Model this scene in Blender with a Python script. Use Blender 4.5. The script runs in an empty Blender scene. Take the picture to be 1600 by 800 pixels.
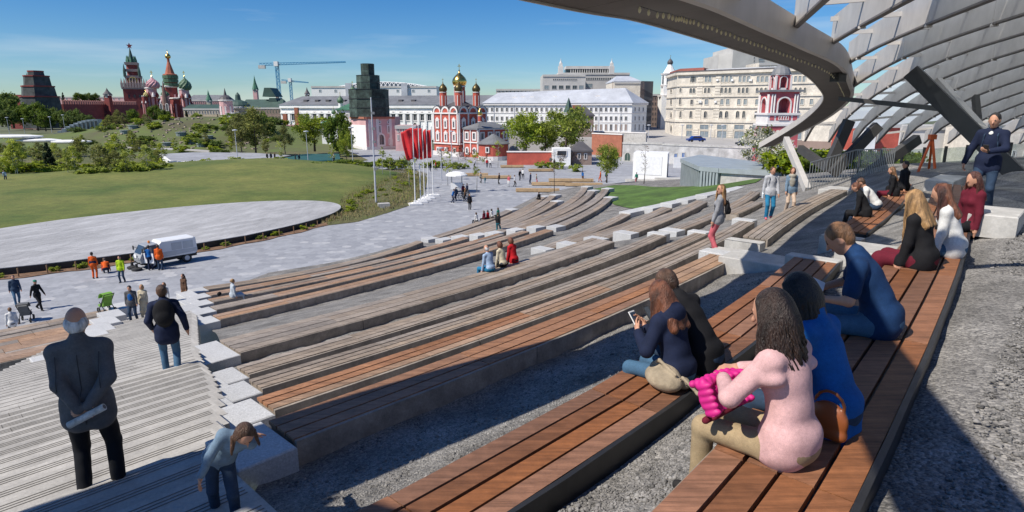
import bpy, bmesh, math, random
import numpy as np
from mathutils import Vector, Matrix
from mathutils.geometry import delaunay_2d_cdt
random.seed(7)
RNG = np.random.default_rng(7)
R = math.radians
SC = bpy.context.scene
COL = SC.collection

# ---------------------------------------------------------------- camera
H = 11.1                      # eye height above the plaza
PITCH = R(13.3)
FPX = 971.0                   # focal length in pixels of the 1600 px photograph
cam_data = bpy.data.cameras.new('camera')
cam_data.sensor_width = 36.0
cam_data.lens = FPX / 1600 * 36
cam_data.clip_start = 0.05
cam_data.clip_end = 6000
cam = bpy.data.objects.new('camera', cam_data)
COL.objects.link(cam)
cam.location = (0, 0, H)
cam.rotation_euler = (math.pi / 2 - PITCH, 0, 0)
SC.camera = cam
SC.render.resolution_x, SC.render.resolution_y = 1024, 512

# ---------------------------------------------------------------- light
SUN_EL, SUN_AZ = R(49), R(59)          # the light travels towards +x and a little +y
LDIR = Vector((math.sin(SUN_AZ) * math.cos(SUN_EL), math.cos(SUN_AZ) * math.cos(SUN_EL), -math.sin(SUN_EL)))
world = bpy.data.worlds.new('World')
SC.world = world
world.use_nodes = True
wn, wl = world.node_tree.nodes, world.node_tree.links
wn.clear()
w_out = wn.new('ShaderNodeOutputWorld')
w_bg = wn.new('ShaderNodeBackground')
w_sky = wn.new('ShaderNodeTexSky')
w_sky.sky_type = 'NISHITA'
w_sky.sun_disc = False
w_sky.sun_elevation = SUN_EL
w_sky.sun_rotation = math.atan2(-LDIR.x, -LDIR.y)
w_sky.altitude = 150
w_sky.air_density = 1.0
w_sky.dust_density = 0.0
w_sky.ozone_density = 3.0
w_bg.inputs[1].default_value = 0.078
# thin, far streaks of cirrus low over the city
w_tc = wn.new('ShaderNodeTexCoord')
w_map = wn.new('ShaderNodeMapping'); w_map.inputs['Scale'].default_value = (2.2, 2.2, 22)
w_map.inputs['Rotation'].default_value = (0.05, 0.04, 0)
w_noi = wn.new('ShaderNodeTexNoise'); w_noi.inputs['Scale'].default_value = 1.3; w_noi.inputs['Detail'].default_value = 6; w_noi.inputs['Roughness'].default_value = 0.55
w_ramp = wn.new('ShaderNodeValToRGB')
w_ramp.color_ramp.elements[0].position = 0.50; w_ramp.color_ramp.elements[0].color = (0, 0, 0, 1)
w_ramp.color_ramp.elements[1].position = 0.80; w_ramp.color_ramp.elements[1].color = (0.45, 0.45, 0.45, 1)
w_hsv = wn.new('ShaderNodeHueSaturation'); w_hsv.inputs['Saturation'].default_value = 1.42; w_hsv.inputs['Hue'].default_value = 0.5
w_mix = wn.new('ShaderNodeMixRGB'); w_mix.inputs[2].default_value = (8.0, 9.0, 9.6, 1)
wl.new(w_tc.outputs['Generated'], w_map.inputs[0]); wl.new(w_map.outputs[0], w_noi.inputs[0])
wl.new(w_noi.outputs[0], w_ramp.inputs[0]); wl.new(w_ramp.outputs[0], w_mix.inputs[0])
w_tint = wn.new('ShaderNodeMixRGB'); w_tint.blend_type = 'MULTIPLY'; w_tint.inputs[0].default_value = 1.0; w_tint.inputs[2].default_value = (0.72, 0.91, 1.16, 1)
wl.new(w_sky.outputs[0], w_hsv.inputs['Color']); wl.new(w_hsv.outputs[0], w_tint.inputs[1]); wl.new(w_tint.outputs[0], w_mix.inputs[1]); wl.new(w_mix.outputs[0], w_bg.inputs[0]); wl.new(w_bg.outputs[0], w_out.inputs[0])
sun_data = bpy.data.lights.new('sun', 'SUN')
sun_data.energy = 5.0
sun_data.angle = R(0.55)
sun_data.color = (1.0, 0.93, 0.82)
sun = bpy.data.objects.new('sun', sun_data)
COL.objects.link(sun)
sun.rotation_euler = (-LDIR).to_track_quat('Z', 'Y').to_euler()
sun.location = (-60, -15, 90)
SC.view_settings.view_transform = 'Standard'
SC.view_settings.look = 'None'
SC.view_settings.exposure = 0.2
SC.view_settings.gamma = 1.0

# ---------------------------------------------------------------- measuring the photograph
CT, ST = math.cos(PITCH), math.sin(PITCH)
def ray(px, py):
    u = (px - 800) / FPX; v = (400 - py) / FPX
    return Vector((u, CT + v * ST, -ST + v * CT))
def at_z(px, py, z):
    r = ray(px, py); t = (z - H) / r.z
    return Vector((r.x * t, r.y * t, z))
def at_y(px, py, y):
    r = ray(px, py); t = y / r.y
    return Vector((r.x * t, y, H + r.z * t))
A46 = R(46.6)
TV = Vector((math.cos(A46), math.sin(A46), 0)); NV = Vector((-math.sin(A46), math.cos(A46), 0))
def tn(t, n, z=0.0):
    p = TV * t + NV * n
    return Vector((p.x, p.y, z))
def to_tn(p):
    return p.x * TV.x + p.y * TV.y, p.x * NV.x + p.y * NV.y

# ---------------------------------------------------------------- object helpers
def tag(o, label=None, cat=None, group=None, kind=None):
    if label: o['label'] = label
    if cat: o['category'] = cat
    if group: o['group'] = group
    if kind: o['kind'] = kind
    return o
def thing(name, label, cat, loc=(0, 0, 0), group=None, rz=0.0):
    o = bpy.data.objects.new(name, None)
    o.empty_display_size = 0.2
    COL.objects.link(o)
    o.location = loc; o.rotation_euler = (0, 0, rz)
    return tag(o, label, cat, group)
def link(name, mesh, parent=None, loc=None, rz=0.0):
    o = bpy.data.objects.new(name, mesh)
    COL.objects.link(o)
    if parent is not None: o.parent = parent
    if loc is not None: o.location = loc
    if rz: o.rotation_euler = (0, 0, rz)
    return o
def dup(o, parent=None):
    c = o.copy(); COL.objects.link(c)
    if parent is not None: c.parent = parent
    for ch in o.children: dup(ch, c)
    return c
def wloc(o):
    v = Vector((0, 0, 0))
    while o is not None:
        v += o.location; o = o.parent
    return v
def np_mesh(name, V, Fc, mats, smooth=False, midx=None):
    """V (n,3); Fc list of equal-length face index rows, or an (m,k) array"""
    me = bpy.data.meshes.new(name)
    V = np.asarray(V, dtype=np.float32); Fc = np.asarray(Fc, dtype=np.int32)
    m, k = Fc.shape
    me.vertices.add(len(V)); me.vertices.foreach_set('co', V.ravel())
    me.loops.add(m * k); me.loops.foreach_set('vertex_index', Fc.ravel())
    me.polygons.add(m)
    me.polygons.foreach_set('loop_start', np.arange(0, m * k, k, dtype=np.int32))
    me.polygons.foreach_set('loop_total', np.full(m, k, dtype=np.int32))
    if midx is not None: me.polygons.foreach_set('material_index', np.asarray(midx, dtype=np.int32))
    if smooth: me.polygons.foreach_set('use_smooth', np.ones(m, dtype=bool))
    for x in (mats if isinstance(mats, (list, tuple)) else [mats]): me.materials.append(x)
    me.update(calc_edges=True); me.validate()
    return me

class MB:
    """collects simple shapes in world (or local) coordinates and links them as one mesh"""
    def __init__(s): s.v = []; s.f = []; s.m = []; s.cur = 0
    def add(s, vs, fs):
        b = len(s.v); s.v += [tuple(p) for p in vs]
        for f in fs: s.f.append([b + i for i in f]); s.m.append(s.cur)
        return s
    def box(s, x0, x1, y0, y1, z0, z1):
        return s.add([(x0,y0,z0),(x1,y0,z0),(x1,y1,z0),(x0,y1,z0),(x0,y0,z1),(x1,y0,z1),(x1,y1,z1),(x0,y1,z1)],
                     [(3,2,1,0),(4,5,6,7),(0,1,5,4),(1,2,6,5),(2,3,7,6),(3,0,4,7)])
    def cbox(s, c, sx, sy, sz, rz=0.0, M=None):
        hx, hy, hz = sx/2, sy/2, sz/2
        P = [Vector(p) for p in ((-hx,-hy,-hz),(hx,-hy,-hz),(hx,hy,-hz),(-hx,hy,-hz),(-hx,-hy,hz),(hx,-hy,hz),(hx,hy,hz),(-hx,hy,hz))]
        M = M or Matrix.Rotation(rz, 3, 'Z')
        c = Vector(c)
        return s.add([M @ p + c for p in P], [(3,2,1,0),(4,5,6,7),(0,1,5,4),(1,2,6,5),(2,3,7,6),(3,0,4,7)])
    def prism(s, poly, z0, z1):
        n = len(poly)
        a = sum(poly[i][0]*poly[(i+1)%n][1]-poly[(i+1)%n][0]*poly[i][1] for i in range(n))
        if a < 0: poly = list(poly)[::-1]
        vs = [(p[0],p[1],z0) for p in poly] + [(p[0],p[1],z1) for p in poly]
        return s.add(vs, [tuple(range(n))[::-1], tuple(range(n,2*n))] + [(i,(i+1)%n,n+(i+1)%n,n+i) for i in range(n)])
    def loft(s, rings, caps=True):
        k = len(rings[0]); vs = [p for r in rings for p in r]; fs = []
        for i in range(len(rings)-1):
            for j in range(k):
                a, b = i*k+j, i*k+(j+1)%k
                fs.append((a, b, b+k, a+k))
        if caps: fs += [tuple(range(k))[::-1], tuple(range((len(rings)-1)*k, len(rings)*k))]
        return s.add(vs, fs)
    def lathe(s, c, prof, n=12, a0=0.0):
        c = Vector(c)
        return s.loft([[c + Vector((r*math.cos(a0+2*math.pi*j/n), r*math.sin(a0+2*math.pi*j/n), z)) for j in range(n)] for r, z in prof])
    def tube(s, pts, r, n=6):
        pts = [Vector(p) for p in pts]
        rr = r if isinstance(r, (list, tuple)) else [r]*len(pts)
        rings = []; up = None
        for i, p in enumerate(pts):
            d = (pts[min(i+1,len(pts)-1)] - pts[max(i-1,0)]).normalized()
            if up is None: up = d.orthogonal().normalized()
            x = up - d*up.dot(d)
            x = x.normalized() if x.length > 1e-6 else d.orthogonal().normalized()
            up = x; y = d.cross(x)
            rings.append([p + (x*math.cos(2*math.pi*j/n) + y*math.sin(2*math.pi*j/n))*rr[i] for j in range(n)])
        return s.loft(rings)
    def beam(s, p, q, w, h, up=Vector((0,0,1))):
        p, q = Vector(p), Vector(q); d = (q-p).normalized()
        if abs(d.dot(up)) > 0.985: up = Vector((0,1,0))
        x = d.cross(up).normalized(); y = x.cross(d)
        ring = lambda c: [c - x*w/2 - y*h/2, c + x*w/2 - y*h/2, c + x*w/2 + y*h/2, c - x*w/2 + y*h/2]
        return s.loft([ring(p), ring(q)])
    def build(s, name, mats, parent=None, smooth=False, local=False):
        me = bpy.data.meshes.new(name)
        off = Vector((0,0,0))
        if parent is not None and not local: off = wloc(parent)
        me.from_pydata([(p[0]-off.x, p[1]-off.y, p[2]-off.z) for p in s.v], [], s.f)
        mats = mats if isinstance(mats, (list, tuple)) else [mats]
        for x in mats: me.materials.append(x)
        if len(mats) > 1: me.polygons.foreach_set('material_index', np.array(s.m, dtype=np.int32))
        if smooth: me.polygons.foreach_set('use_smooth', np.ones(len(s.f), dtype=bool))
        me.update()
        return link(name, me, parent)

# ---------------------------------------------------------------- materials
MATS = {}
def mat(name, col, rough=0.7, var=0.12, scale=3.0, bump=0.0, bscale=None, metal=0.0, obj_var=0.0, stretch=None, rot=0.0, col2=None, spec=0.5, detail=5, trans=0.0, emit=0.0, hue_var=0.0, fine=None):
    if name in MATS: return MATS[name]
    m = bpy.data.materials.new(name); m.use_nodes = True
    nt = m.node_tree; N, L = nt.nodes, nt.links
    b = N['Principled BSDF']
    b.inputs['Roughness'].default_value = rough; b.inputs['Metallic'].default_value = metal
    b.inputs['Specular IOR Level'].default_value = spec
    tc = N.new('ShaderNodeTexCoord'); mp = N.new('ShaderNodeMapping')
    L.new(tc.outputs['Object'], mp.inputs[0])
    mp.inputs['Rotation'].default_value = (0, 0, rot)
    if stretch: mp.inputs['Scale'].default_value = stretch
    no = N.new('ShaderNodeTexNoise'); no.inputs['Scale'].default_value = scale; no.inputs['Detail'].default_value = detail; no.inputs['Roughness'].default_value = 0.62
    L.new(mp.outputs[0], no.inputs[0])
    c = Vector(col[:3]); c2 = Vector(col2[:3]) if col2 else None
    rp = N.new('ShaderNodeValToRGB')
    lo = c*(1-var*1.6); hi = (c2 if c2 else c*(1+var*1.6))
    rp.color_ramp.elements[0].position = 0.3; rp.color_ramp.elements[0].color = (*lo, 1)
    rp.color_ramp.elements[1].position = 0.7; rp.color_ramp.elements[1].color = (*hi, 1)
    L.new(no.outputs[0], rp.inputs[0])
    last = rp.outputs[0]
    if obj_var or hue_var:
        oi = N.new('ShaderNodeObjectInfo'); hs = N.new('ShaderNodeHueSaturation')
        mr = N.new('ShaderNodeMapRange'); mr.inputs[3].default_value = 1-obj_var; mr.inputs[4].default_value = 1+obj_var
        L.new(oi.outputs['Random'], mr.inputs[0]); L.new(mr.outputs[0], hs.inputs['Value']); L.new(last, hs.inputs['Color'])
        if hue_var:
            m2 = N.new('ShaderNodeMath'); m2.operation = 'MULTIPLY'; m2.inputs[1].default_value = 7.31
            m3 = N.new('ShaderNodeMath'); m3.operation = 'FRACT'
            m4 = N.new('ShaderNodeMapRange'); m4.inputs[3].default_value = 1-hue_var; m4.inputs[4].default_value = 1+hue_var
            L.new(oi.outputs['Random'], m2.inputs[0]); L.new(m2.outputs[0], m3.inputs[0]); L.new(m3.outputs[0], m4.inputs[0]); L.new(m4.outputs[0], hs.inputs['Saturation'])
        last = hs.outputs[0]
    if fine:
        for fs_c, fa in fine:
            n3 = N.new('ShaderNodeTexNoise'); n3.inputs['Scale'].default_value = fs_c; n3.inputs['Detail'].default_value = 6; n3.inputs['Roughness'].default_value = 0.7
            L.new(tc.outputs['Object'], n3.inputs[0]); r3 = N.new('ShaderNodeMapRange'); r3.inputs[1].default_value = 0.3; r3.inputs[2].default_value = 0.7; r3.inputs[3].default_value = 1-fa; r3.inputs[4].default_value = 1+fa
            L.new(n3.outputs[0], r3.inputs[0]); m3_ = N.new('ShaderNodeMixRGB'); m3_.blend_type = 'MULTIPLY'; m3_.inputs[0].default_value = 1.0
            L.new(last, m3_.inputs[1]); L.new(r3.outputs[0], m3_.inputs[2]); last = m3_.outputs[0]
    L.new(last, b.inputs['Base Color'])
    if bump:
        n2 = N.new('ShaderNodeTexNoise'); n2.inputs['Scale'].default_value = bscale or scale*6; n2.inputs['Detail'].default_value = 4
        L.new(mp.outputs[0], n2.inputs[0])
        bp = N.new('ShaderNodeBump'); bp.inputs['Strength'].default_value = bump; bp.inputs['Distance'].default_value = 0.02
        L.new(n2.outputs[0], bp.inputs['Height']); L.new(bp.outputs[0], b.inputs['Normal'])
    if trans: b.inputs['Transmission Weight'].default_value = trans
    if emit:
        b.inputs['Emission Color'].default_value = (*col[:3], 1); b.inputs['Emission Strength'].default_value = emit
    MATS[name] = m
    return m
def add_nodes(m):
    return m.node_tree.nodes, m.node_tree.links, m.node_tree.nodes['Principled BSDF']
# ================================================================ ground of the amphitheatre
def rel(z): return H + z
GREY_WOOD, ORANGE, RICH, TAN = 'weathered_wood', 'orange_wood', 'oiled_wood', 'tan_wood'
M_gravel = mat('gravel', (0.205, 0.198, 0.188), 0.95, 0.3, 1.2, bump=0.0)
_N, _L, _B = add_nodes(M_gravel)
_tc = _N.new('ShaderNodeTexCoord'); _src = _B.inputs['Base Color'].links[0].from_socket
_vs = [_N.new('ShaderNodeTexVoronoi') for _ in range(2)]; _cr = _N.new('ShaderNodeValToRGB'); _mx = _N.new('ShaderNodeMixRGB'); _mx.blend_type = 'MULTIPLY'; _mx.inputs[0].default_value = 1.0
for _v, _sc in zip(_vs, (42, 95)): _v.inputs['Scale'].default_value = _sc; _L.new(_tc.outputs['Object'], _v.inputs['Vector'])
_av = _N.new('ShaderNodeMixRGB'); _av.inputs[0].default_value = 0.45
_L.new(_vs[0].outputs['Color'], _av.inputs[1]); _L.new(_vs[1].outputs['Color'], _av.inputs[2])
_bw = _N.new('ShaderNodeRGBToBW'); _L.new(_av.outputs[0], _bw.inputs[0]); _L.new(_bw.outputs[0], _cr.inputs[0])
_cr.color_ramp.elements[0].position = 0.2; _cr.color_ramp.elements[0].color = (0.40, 0.40, 0.41, 1); _cr.color_ramp.elements[1].position = 0.8; _cr.color_ramp.elements[1].color = (1.45, 1.43, 1.40, 1)
_L.new(_src, _mx.inputs[1]); _L.new(_cr.outputs[0], _mx.inputs[2]); _L.new(_mx.outputs[0], _B.inputs['Base Color'])
_bp = _N.new('ShaderNodeBump'); _bp.inputs['Strength'].default_value = 1.0; _bp.inputs['Distance'].default_value = 0.012; _bp.invert = True
_L.new(_vs[0].outputs['Distance'], _bp.inputs['Height']); _L.new(_bp.outputs[0], _B.inputs['Normal'])
M_granite = mat('granite', (0.46, 0.465, 0.47), 0.8, 0.12, 40, bump=0.15, bscale=150, obj_var=0.07, fine=((1.1, 0.12), (70, 0.2)))
M_concrete = mat('concrete', (0.45, 0.44, 0.42), 0.85, 0.12, 2.2, bump=0.15, bscale=40, obj_var=0.05, fine=((0.6, 0.18), (25, 0.12)))
M_panel = mat('bench_side', (0.27, 0.232, 0.195), 0.85, 0.18, 4, bump=0.2, bscale=50, obj_var=0.12, fine=((1.3, 0.25), (30, 0.15)))
M_steel_dark = mat('dark_steel', (0.05, 0.05, 0.052), 0.5, 0.1, 6, metal=0.6)
def wood(name, col, v=0.2, hv=0.15):
    return mat(name, col, 0.62, 0.22, 6, bump=0.25, bscale=30, obj_var=v, hue_var=hv, stretch=(0.35, 5, 5), rot=-A46, spec=0.35, fine=((0.8, 0.2), (14, 0.15)))
M_wood = {
    GREY_WOOD: wood(GREY_WOOD, (0.28, 0.23, 0.185), 0.16, 0.25),
    ORANGE: wood(ORANGE, (0.29, 0.15, 0.085), 0.16),
    RICH: wood(RICH, (0.215, 0.095, 0.048), 0.22, 0.12),
    TAN: wood(TAN, (0.32, 0.21, 0.14), 0.14),
}
# rows: rel. top height, back top edge in photo pixels, width, visible back height, planks, wood, how many metres per plank
ROWS = {
 'A': (-1.80, [(1330,800),(1490,450),(1510,372),(1517,290)], 0.72, 0.06, 4, RICH, 2.6),
 'B': (-2.32, [(800,800),(1090,600),(1200,520),(1310,410)], 0.66, 0.12, 4, RICH, 2.3),
 'B2': (-2.62, [(1354,364),(1425,288)], 0.66, 0.08, 4, RICH, 2.3),
 'C': (-3.15, [(461.7,688.5),(680,598.6),(720,587),(830,542),(1000,473.5),(1148,401)], 0.56, 0.34, 3, ORANGE, 2.4),
 'R1': (-3.4, [(1197,373.6),(1238.5,344),(1287,314),(1325,297)], 0.66, 0.22, 4, GREY_WOOD, 2.4),
 '2': (-3.75, [(425,638),(720,541),(738,534),(924,465),(1000,433.6),(1038,417),(1178,346.6)], 0.48, 0.28, 3, 'mix', 2.4),
 '3': (-4.2, [(409,607),(720,507),(848,466.6),(963,425),(1045,394.5),(1103,365)], 0.44, 0.30, 3, GREY_WOOD, 2.4),
 '4': (-4.65, [(389,585),(626,513),(720,484.5),(787,462.5),(900,426),(979,395.6),(1039,367.5)], 0.50, 0.36, 3, GREY_WOOD, 2.4),
 '5': (-5.5, [(372,549),(573,499.5),(720,457.5),(809,425),(960.6,377.6)], 1.15, 0.34, 4, GREY_WOOD, 2.6),
 'M6': (-4.7, [(1153,334),(1191,316)], 0.6, 0.25, 3, GREY_WOOD, 2.6),
 'M5': (-5.2, [(1070,357.5),(1187,300)], 0.6, 0.30, 3, GREY_WOOD, 2.6),
 'M4': (-6.2, [(998,362),(1105,315)], 0.8, 0.3, 3, GREY_WOOD, 2.8),
 'M3': (-6.6, [(951,371),(1098,318)], 0.8, 0.3, 3, GREY_WOOD, 2.8),
 'M2': (-7.1, [(907,379),(1050,325)], 0.8, 0.3, 3, GREY_WOOD, 2.8),
 'M1': (-7.6, [(866,387),(988,333)], 0.8, 0.3, 3, GREY_WOOD, 2.8),
 '6': (-8.3, [(344,499),(680,414),(794,385.5),(862.7,359.7)], 0.74, 0.4, 2, TAN, 3.0),
 'F1': (-10.6, [(686,371),(800,329)], 0.9, 0.42, 2, GREY_WOOD, 4),
 'F2': (-10.35, [(709,372),(852,308)], 0.9, 0.42, 2, GREY_WOOD, 4),
 'F3': (-10.05, [(734,368),(868,306)], 0.9, 0.42, 2, GREY_WOOD, 4),
 'F4': (-9.75, [(763,365),(871,316)], 0.9, 0.42, 2, GREY_WOOD, 4),
 'F5': (-9.5, [(787,362),(918,293)], 0.9, 0.42, 2, GREY_WOOD, 4),
 'F6': (-9.2, [(821,357),(929,299)], 0.9, 0.42, 2, GREY_WOOD, 4),
 'F7': (-8.95, [(852.5,353),(951,296)], 0.9, 0.42, 2, GREY_WOOD, 4),
 'F8': (-8.7, [(884,352),(956,310)], 0.9, 0.42, 2, GREY_WOOD, 4),
 '10': (-10.1, [(325.6,452),(515,420),(661,378)], 0.8, 0.42, 2, GREY_WOOD, 3.0),
}
class Row: pass
ROW = {}
for k, (z, pts, w, hb, npk, wd, L) in ROWS.items():
    r = Row(); r.key = k; r.z = rel(z); r.w = w; r.hb = hb; r.npk = npk; r.wood = wd; r.L = L
    q = [to_tn(at_z(px, py, r.z)) for px, py in pts]
    ts = np.array([a[0] for a in q]); ns = np.array([a[1] for a in q])
    r.t0, r.t1 = ts.min(), ts.max()
    if len(q) >= 3: r.co = np.polyfit(ts, ns, 2)
    else:                                   # two ends: a gentle arc like its neighbours'
        c = 0.008 if k[0] == 'F' else 0.006
        m = (ns[1]-ns[0])/(ts[1]-ts[0]) - c*(ts[0]+ts[1])
        r.co = np.array([c, m, ns[0] - c*ts[0]**2 - m*ts[0]])
    ROW[k] = r
for i in (7, 8, 9):                          # the rows between the sixth and the tenth
    r = Row(); a, b = ROW['6'], ROW['10']; f = (i-6)/4
    r.key = str(i); r.z = a.z+(b.z-a.z)*f; r.w = 0.70; r.hb = 0.42; r.npk = 2; r.wood = TAN; r.L = 3.0
    r.t0 = a.t0+(b.t0-a.t0)*f
    e = to_tn(at_z(*{7: (828,362), 8: (790,367), 9: (735,372)}[i], r.z))
    r.t1 = e[0]
    t_s = np.linspace(r.t0, r.t1, 7)
    n_s = np.polyval(a.co, t_s)*(1-f)+np.polyval(b.co, np.clip(t_s, b.t0, b.t1))*f
    w_ = np.linspace(0, 1, 7)**2
    n_s = n_s + (e[1]-n_s[-1])*w_
    r.co = np.polyfit(t_s, n_s, 2)
    ROW[r.key] = r
def nb(r, t): return float(np.polyval(r.co, t))
ORDER = ['A','B','B2','C','R1','2','3','4','5','M6','M5','M4','M3','M2','M1','6','7','8','9','10','F8','F7','F6','F5','F4','F3','F2','F1']

# the left-hand flight: ground falls evenly with n
def stair_z(n): return H - (1.9 + 0.2455*n)
# scattered heights -> smooth ground
G = []
for k in ORDER:
    r = ROW[k]
    for t in np.linspace(r.t0, r.t1, max(4, int((r.t1-r.t0)/1.6))):
        n = nb(r, t)
        G.append((t, n-0.05, r.z-r.hb)); G.append((t, n+r.w+0.05, r.z-(0.47 if k in ('A','B','B2') else 0.20 if k in ('C','4','5') else 0.40)))
for n in np.arange(-6, 38, 3.0):
    for t in (-14, -9, -5): G.append((t-0.35*n, n, max(-0.1, stair_z(n)-0.12)))
for t in np.arange(-6, 34, 5.0):
    G.append((t, -0.1+0.004*t*t, H-1.86)); G.append((t, -3.5, H-1.85)); G.append((t, -9, H-1.7)); G.append((t, -14, H-1.6))
for t, n in ((24, 3), (30, 6), (36, 8), (40, 2)): G.append((t, n, H-2.7))
for p in ((990,333),(1050,325),(1105,315),(1187,300)):
    pass
for px, py, z in ((1000,305,2.6),(1060,300,3.0),(1100,295,3.6),(1150,297,5.0),(1180,292,5.6),(1000,290,1.6),(1180,280,4.8),(960,300,1.4),(1060,290,2.2)):
    a = to_tn(at_z(px, py, z)); G.append((a[0], a[1], z))
for px, py in ((320,440),(250,470),(500,400),(650,365),(690,355),(760,330),(850,300),(910,288),(980,283),(1100,275)):
    a = to_tn(at_z(px, py, 0)); G.append((a[0], a[1]+0.5, -0.05)); G.append((a[0], a[1]+9, -0.3))
G = np.array(G)
_d = np.sqrt(((G[:,None,:2]-G[None,:,:2])**2).sum(-1))
_A = np.zeros((len(G)+3,)*2); _A[:len(G),:len(G)] = -_d - 0.02*np.eye(len(G)); _A[:len(G),-3] = 1; _A[:len(G),-2:] = G[:,:2]; _A[-3:,:len(G)] = _A[:len(G),-3:].T
_W = np.linalg.solve(_A, np.concatenate([G[:,2], np.zeros(3)]))
def ground_tn(t, n):
    t = np.atleast_1d(np.asarray(t, float)); n = np.atleast_1d(np.asarray(n, float))
    out = np.empty(len(t))
    for i in range(0, len(t), 4000):
        d = np.sqrt((t[i:i+4000,None]-G[None,:,0])**2+(n[i:i+4000,None]-G[None,:,1])**2)
        out[i:i+4000] = -d@_W[:-3] + _W[-3] + _W[-2]*t[i:i+4000] + _W[-1]*n[i:i+4000]
    return out
def ground(x, y):
    x = np.atleast_1d(np.asarray(x, float)); y = np.atleast_1d(np.asarray(y, float))
    return ground_tn(x*TV.x+y*TV.y, x*NV.x+y*NV.y)
def gz(x, y): return float(ground(x, y)[0])

def sheet(name, poly, res, zf, m, kind='structure', lift=0.0):
    """a ground sheet: polygon boundary, inner grid, heights from zf(x array, y array)"""
    P = np.array([(p[0], p[1]) for p in poly])
    B = []
    for i in range(len(P)):
        a, b = P[i], P[(i+1) % len(P)]
        k = max(1, int(np.hypot(*(b-a))/res))
        for j in range(k): B.append(a+(b-a)*j/k)
    B = np.array(B); nB = len(B)
    gx, gy = np.meshgrid(np.arange(P[:,0].min()+res/2, P[:,0].max(), res), np.arange(P[:,1].min()+res/2, P[:,1].max(), res))
    g = np.stack([gx.ravel(), gy.ravel()], 1)
    inside = np.zeros(len(g), bool); j = len(P)-1
    for i in range(len(P)):
        xi, yi = P[i]; xj, yj = P[j]
        c = ((yi > g[:,1]) != (yj > g[:,1])) & (g[:,0] < (xj-xi)*(g[:,1]-yi)/(yj-yi+1e-12)+xi)
        inside ^= c; j = i
    g = g[inside]
    pts = [Vector((a[0], a[1])) for a in np.concatenate([B, g])]
    r = delaunay_2d_cdt(pts, [(i, (i+1) % nB) for i in range(nB)], [list(range(nB))], 1, 1e-5)
    V = np.array([(v.x, v.y) for v in r[0]])
    Z = zf(V[:,0], V[:,1])+lift
    fs = [f for f in r[2] if len(f) == 3]
    me = np_mesh(name, np.column_stack([V, Z]), fs, m, smooth=True)
    o = link(name, me); o['kind'] = kind
    return o
def pz(pts, z): return [(at_z(a, b, z).x, at_z(a, b, z).y) for a, b in pts]
def flat(z): return lambda x, y: np.full(len(x), float(z))

# gravel slope under the benches (left side stops under the stair edge, the foot ends in the plaza)
edge_l = [(r.t0-0.35, nb(r, r.t0)) for r in (ROW['C'], ROW['2'], ROW['4'], ROW['5'], ROW['6'], ROW['10'])]
slope_poly = [tn(t, n) for t, n in [(-2.0, -16), (-1.2, -3.0), (-0.3, 2.0)]+edge_l]
slope_poly += [Vector((*q, 0)) for q in pz([(420,432),(515,419),(590,402),(661,377),(690,370),(745,347),(800,328),(850,306),(915,291),(950,292),(1000,284),(1100,277)], -0.05)]
slope_poly += [Vector((26, 62, 0)), Vector((46, 44, 0)), Vector((46, 8, 0)), Vector((30, -14, 0))]
sheet('gravel_slope', slope_poly, 0.5, lambda x, y: np.maximum(ground(x, y), -0.12), M_gravel)

# ---------------------------------------------------------------- terraced benches
def strip(mb, r, t0, t1, n0, n1, z0, z1, step=1.6):
    k = max(1, int((t1-t0)/step+0.5)); rings = []
    for i in range(k+1):
        t = t0+(t1-t0)*i/k; b = nb(r, t)
        rings.append([tn(t, b+n0, z0), tn(t, b+n1, z0), tn(t, b+n1, z1), tn(t, b+n0, z1)])
    mb.loft([q[::-1] for q in rings])
DESC = {'A': 'nearest dark red brown plank bench at the right, pink topped woman on it', 'B': 'second red brown plank bench, couple with phones and canvas bag on it', 'B2': 'short red brown plank bench under the canopy with two seated pairs', 'C': 'orange brown plank bench with the long dark back below the dark gravel', 'R1': 'grey plank bench right of the white slab steps beside the walking couple', '2': 'half orange half grey plank bench just below the orange bench', '3': 'narrow weathered grey plank bench just beyond the half orange one', '4': 'weathered grey plank bench with a pale gravel strip just beyond it', '5': 'wide weathered plank bench with three people sitting on it', 'M6': 'short grey plank bench directly behind the woman in coral trousers', 'M5': 'long wavy grey plank bench leading up to the walking couple', 'M4': 'highest of four grey benches below the upper lawn kerb', 'M3': 'second highest of four grey benches below the upper lawn kerb', 'M2': 'third highest of four grey benches below the upper lawn kerb', 'M1': 'lowest of four grey benches below the upper lawn kerb', '6': 'highest row of the tan flight beside the broad gravel band', '7': 'second highest row of the tan bench flight', '8': 'middle row of the tan bench flight, woman in pale dress on it', '9': 'second lowest row of the tan bench flight', '10': 'lowest row of the tan bench flight edging the plaza', 'F1': 'lowest far grey bench row, group in red sitting on it', 'F2': 'second lowest row of the far grey bench flight', 'F3': 'third lowest row of the far grey bench flight', 'F4': 'fourth lowest row of the far grey bench flight', 'F5': 'fourth highest row of the far grey bench flight', 'F6': 'third highest row of the far grey bench flight', 'F7': 'second highest row of the far grey bench flight', 'F8': 'highest row of the far grey bench flight beside the lawn'}
BENCH = {}
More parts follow.
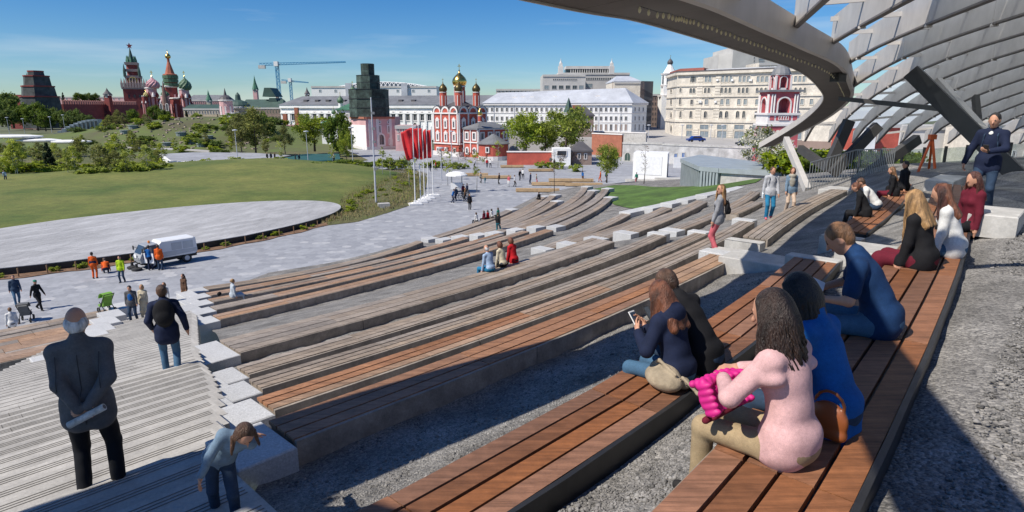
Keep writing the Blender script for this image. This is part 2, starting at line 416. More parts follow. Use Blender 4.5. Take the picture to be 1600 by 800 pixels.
for k in ORDER:
    r = ROW[k]
    e = 0.75 if k in ('A', 'B') else 0.0                     # these two run on out of the frame at the bottom
    ta, tb = r.t0-(2.5 if e else 0), r.t1
    mid = (ta+tb)/2
    th = thing('terrace_bench', DESC[k], 'bench', tn(mid, nb(r, mid), r.z-0.45), 'terraced plank benches of the amphitheatre')
    BENCH[k] = th
    core = MB(); strip(core, r, ta+0.02, tb-0.02, 0.03, r.w-0.03, r.z-0.95, r.z-0.05)
    core.build('bench_base', M_panel if k not in ('A','B','B2') else M_steel_dark, th)
    pw = r.w/r.npk; rows_seg = max(1, int((tb-ta)/r.L+0.5))
    cuts = [ta+(tb-ta)*i/rows_seg for i in range(rows_seg+1)]
    for j in range(r.npk):
        for i in range(rows_seg):
            o = 0.0
            a, b = cuts[i]+0.006, cuts[i+1]-0.006
            w = r.wood
            if w == 'mix': w = (ORANGE if j else TAN) if cuts[i] < 4.5+1.5*j else (TAN if cuts[i] < 9.5 else GREY_WOOD)
            elif w == TAN and random.random() < 0.2: w = GREY_WOOD
            elif w == ORANGE and cuts[i] > 9: w = TAN
            m = MB(); dz = random.uniform(-0.004, 0.004)
            strip(m, r, a, b, j*pw+0.012, (j+1)*pw-0.012, r.z-0.045, r.z+dz)
            m.build('plank', M_wood[w], th)
    if k not in ('A', 'B', 'B2'):
        seg = max(1, int((tb-ta)/3.4+0.5))
        for i in range(seg):
            m = MB(); strip(m, r, ta+(tb-ta)*i/seg+0.008, ta+(tb-ta)*(i+1)/seg-0.008, -0.035, 0.008, r.z-0.9, r.z-0.012)
            m.build('back_panel', M_panel, th)
    else:
        m = MB(); strip(m, r, ta, tb, -0.03, 0.006, r.z-0.5, r.z+0.008); m.build('steel_edge', M_steel_dark, th)
        m = MB(); strip(m, r, ta, tb, r.w-0.012, r.w+0.02, r.z-0.85, r.z-0.05); m.build('front_panel', M_panel, th)

# ---------------------------------------------------------------- white granite blocks at the bench ends
def block(t0, t1, n0, n1, z0, z1, label, grp, m=None, name='granite_block', cat='stone block', bev=0.015):
    c = tn((t0+t1)/2, (n0+n1)/2, z0)
    b = MB()
    o = lambda e: [tn(t0+e, n0+e), tn(t1-e, n0+e), tn(t1-e, n1-e), tn(t0+e, n1-e)]
    lay = [(0, z0), (0, z1-bev), (bev, z1)]
    b.loft([[Vector((p.x, p.y, z)) for p in o(e)] for e, z in lay])
    ob = b.build(name, m or M_granite)
    ob.location = c; me = ob.data
    for v in me.vertices: v.co -= c
    return tag(ob, label, cat, grp)
SB = ['C', '2', '3', '4', '5', '6', '7', '8', '9', '10']
names_b = {'C': 'orange bench with the dark back', '2': 'half orange plank bench', '3': 'narrow grey plank bench', '4': 'grey bench before the gravel strip',
 '5': 'wide grey bench', '6': 'highest tan bench row', '7': 'second tan bench row', '8': 'middle tan bench row', '9': 'fourth tan bench row', '10': 'lowest bench row by the plaza'}
for i, k in enumerate(SB):
    r = ROW[k]; w_ = 0.60 if k in ('C','2','3','4') else 0.85
    n0 = nb(r, r.t0)-0.12; n1 = n0+r.w+0.2
    block(r.t0-w_, r.t0-0.03, n0, n1, r.z-1.3, r.z-0.02, 'pale stair edge block at the left end of the '+names_b[k], 'granite blocks along the stairs')
    n2 = nb(ROW[SB[i+1]], ROW[SB[i+1]].t0)-0.14 if i+1 < len(SB) else n1+0.9
    zl = (ROW[SB[i+1]].z if i+1 < len(SB) else 0.5)+0.02
    if n2 > n1+0.1: block(r.t0-w_+0.01, r.t0-0.06, n1+0.01, min(n2, n1+2.4), zl-1.0, zl+0.16, 'low stair edge block just below the '+names_b[k], 'granite blocks along the stairs')
for k, nm in (('C','orange bench beside the woman in pink trousers'),('2','half orange bench'),('3','narrow grey bench'),('4','grey bench before the gravel strip')):
    r = ROW[k]; n = nb(r, r.t1)
    block(r.t1-0.1, r.t1+0.32, n+0.0, n+r.w+0.25, r.z-0.9, r.z+0.035, 'white cap closing the right end of the '+nm, 'granite bench caps')
for k in ('F1','F2','F3','F4','F5','F6','F7','F8'):
    r = ROW[k]
    n = nb(r, r.t1); block(r.t1-0.02, r.t1+1.1, n-0.06, n+r.w+0.1, r.z-0.8, r.z+0.05, 'white far cap of the '+DESC[k].split(',')[0], 'granite bench caps')
    n = nb(r, r.t0); block(r.t0-1.2, r.t0-0.02, n-0.03, n+r.w+0.05, r.z-0.8, r.z-0.02, 'white near block of the '+DESC[k].split(',')[0], 'granite bench blocks')
for k in ('M1','M2','M3','M4','M5'):
    r = ROW[k]
    n = nb(r, r.t0); block(r.t0-0.8, r.t0-0.02, n-0.04, n+r.w+0.25, r.z-1.0, r.z-0.03, 'white step block of the '+DESC[k].split(' leading')[0], 'granite bench blocks')
# white slabs of the stepped aisle between the canopy benches and the orange bench
def slab_px(px, py, z, lt, ln, label, th=0.22, m=None, dp=0.5):
    t, n = to_tn(at_z(px, py, rel(z)))
    block(t, t+lt, n, n+ln, rel(z)-th-dp, rel(z), label, 'concrete aisle slabs', m or M_concrete, 'concrete_slab', 'concrete slab')
slab_px(1245,420,-3.02,0.95,1.6,'broad pale concrete slab half in shade in front of the red brown bench end')
slab_px(1180,408,-3.30,0.9,1.3,'pale concrete step slab in sun below the broad half shaded slab')
slab_px(1310,410,-2.30,0.25,0.8,'thin concrete cap closing the far end of the couple\'s bench')
slab_px(1352,372,-2.6,-0.3,0.8,'thin concrete cap closing the near end of the short canopy bench')
slab_px(1390,400,-2.25,0.9,0.8,'concrete step slab between the couple\'s bench and the short canopy bench')
slab_px(1196,378,-3.38,-0.35,0.95,'upright white granite block at the near end of the grey bench by the couple')
slab_px(1325,299,-3.42,1.6,1.2,'concrete slab at the far end of the grey bench under the canopy edge')
slab_px(1542,346,-1.72,0.55,0.45,'lower concrete step at the far right under the standing man', dp=0.08)
slab_px(1592,340,-1.52,1.1,0.6,'upper concrete step at the far right edge behind the standing man', dp=0.12)
slab_px(1490,284,-2.02,2.2,0.7,'long concrete slab beyond the end of the near right bench', dp=0.1)

# ---------------------------------------------------------------- stairs on the left, tread by tread
M_tread = mat('stair_stone', (0.375, 0.36, 0.335), 0.85, 0.10, 2.5, bump=0.12, bscale=60, obj_var=0.09, fine=((0.9, 0.16), (40, 0.14)))
M_groove = mat('groove', (0.19, 0.18, 0.165), 0.9, 0.1, 5)
st = bpy.data.objects.new('stairs', None); COL.objects.link(st); st['kind'] = 'structure'
xs_n = np.array([n for t, n in [(r.t0-0.95, nb(r, r.t0)) for r in (ROW[k] for k in SB)]]); xs_t = np.array([ROW[k].t0-(0.64 if k in ('C','2','3','4') else 0.92) for k in SB])
_sr = to_tn(at_z(425, 800, stair_z(4.0)))
def stair_right(n):
    if n < xs_n[0]: return xs_t[0]+(xs_n[0]-n)*(_sr[0]-xs_t[0])/(xs_n[0]-_sr[1])
    return float(np.interp(n, xs_n, xs_t))
LLb = [to_tn(at_z(px, py, z)) for px, py, z in ((42,592,stair_z(24)),(130,525,stair_z(31)),(190,472,0.0))]
def stair_left(n):
    a, b, c2 = LLb
    return a[0]+(n-a[1])*(c2[0]-a[0])/(c2[1]-a[1]) if n > 8 else min(-7.5, a[0]+(n-a[1])*(c2[0]-a[0])/(c2[1]-a[1]))
TRD = 0.51
grooves = MB(); ns_ = np.arange(3.0, 45.5, TRD)
for i, n in enumerate(ns_):
    zt = stair_z(n)
    if zt < 0.05: break
    tr, tl = stair_right(n+TRD/2), stair_left(n+TRD/2)
    parts = 4 if i < 30 else 3
    off = random.uniform(-0.3, 0.3)
    cut = [tl]+[tl+(tr-tl)*(j+off*0.6)/parts for j in range(1, parts)]+[tr]
    for j in range(parts):
        b = MB(); a0, a1 = cut[j]+0.004, cut[j+1]-0.004
        b.loft([[tn(t, n, zt-0.3), tn(t, n+TRD+0.06, zt-0.3), tn(t, n+TRD+0.06, zt-0.008), tn(t, n+TRD+0.052, zt), tn(t, n, zt)][::-1] for t in (a0, a1)])
        b.build('tread', M_tread, st)
    for g in ((0.39, 0.435, 0.48) if n < 12 else (0.47,)):
        grooves.loft([[tn(t, n+g, zt-0.01), tn(t, n+g+0.009, zt-0.01), tn(t, n+g+0.009, zt+0.005), tn(t, n+g, zt+0.005)][::-1] for t in (tl+0.05, tr-0.05)])
go = grooves.build('anti_slip_strip', M_groove, st); go['kind'] = 'stuff'
# ---------------------------------------------------------------- bench flight left of the stairs
def left_row(i, px, py, z, w, m, npk, label, hb=0.4):
    t1, n0 = to_tn(at_z(px, py, z)); t0 = t1-16
    r = Row(); r.co = np.array([0.0, 0.0, n0]); r.z = z
    th = thing('terrace_bench', label, 'bench', tn(t1-8, n0, z-0.45), 'terraced plank benches of the amphitheatre')
    b = MB(); strip(b, r, t0, t1-0.02, 0.03, w-0.03, z-0.9, z-0.05, 8); b.build('bench_base', M_panel, th)
    b = MB(); strip(b, r, t0, t1-0.02, -0.035, 0.01, z-0.9, z-0.012, 8); b.build('back_panel', M_panel, th)
    for j in range(npk):
        for s_ in range(6):
            b = MB(); strip(b, r, t1-(s_+1)*2.6+0.01, t1-s_*2.6-0.01, j*w/npk+0.012, (j+1)*w/npk-0.012, z-0.045, z+random.uniform(-.004,.004), 3)
            b.build('plank', M_wood[m if random.random() < 0.7 else GREY_WOOD], th)
    return t1, n0
for i, (px, py, z, w, m, lab) in enumerate((
    (60, 585, 4.05, 0.9, TAN, 'near grey brown bench end at the far left, behind the old man\'s shoulder'),
    (128, 538, 2.75, 0.9, TAN, 'left flight plank bench directly beyond the gravel, behind the old man'),
    (140, 527, 2.30, 0.95, TAN, 'left flight plank bench second from the gravel'),
    (151, 514, 1.85, 0.95, TAN, 'left flight plank bench middle of the flight'),
    (162, 502, 1.40, 0.95, TAN, 'left flight plank bench second from the plaza'),
    (174, 489, 0.90, 0.95, GREY_WOOD, 'left flight plank bench edging the plaza near the green pushchair'))):
    t1, n0 = left_row(i, px, py, z, w, m, 2, lab)
    block(t1+0.02, t1+0.95, n0-0.05, n0+1.25, z-0.9, z+0.12, 'white block ending the '+lab.split(' directly')[0].split(',')[0], 'granite blocks along the stairs')
# ================================================================ plaza, stage, lawn, far ground
M_pave = mat('paving', (0.30, 0.31, 0.335), 0.8, 0.10, 0.35, bump=0.05, bscale=8, fine=((0.15, 0.12), (1.4, 0.14)))
M_hex = [mat('paver_%s' % n, c, 0.8, 0.08, 3, bump=0.1, bscale=30) for n, c in
         (('grey', (0.29, 0.30, 0.325)), ('pale', (0.335, 0.345, 0.37)), ('dark', (0.265, 0.275, 0.30)), ('light', (0.40, 0.405, 0.42)), ('mid', (0.31, 0.32, 0.345)))]
M_earth = mat('far_ground', (0.10, 0.115, 0.06), 0.95, 0.3, 0.02)
M_lawn = mat('lawn_grass', (0.075, 0.145, 0.016), 0.95, 0.25, 0.07, bump=0.9, bscale=3.5, col2=(0.185, 0.185, 0.045), detail=9, fine=((0.8, 0.22), (5, 0.3)))
M_lawn2 = mat('fresh_grass', (0.07, 0.13, 0.02), 0.95, 0.25, 0.3, bump=0.7, bscale=6, fine=((1.2, 0.2), (12, 0.3)))
M_meadow = mat('dry_meadow', (0.21, 0.175, 0.085), 0.95, 0.3, 0.35, bump=0.8, bscale=3, col2=(0.10, 0.125, 0.035))
M_white = mat('white_paint', (0.78, 0.78, 0.77), 0.6, 0.03, 2)
M_mulch = mat('mulch', (0.17, 0.10, 0.06), 0.95, 0.35, 1.5, bump=0.8, bscale=10)

g0 = MB(); g0.add([(-3000,-400,-1.2),(3000,-400,-1.2),(3000,4500,-1.2),(-3000,4500,-1.2)], [(0,1,2,3)])
o = g0.build('ground', M_earth); o['kind'] = 'structure'
pl = bpy.data.objects.new('plaza', None); COL.objects.link(pl); pl['kind'] = 'structure'
base = MB(); base.add([(-140,12,-0.015),(120,12,-0.015),(120,178,-0.015),(-140,178,-0.015)], [(0,1,2,3)])
base.build('paving_bed', M_pave, pl)
# hexagonal pavers where they can be told apart; the 300 nearest are single stones
pv_poly = pz([(-40,560),(-40,452),(150,436),(300,410),(420,385),(540,352),(600,335),(660,320),(690,285),(760,278),(860,292),(815,322),(760,345),(690,374),(655,384),(515,424),(330,462),(310,490),(190,485),(60,530)], 0)
def in_poly(px, py, P):
    c = False; j = len(P)-1
    for i in range(len(P)):
        if (P[i][1] > py) != (P[j][1] > py) and px < (P[j][0]-P[i][0])*(py-P[i][1])/(P[j][1]-P[i][1])+P[i][0]: c = not c
        j = i
    return c
HX = 0.44
hx = []
for i in range(-90, 60):
    for j in range(10, 150):
        a = (i+0.5*(j % 2))*HX*math.sqrt(3); b = j*HX*1.5+8
        x, y = a*0.94-b*0.2, b*0.94+a*0.2
        if in_poly(x, y, pv_poly): hx.append((x, y))
hx.sort(key=lambda p: p[0]**2+p[1]**2)
def hex_mesh(m):
    b = MB(); r0, r1 = HX-0.012, HX-0.03
    ang = [math.radians(30+60*k)+0.21 for k in range(6)]
    b.loft([[(r0*math.cos(a), r0*math.sin(a), -0.03) for a in ang], [(r0*math.cos(a), r0*math.sin(a), 0.0) for a in ang], [(r1*math.cos(a), r1*math.sin(a), 0.008) for a in ang]])
    me = bpy.data.meshes.new('paver'); me.from_pydata(b.v, [], b.f); me.materials.append(m); return me
hxm = [hex_mesh(m) for m in M_hex]
pick = lambda: random.choices(range(5), (5, 3, 3, 1, 4))[0]
for x, y in hx[:300]:
    link('paver', hxm[pick()], pl, (x, y, random.uniform(-0.002, 0.002)))
V, Fq, mi = [], [], []
ang = [math.radians(30+60*k)+0.21 for k in range(6)]
for x, y in hx[300:]:
    b0 = len(V); V += [(x+(HX-0.014)*math.cos(a), y+(HX-0.014)*math.sin(a), 0.006) for a in ang]
    Fq.append([b0+k for k in range(6)]); mi.append(pick())
o = link('paving_stones', np_mesh('paving_stones', V, Fq, M_hex, midx=mi), pl); o['kind'] = 'stuff'

# round stage of pale deck slabs
st_pts = [at_z(px, py, 0.55) for px, py in ((523,325),(480,349),(400,363.5),(300,380),(200,394),(100,408),(0,421),(440,313.5),(370,316),(250,326),(100,343),(0,357))]
_q = np.array([(p.x, p.y) for p in st_pts]); _m = _q.mean(0); _s = 20.0; _x, _y = (_q[:,0]-_m[0])/_s, (_q[:,1]-_m[1])/_s
_c = np.linalg.lstsq(np.stack([_x*_x, _x*_y, _y*_y, _x, _y], 1), np.ones(len(_x)), rcond=None)[0]
_Q = np.array([[_c[0], _c[1]/2], [_c[1]/2, _c[2]]]); _ctr = np.linalg.solve(2*_Q, -_c[3:5]); _k = 1+_ctr@_Q@_ctr
_ev, _U = np.linalg.eigh(_Q); _ax = np.sqrt(_k/_ev)*_s
SCX, SCY = _ctr*_s+_m; SR = float(np.sqrt(_ax[0]*_ax[1])); STM = _U @ np.diag(_ax/SR) @ _U.T
print('STAGE', SCX, SCY, _ax)
def stage_map(x, y):
    v = STM @ np.array([x-SCX, y-SCY]); return SCX+v[0], SCY+v[1]
M_deck = mat('deck_slab', (0.36, 0.36, 0.365), 0.8, 0.10, 1.2, bump=0.1, bscale=20, obj_var=0.10, stretch=(1, 0.25, 1), rot=0.3, fine=((0.25, 0.1), (6, 0.12)))
stg = thing('round_stage', 'large pale grey circular stage of plank slabs with a dark edge beside the lawn', 'stage', (SCX, SCY, 0))
b = MB(); b.lathe((SCX, SCY, 0), [(SR-0.12, -0.1), (SR-0.12, 0.5), (0.01, 0.5)], 96); b.v = [(*stage_map(v[0], v[1]), v[2]) for v in b.v]; b.build('stage_edge', M_steel_dark, stg)
ang_s = R(62); du = Vector((math.cos(ang_s), math.sin(ang_s), 0)); dv = Vector((-du.y, du.x, 0))
SW = 1.15
k = int(SR/SW)+1
for i in range(-k, k):
    v0, v1 = i*SW+0.008, (i+1)*SW-0.008
    vm = max(abs(v0), abs(v1))
    if vm >= SR: 
        vm = SR-0.001
    h0 = math.sqrt(max(0.0, SR**2-v0**2)); h1 = math.sqrt(max(0.0, SR**2-v1**2)); hm = math.sqrt(max(0.0, SR**2-((v0+v1)/2)**2))
    if hm < 0.3: continue
    ncut = max(1, min(7, int(2*hm/7)+1)); of = random.uniform(-0.25, 0.25) if ncut > 2 else 0
    for j in range(ncut):
        f0, f1 = (-1 if j == 0 else -1+2*(j+of)/ncut), (1 if j == ncut-1 else -1+2*(j+1+of)/ncut)
        b = MB(); P = Vector((SCX, SCY, 0)); g = 0.006
        b.prism([P+du*(f0*h0+g)+dv*v0, P+du*(f1*h0-g)+dv*v0, P+du*(f1*hm-g)+dv*((v0+v1)/2), P+du*(f1*h1-g)+dv*v1, P+du*(f0*h1+g)+dv*v1, P+du*(f0*hm+g)+dv*((v0+v1)/2)], 0.5, 0.55+random.uniform(-.003, .003))
        b.v = [(*stage_map(v[0], v[1]), v[2]) for v in b.v]; b.build('deck_slab', M_deck, stg)
# planted strip along the stage edge
ring = []
_iM = np.linalg.inv(STM)
a_s = [(lambda w: math.atan2(w[1], w[0]))(_iM @ np.array([p.x-SCX, p.y-SCY])) for p in (at_z(-60,432,0), at_z(523,330,0))]
for i in range(41):
    a = a_s[0]+(a_s[1]-a_s[0])*i/40; ring.append(stage_map(SCX+(SR+0.02)*math.cos(a), SCY+(SR+0.02)*math.sin(a)))
for i in range(41):
    a = a_s[1]+(a_s[0]-a_s[1])*i/40; w = 1.5+0.25*math.sin(i*1.7); ring.append(stage_map(SCX+(SR+w)*math.cos(a), SCY+(SR+w)*math.sin(a)))
sheet('planting_strip', ring, 0.8, flat(0.03), M_mulch)
# lawns and meadow
def edge_rise(x, y, P, z0, z1, w):
    d = np.full(len(x), 1e9)
    for i in range(len(P)):
        a, b_ = np.array(P[i]), np.array(P[(i+1) % len(P)]); ab = b_-a; t = np.clip(((x-a[0])*ab[0]+(y-a[1])*ab[1])/(ab@ab), 0, 1)
        d = np.minimum(d, np.hypot(x-a[0]-t*ab[0], y-a[1]-t*ab[1]))
    return z0+(z1-z0)*np.clip(d/w, 0, 1)
def lawn_z(x, y):
    w_ = np.linalg.inv(STM) @ np.stack([x-SCX, y-SCY]); rn = np.hypot(w_[0], w_[1])/SR
    return np.clip((rn-1.0)/0.25, 0, 1)*lawn_h(x, y)+(1-np.clip((rn-1.0)/0.25, 0, 1))*np.minimum(0.48, edge_rise(x, y, LAWN, 0.04, 0.48, 2.5))
def lawn_h(x, y):
    return edge_rise(x, y, LAWN, 0.04, 0.50, 2.5)+0.6*np.clip((y-40)/80, 0, 1)*np.clip(edge_rise(x, y, LAWN, 0, 1, 14), 0, 1)+1.2*np.exp(-((x+52)**2/900+(y-118)**2/500))
lawn_px = [(-420,450),(-60,372),(60,362),(200,338),(330,330),(450,334),(500,340),(518,337),(534,331),(540,318),(585,300),(640,272),(560,262),(430,256),(300,262),(160,268),(60,272),(-100,280),(-400,300)]
LAWN = pz(lawn_px, 0.3)
sheet('lawn', LAWN, 2.0, lawn_z, M_lawn)
MEADOW = pz([(532,332),(500,352),(560,345),(600,333),(645,318),(664,300),(668,276),(640,268),(600,272),(565,285),(533,310)], 0.1)
sheet('meadow', MEADOW, 1.5, lambda x, y: edge_rise(x, y, MEADOW, 0.02, 0.5, 4.0), M_meadow)
lw = [at_z(px, py, z) for px, py, z in ((925,286,2.0),(960,312,2.6),(1000,323,3.1),(1080,315,3.4),(1180,293,4.6),(1190,286,4.6),(1080,291,3.0),(960,283,1.4))]
sheet('upper_lawn', [(p.x, p.y) for p in lw], 1.2, lambda x, y: np.maximum(ground(x, y), 0.3)+0.06, M_lawn2)

M_park = mat('park_ground', (0.11, 0.155, 0.03), 0.95, 0.3, 0.12, bump=0.8, bscale=2, col2=(0.15, 0.13, 0.065), detail=8, fine=((0.6, 0.3), (4, 0.3)))
sheet('park_ground', [(-330, 60)]+pz([(-300,330),(-60,290)], 0)[:1]+[(X0.x, X0.y) for X0 in (at_z(60,274,0.02), at_z(330,260,0.02), at_z(520,258,0.02), at_y(575,240,140), at_y(540,235,178))]+[(-330, 178)], 6.0, flat(0.03), M_park)
# ================================================================ the canopy
EDGE = [(-23,-13,1.5),(-14.5,-3.8,1.5),(-6.1,3.68,1.50),(-2.0,6.82,1.50)]
p = at_y(905, 15, 9.85); EDGE.append((p.x, p.y, p.z-H))
for px, py, y in ((1000,32,12.2),(1100,61,15.7),(1180,86,19.4),(1250,111,24.3),(1279,136,32),(1287,156,36),(1266,180,40),(1234,203,43.5),(1186,231,46.5)):
    p = at_y(px, py, y); EDGE.append((p.x, p.y, p.z-H))
EDGE = [Vector((x, y, H+z)) for x, y, z in EDGE]
def catmull(P, k):
    out = []
    for i in range(len(P)-1):
        p0, p1, p2, p3 = P[max(i-1,0)], P[i], P[i+1], P[min(i+2,len(P)-1)]
        for j in range(k):
            t = j/k
            out.append(0.5*((2*p1)+(p2-p0)*t+(2*p0-5*p1+4*p2-p3)*t*t+(3*p1-p0-3*p2+p3)*t**3))
    return out+[P[-1]]
EC = catmull(EDGE, 6)
_hy = [-12, 0, 10, 18, 22, 26.5, 32, 36, 40, 43.5, 47, 60]; _hh = [2.1, 2.1, 2.0, 1.9, 1.8, 1.55, 1.0, 0.42, -0.35, -1.2, -2.6, -7]
_hx = np.interp
def can_h(x, y):
    b = float(_hx(y, _hy, _hh))
    return H+b+0.10+0.25*math.sin(min(max((x-4)/22, 0), 1)*math.pi)
M_rib = mat('canopy_rib', (0.48, 0.46, 0.435), 0.5, 0.08, 1.2, spec=0.4)
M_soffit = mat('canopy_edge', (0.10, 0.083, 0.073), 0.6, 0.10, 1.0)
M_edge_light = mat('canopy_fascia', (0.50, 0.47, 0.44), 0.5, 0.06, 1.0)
M_glass = bpy.data.materials.new('canopy_glass'); M_glass.use_nodes = True
N_, L_, B_ = add_nodes(M_glass)
g_tr = N_.new('ShaderNodeBsdfTransparent'); g_tr.inputs[0].default_value = (0.88, 0.93, 0.95, 1)
g_gl = N_.new('ShaderNodeBsdfGlossy'); g_gl.inputs['Roughness'].default_value = 0.08; g_gl.inputs[0].default_value = (0.8, 0.85, 0.9, 1)
g_tl = N_.new('ShaderNodeBsdfTranslucent'); g_tl.inputs[0].default_value = (0.75, 0.77, 0.78, 1)
g_m1 = N_.new('ShaderNodeMixShader'); g_m1.inputs[0].default_value = 0.10
g_m2 = N_.new('ShaderNodeMixShader'); g_m2.inputs[0].default_value = 0.55
L_.new(g_tr.outputs[0], g_m1.inputs[1]); L_.new(g_gl.outputs[0], g_m1.inputs[2]); L_.new(g_m1.outputs[0], g_m2.inputs[1]); L_.new(g_tl.outputs[0], g_m2.inputs[2])
L_.new(g_m2.outputs[0], N_['Material Output'].inputs[0])
M_black = mat('black_steel', (0.035, 0.035, 0.037), 0.45, 0.1, 4)
can = thing('glass_canopy', 'sweeping glass and steel canopy with deep pale fins curving over the seats', 'canopy', (10, 20, H+1))
# edge beam: wide soffit plate and outer fascia, cut into plates
def edge_frame(i):
    d = (EC[min(i+1, len(EC)-1)]-EC[max(i-1, 0)]); d.z = 0; d.normalize()
    return EC[i], Vector((d.y, -d.x, 0))              # inward = right of the direction of travel
EW = 1.25
for i0 in range(0, len(EC)-1, 6):
    i1 = min(i0+6, len(EC)-1)
    b = MB(); rings = []
    for i in range(i0, i1+1):
        p, n = edge_frame(i); q = p+n*EW
        ins = 0.0
        lift = 0.10
        rings.append([p+Vector((0,0,0)), q+Vector((0,0,lift)), q+Vector((0,0,lift+0.30)), p+Vector((0,0,0.34))])
    if True:
        e = (rings[1][0]-rings[0][0]).normalized()*0.006
        rings[0] = [v+e for v in rings[0]]; rings[-1] = [v-e for v in rings[-1]]
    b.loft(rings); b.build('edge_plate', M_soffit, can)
    b = MB(); rings = []
    for i in range(i0, i1+1):
        p, n = edge_frame(i); rings.append([p-n*0.05+Vector((0,0,-0.03)), p-n*0.004+Vector((0,0,-0.03)), p-n*0.004+Vector((0,0,0.38)), p-n*0.05+Vector((0,0,0.38))])
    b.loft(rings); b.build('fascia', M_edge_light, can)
    b = MB(); rings = []
    for i in range(i0, i1+1):
        p, n = edge_frame(i); q = p+n*(EW+0.02); rings.append([q+Vector((0,0,0.08)), q+n*0.16+Vector((0,0,0.08)), q+n*0.16+Vector((0,0,0.75)), q+Vector((0,0,0.75))])
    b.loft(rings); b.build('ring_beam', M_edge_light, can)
E_xy = [(edge_frame(i)[0]+edge_frame(i)[1]*(EW+0.1)) for i in range(len(EC))]
CAN_POLY = [(p.x, p.y) for p in E_xy]+[(44, 47), (52, 20), (40, -12)]
def clip_line(p, d):
    """parameters where the line p+d*s crosses the canopy outline"""
    ss = []
    for i in range(len(CAN_POLY)):
        a, b2 = CAN_POLY[i], CAN_POLY[(i+1) % len(CAN_POLY)]
        ex, ey = b2[0]-a[0], b2[1]-a[1]
        den = d[0]*ey-d[1]*ex
        if abs(den) < 1e-9: continue
        s_ = ((a[0]-p[0])*ey-(a[1]-p[1])*ex)/den; q = ((a[0]-p[0])*d[1]-(a[1]-p[1])*d[0])/den
        if 0 <= q < 1: ss.append(s_)
    return sorted(ss)
FD = Vector((0.29, 0.957, 0)).normalized(); FP = Vector((FD.y, -FD.x, 0))
def fin(a, bb, thick, deep, taper=True, seg=None, z_off=0.0):
    L = (bb-a).length; k = seg or max(2, int(L/2.5)); dr = (bb-a).normalized(); sd = Vector((dr.y, -dr.x, 0))*thick/2
    rings = []
    for i in range(k+1):
        p = a+(bb-a)*i/k; z = can_h(p.x, p.y)+z_off
        rings.append([Vector((p.x, p.y, z))-sd, Vector((p.x, p.y, z))+sd, Vector((p.x, p.y, z+deep))+sd, Vector((p.x, p.y, z+deep))-sd])
    return rings
FS = 1.7
M_finf = mat('fin_flange', (0.16, 0.145, 0.135), 0.55, 0.08, 1.0)
nodes = []
for i in range(-16, 52):
    p = Vector((4, 0, 0))+FP*(i*FS)
    ss = clip_line(p, FD)
    for s0, s1 in zip(ss[::2], ss[1::2]):
        if s1-s0 < 0.8: continue
        # each fin is made of lengths bolted end to end
        cuts = [s0+0.05]; 
        while cuts[-1]+9 < s1-0.05: cuts.append(cuts[-1]+8.0)
        cuts.append(s1-0.05)
        if i % 3:                       # fins thinned out of view near the camera to let sunlight through
            kk = [c for c in cuts if (p+FD*c).y > 9.0]; cuts = ([max(s0+0.05, (9.0-p.y)/FD.y)] if kk and len(kk) < len(cuts) else [])+kk
        for c0, c1 in zip(cuts, cuts[1:]):
            if c1-c0 < 0.3: continue
            b = MB(); b.loft(fin(p+FD*(c0+0.01), p+FD*(c1-0.01), 0.10, 0.82)); b.build('fin', M_rib, can)
            b = MB(); b.loft(fin(p+FD*(c0+0.01), p+FD*(c1-0.01), 0.15, 0.05, z_off=-0.05)); b.build('fin_flange', M_finf, can)
            nodes.append(p+FD*c0)
CD = Vector((0.93, -0.37, 0)).normalized(); CP = Vector((-CD.y, CD.x, 0))
for i in range(-8, 26):
    p = Vector((6, 4, 0))+CP*(i*3.4)
    ss = clip_line(p, CD)
    for s0, s1 in zip(ss[::2], ss[1::2]):
        if s1-s0 < 1: continue
        cuts = np.arange(s0+0.05, s1, 4.2).tolist()+[s1-0.05]
        for c0, c1 in zip(cuts, cuts[1:]):
            if c1-c0 < 0.3 or (i % 2 and (p+CD*c0).y < 8): continue  # ribs thinned in the unseen bay too, so striped sun falls below
            b = MB(); b.loft(fin(p+CD*(c0+0.01), p+CD*(c1-0.01), 0.10, 0.14, z_off=0.56)); b.build('cross_rib', M_rib, can)
# glass panes between the fins
def pane_ok(x, y): return in_poly(x, y, CAN_POLY)
for i in range(-12, 30):
    for j in range(-4, 12):
        a0 = i*FS*1.0; b0 = j*4.6
        q = Vector((4, 0, 0))
        c = [q+FP*(a0+u)+FD*(b0+w) for u, w in ((0.02, 0.02), (FS-0.02, 0.02), (FS-0.02, 4.58), (0.02, 4.58))]
        if not all(pane_ok(v.x, v.y) for v in c) or min(v.y for v in c) < 5: continue  # unseen bay near the camera left unglazed so more sun gets in
        b = MB(); top = [Vector((v.x, v.y, can_h(v.x, v.y)+0.88)) for v in c]
        b.loft([top, [v+Vector((0,0,0.02)) for v in top]]); b.build('pane', M_glass, can)
# bell-shaped node castings under the fin joints
nd = MB(); nd.lathe((0,0,0), [(0.03,0),(0.08,-0.02),(0.06,-0.10),(0.10,-0.18),(0.10,-0.22)][::-1], 8)
nd_me = bpy.data.meshes.new('node'); nd_me.from_pydata(nd.v, [], nd.f); nd_me.materials.append(M_edge_light)
for p in nodes:
    if p.y > 3: link('node', nd_me, can, Vector((p.x, p.y, can_h(p.x, p.y)+0.12))-can.location)
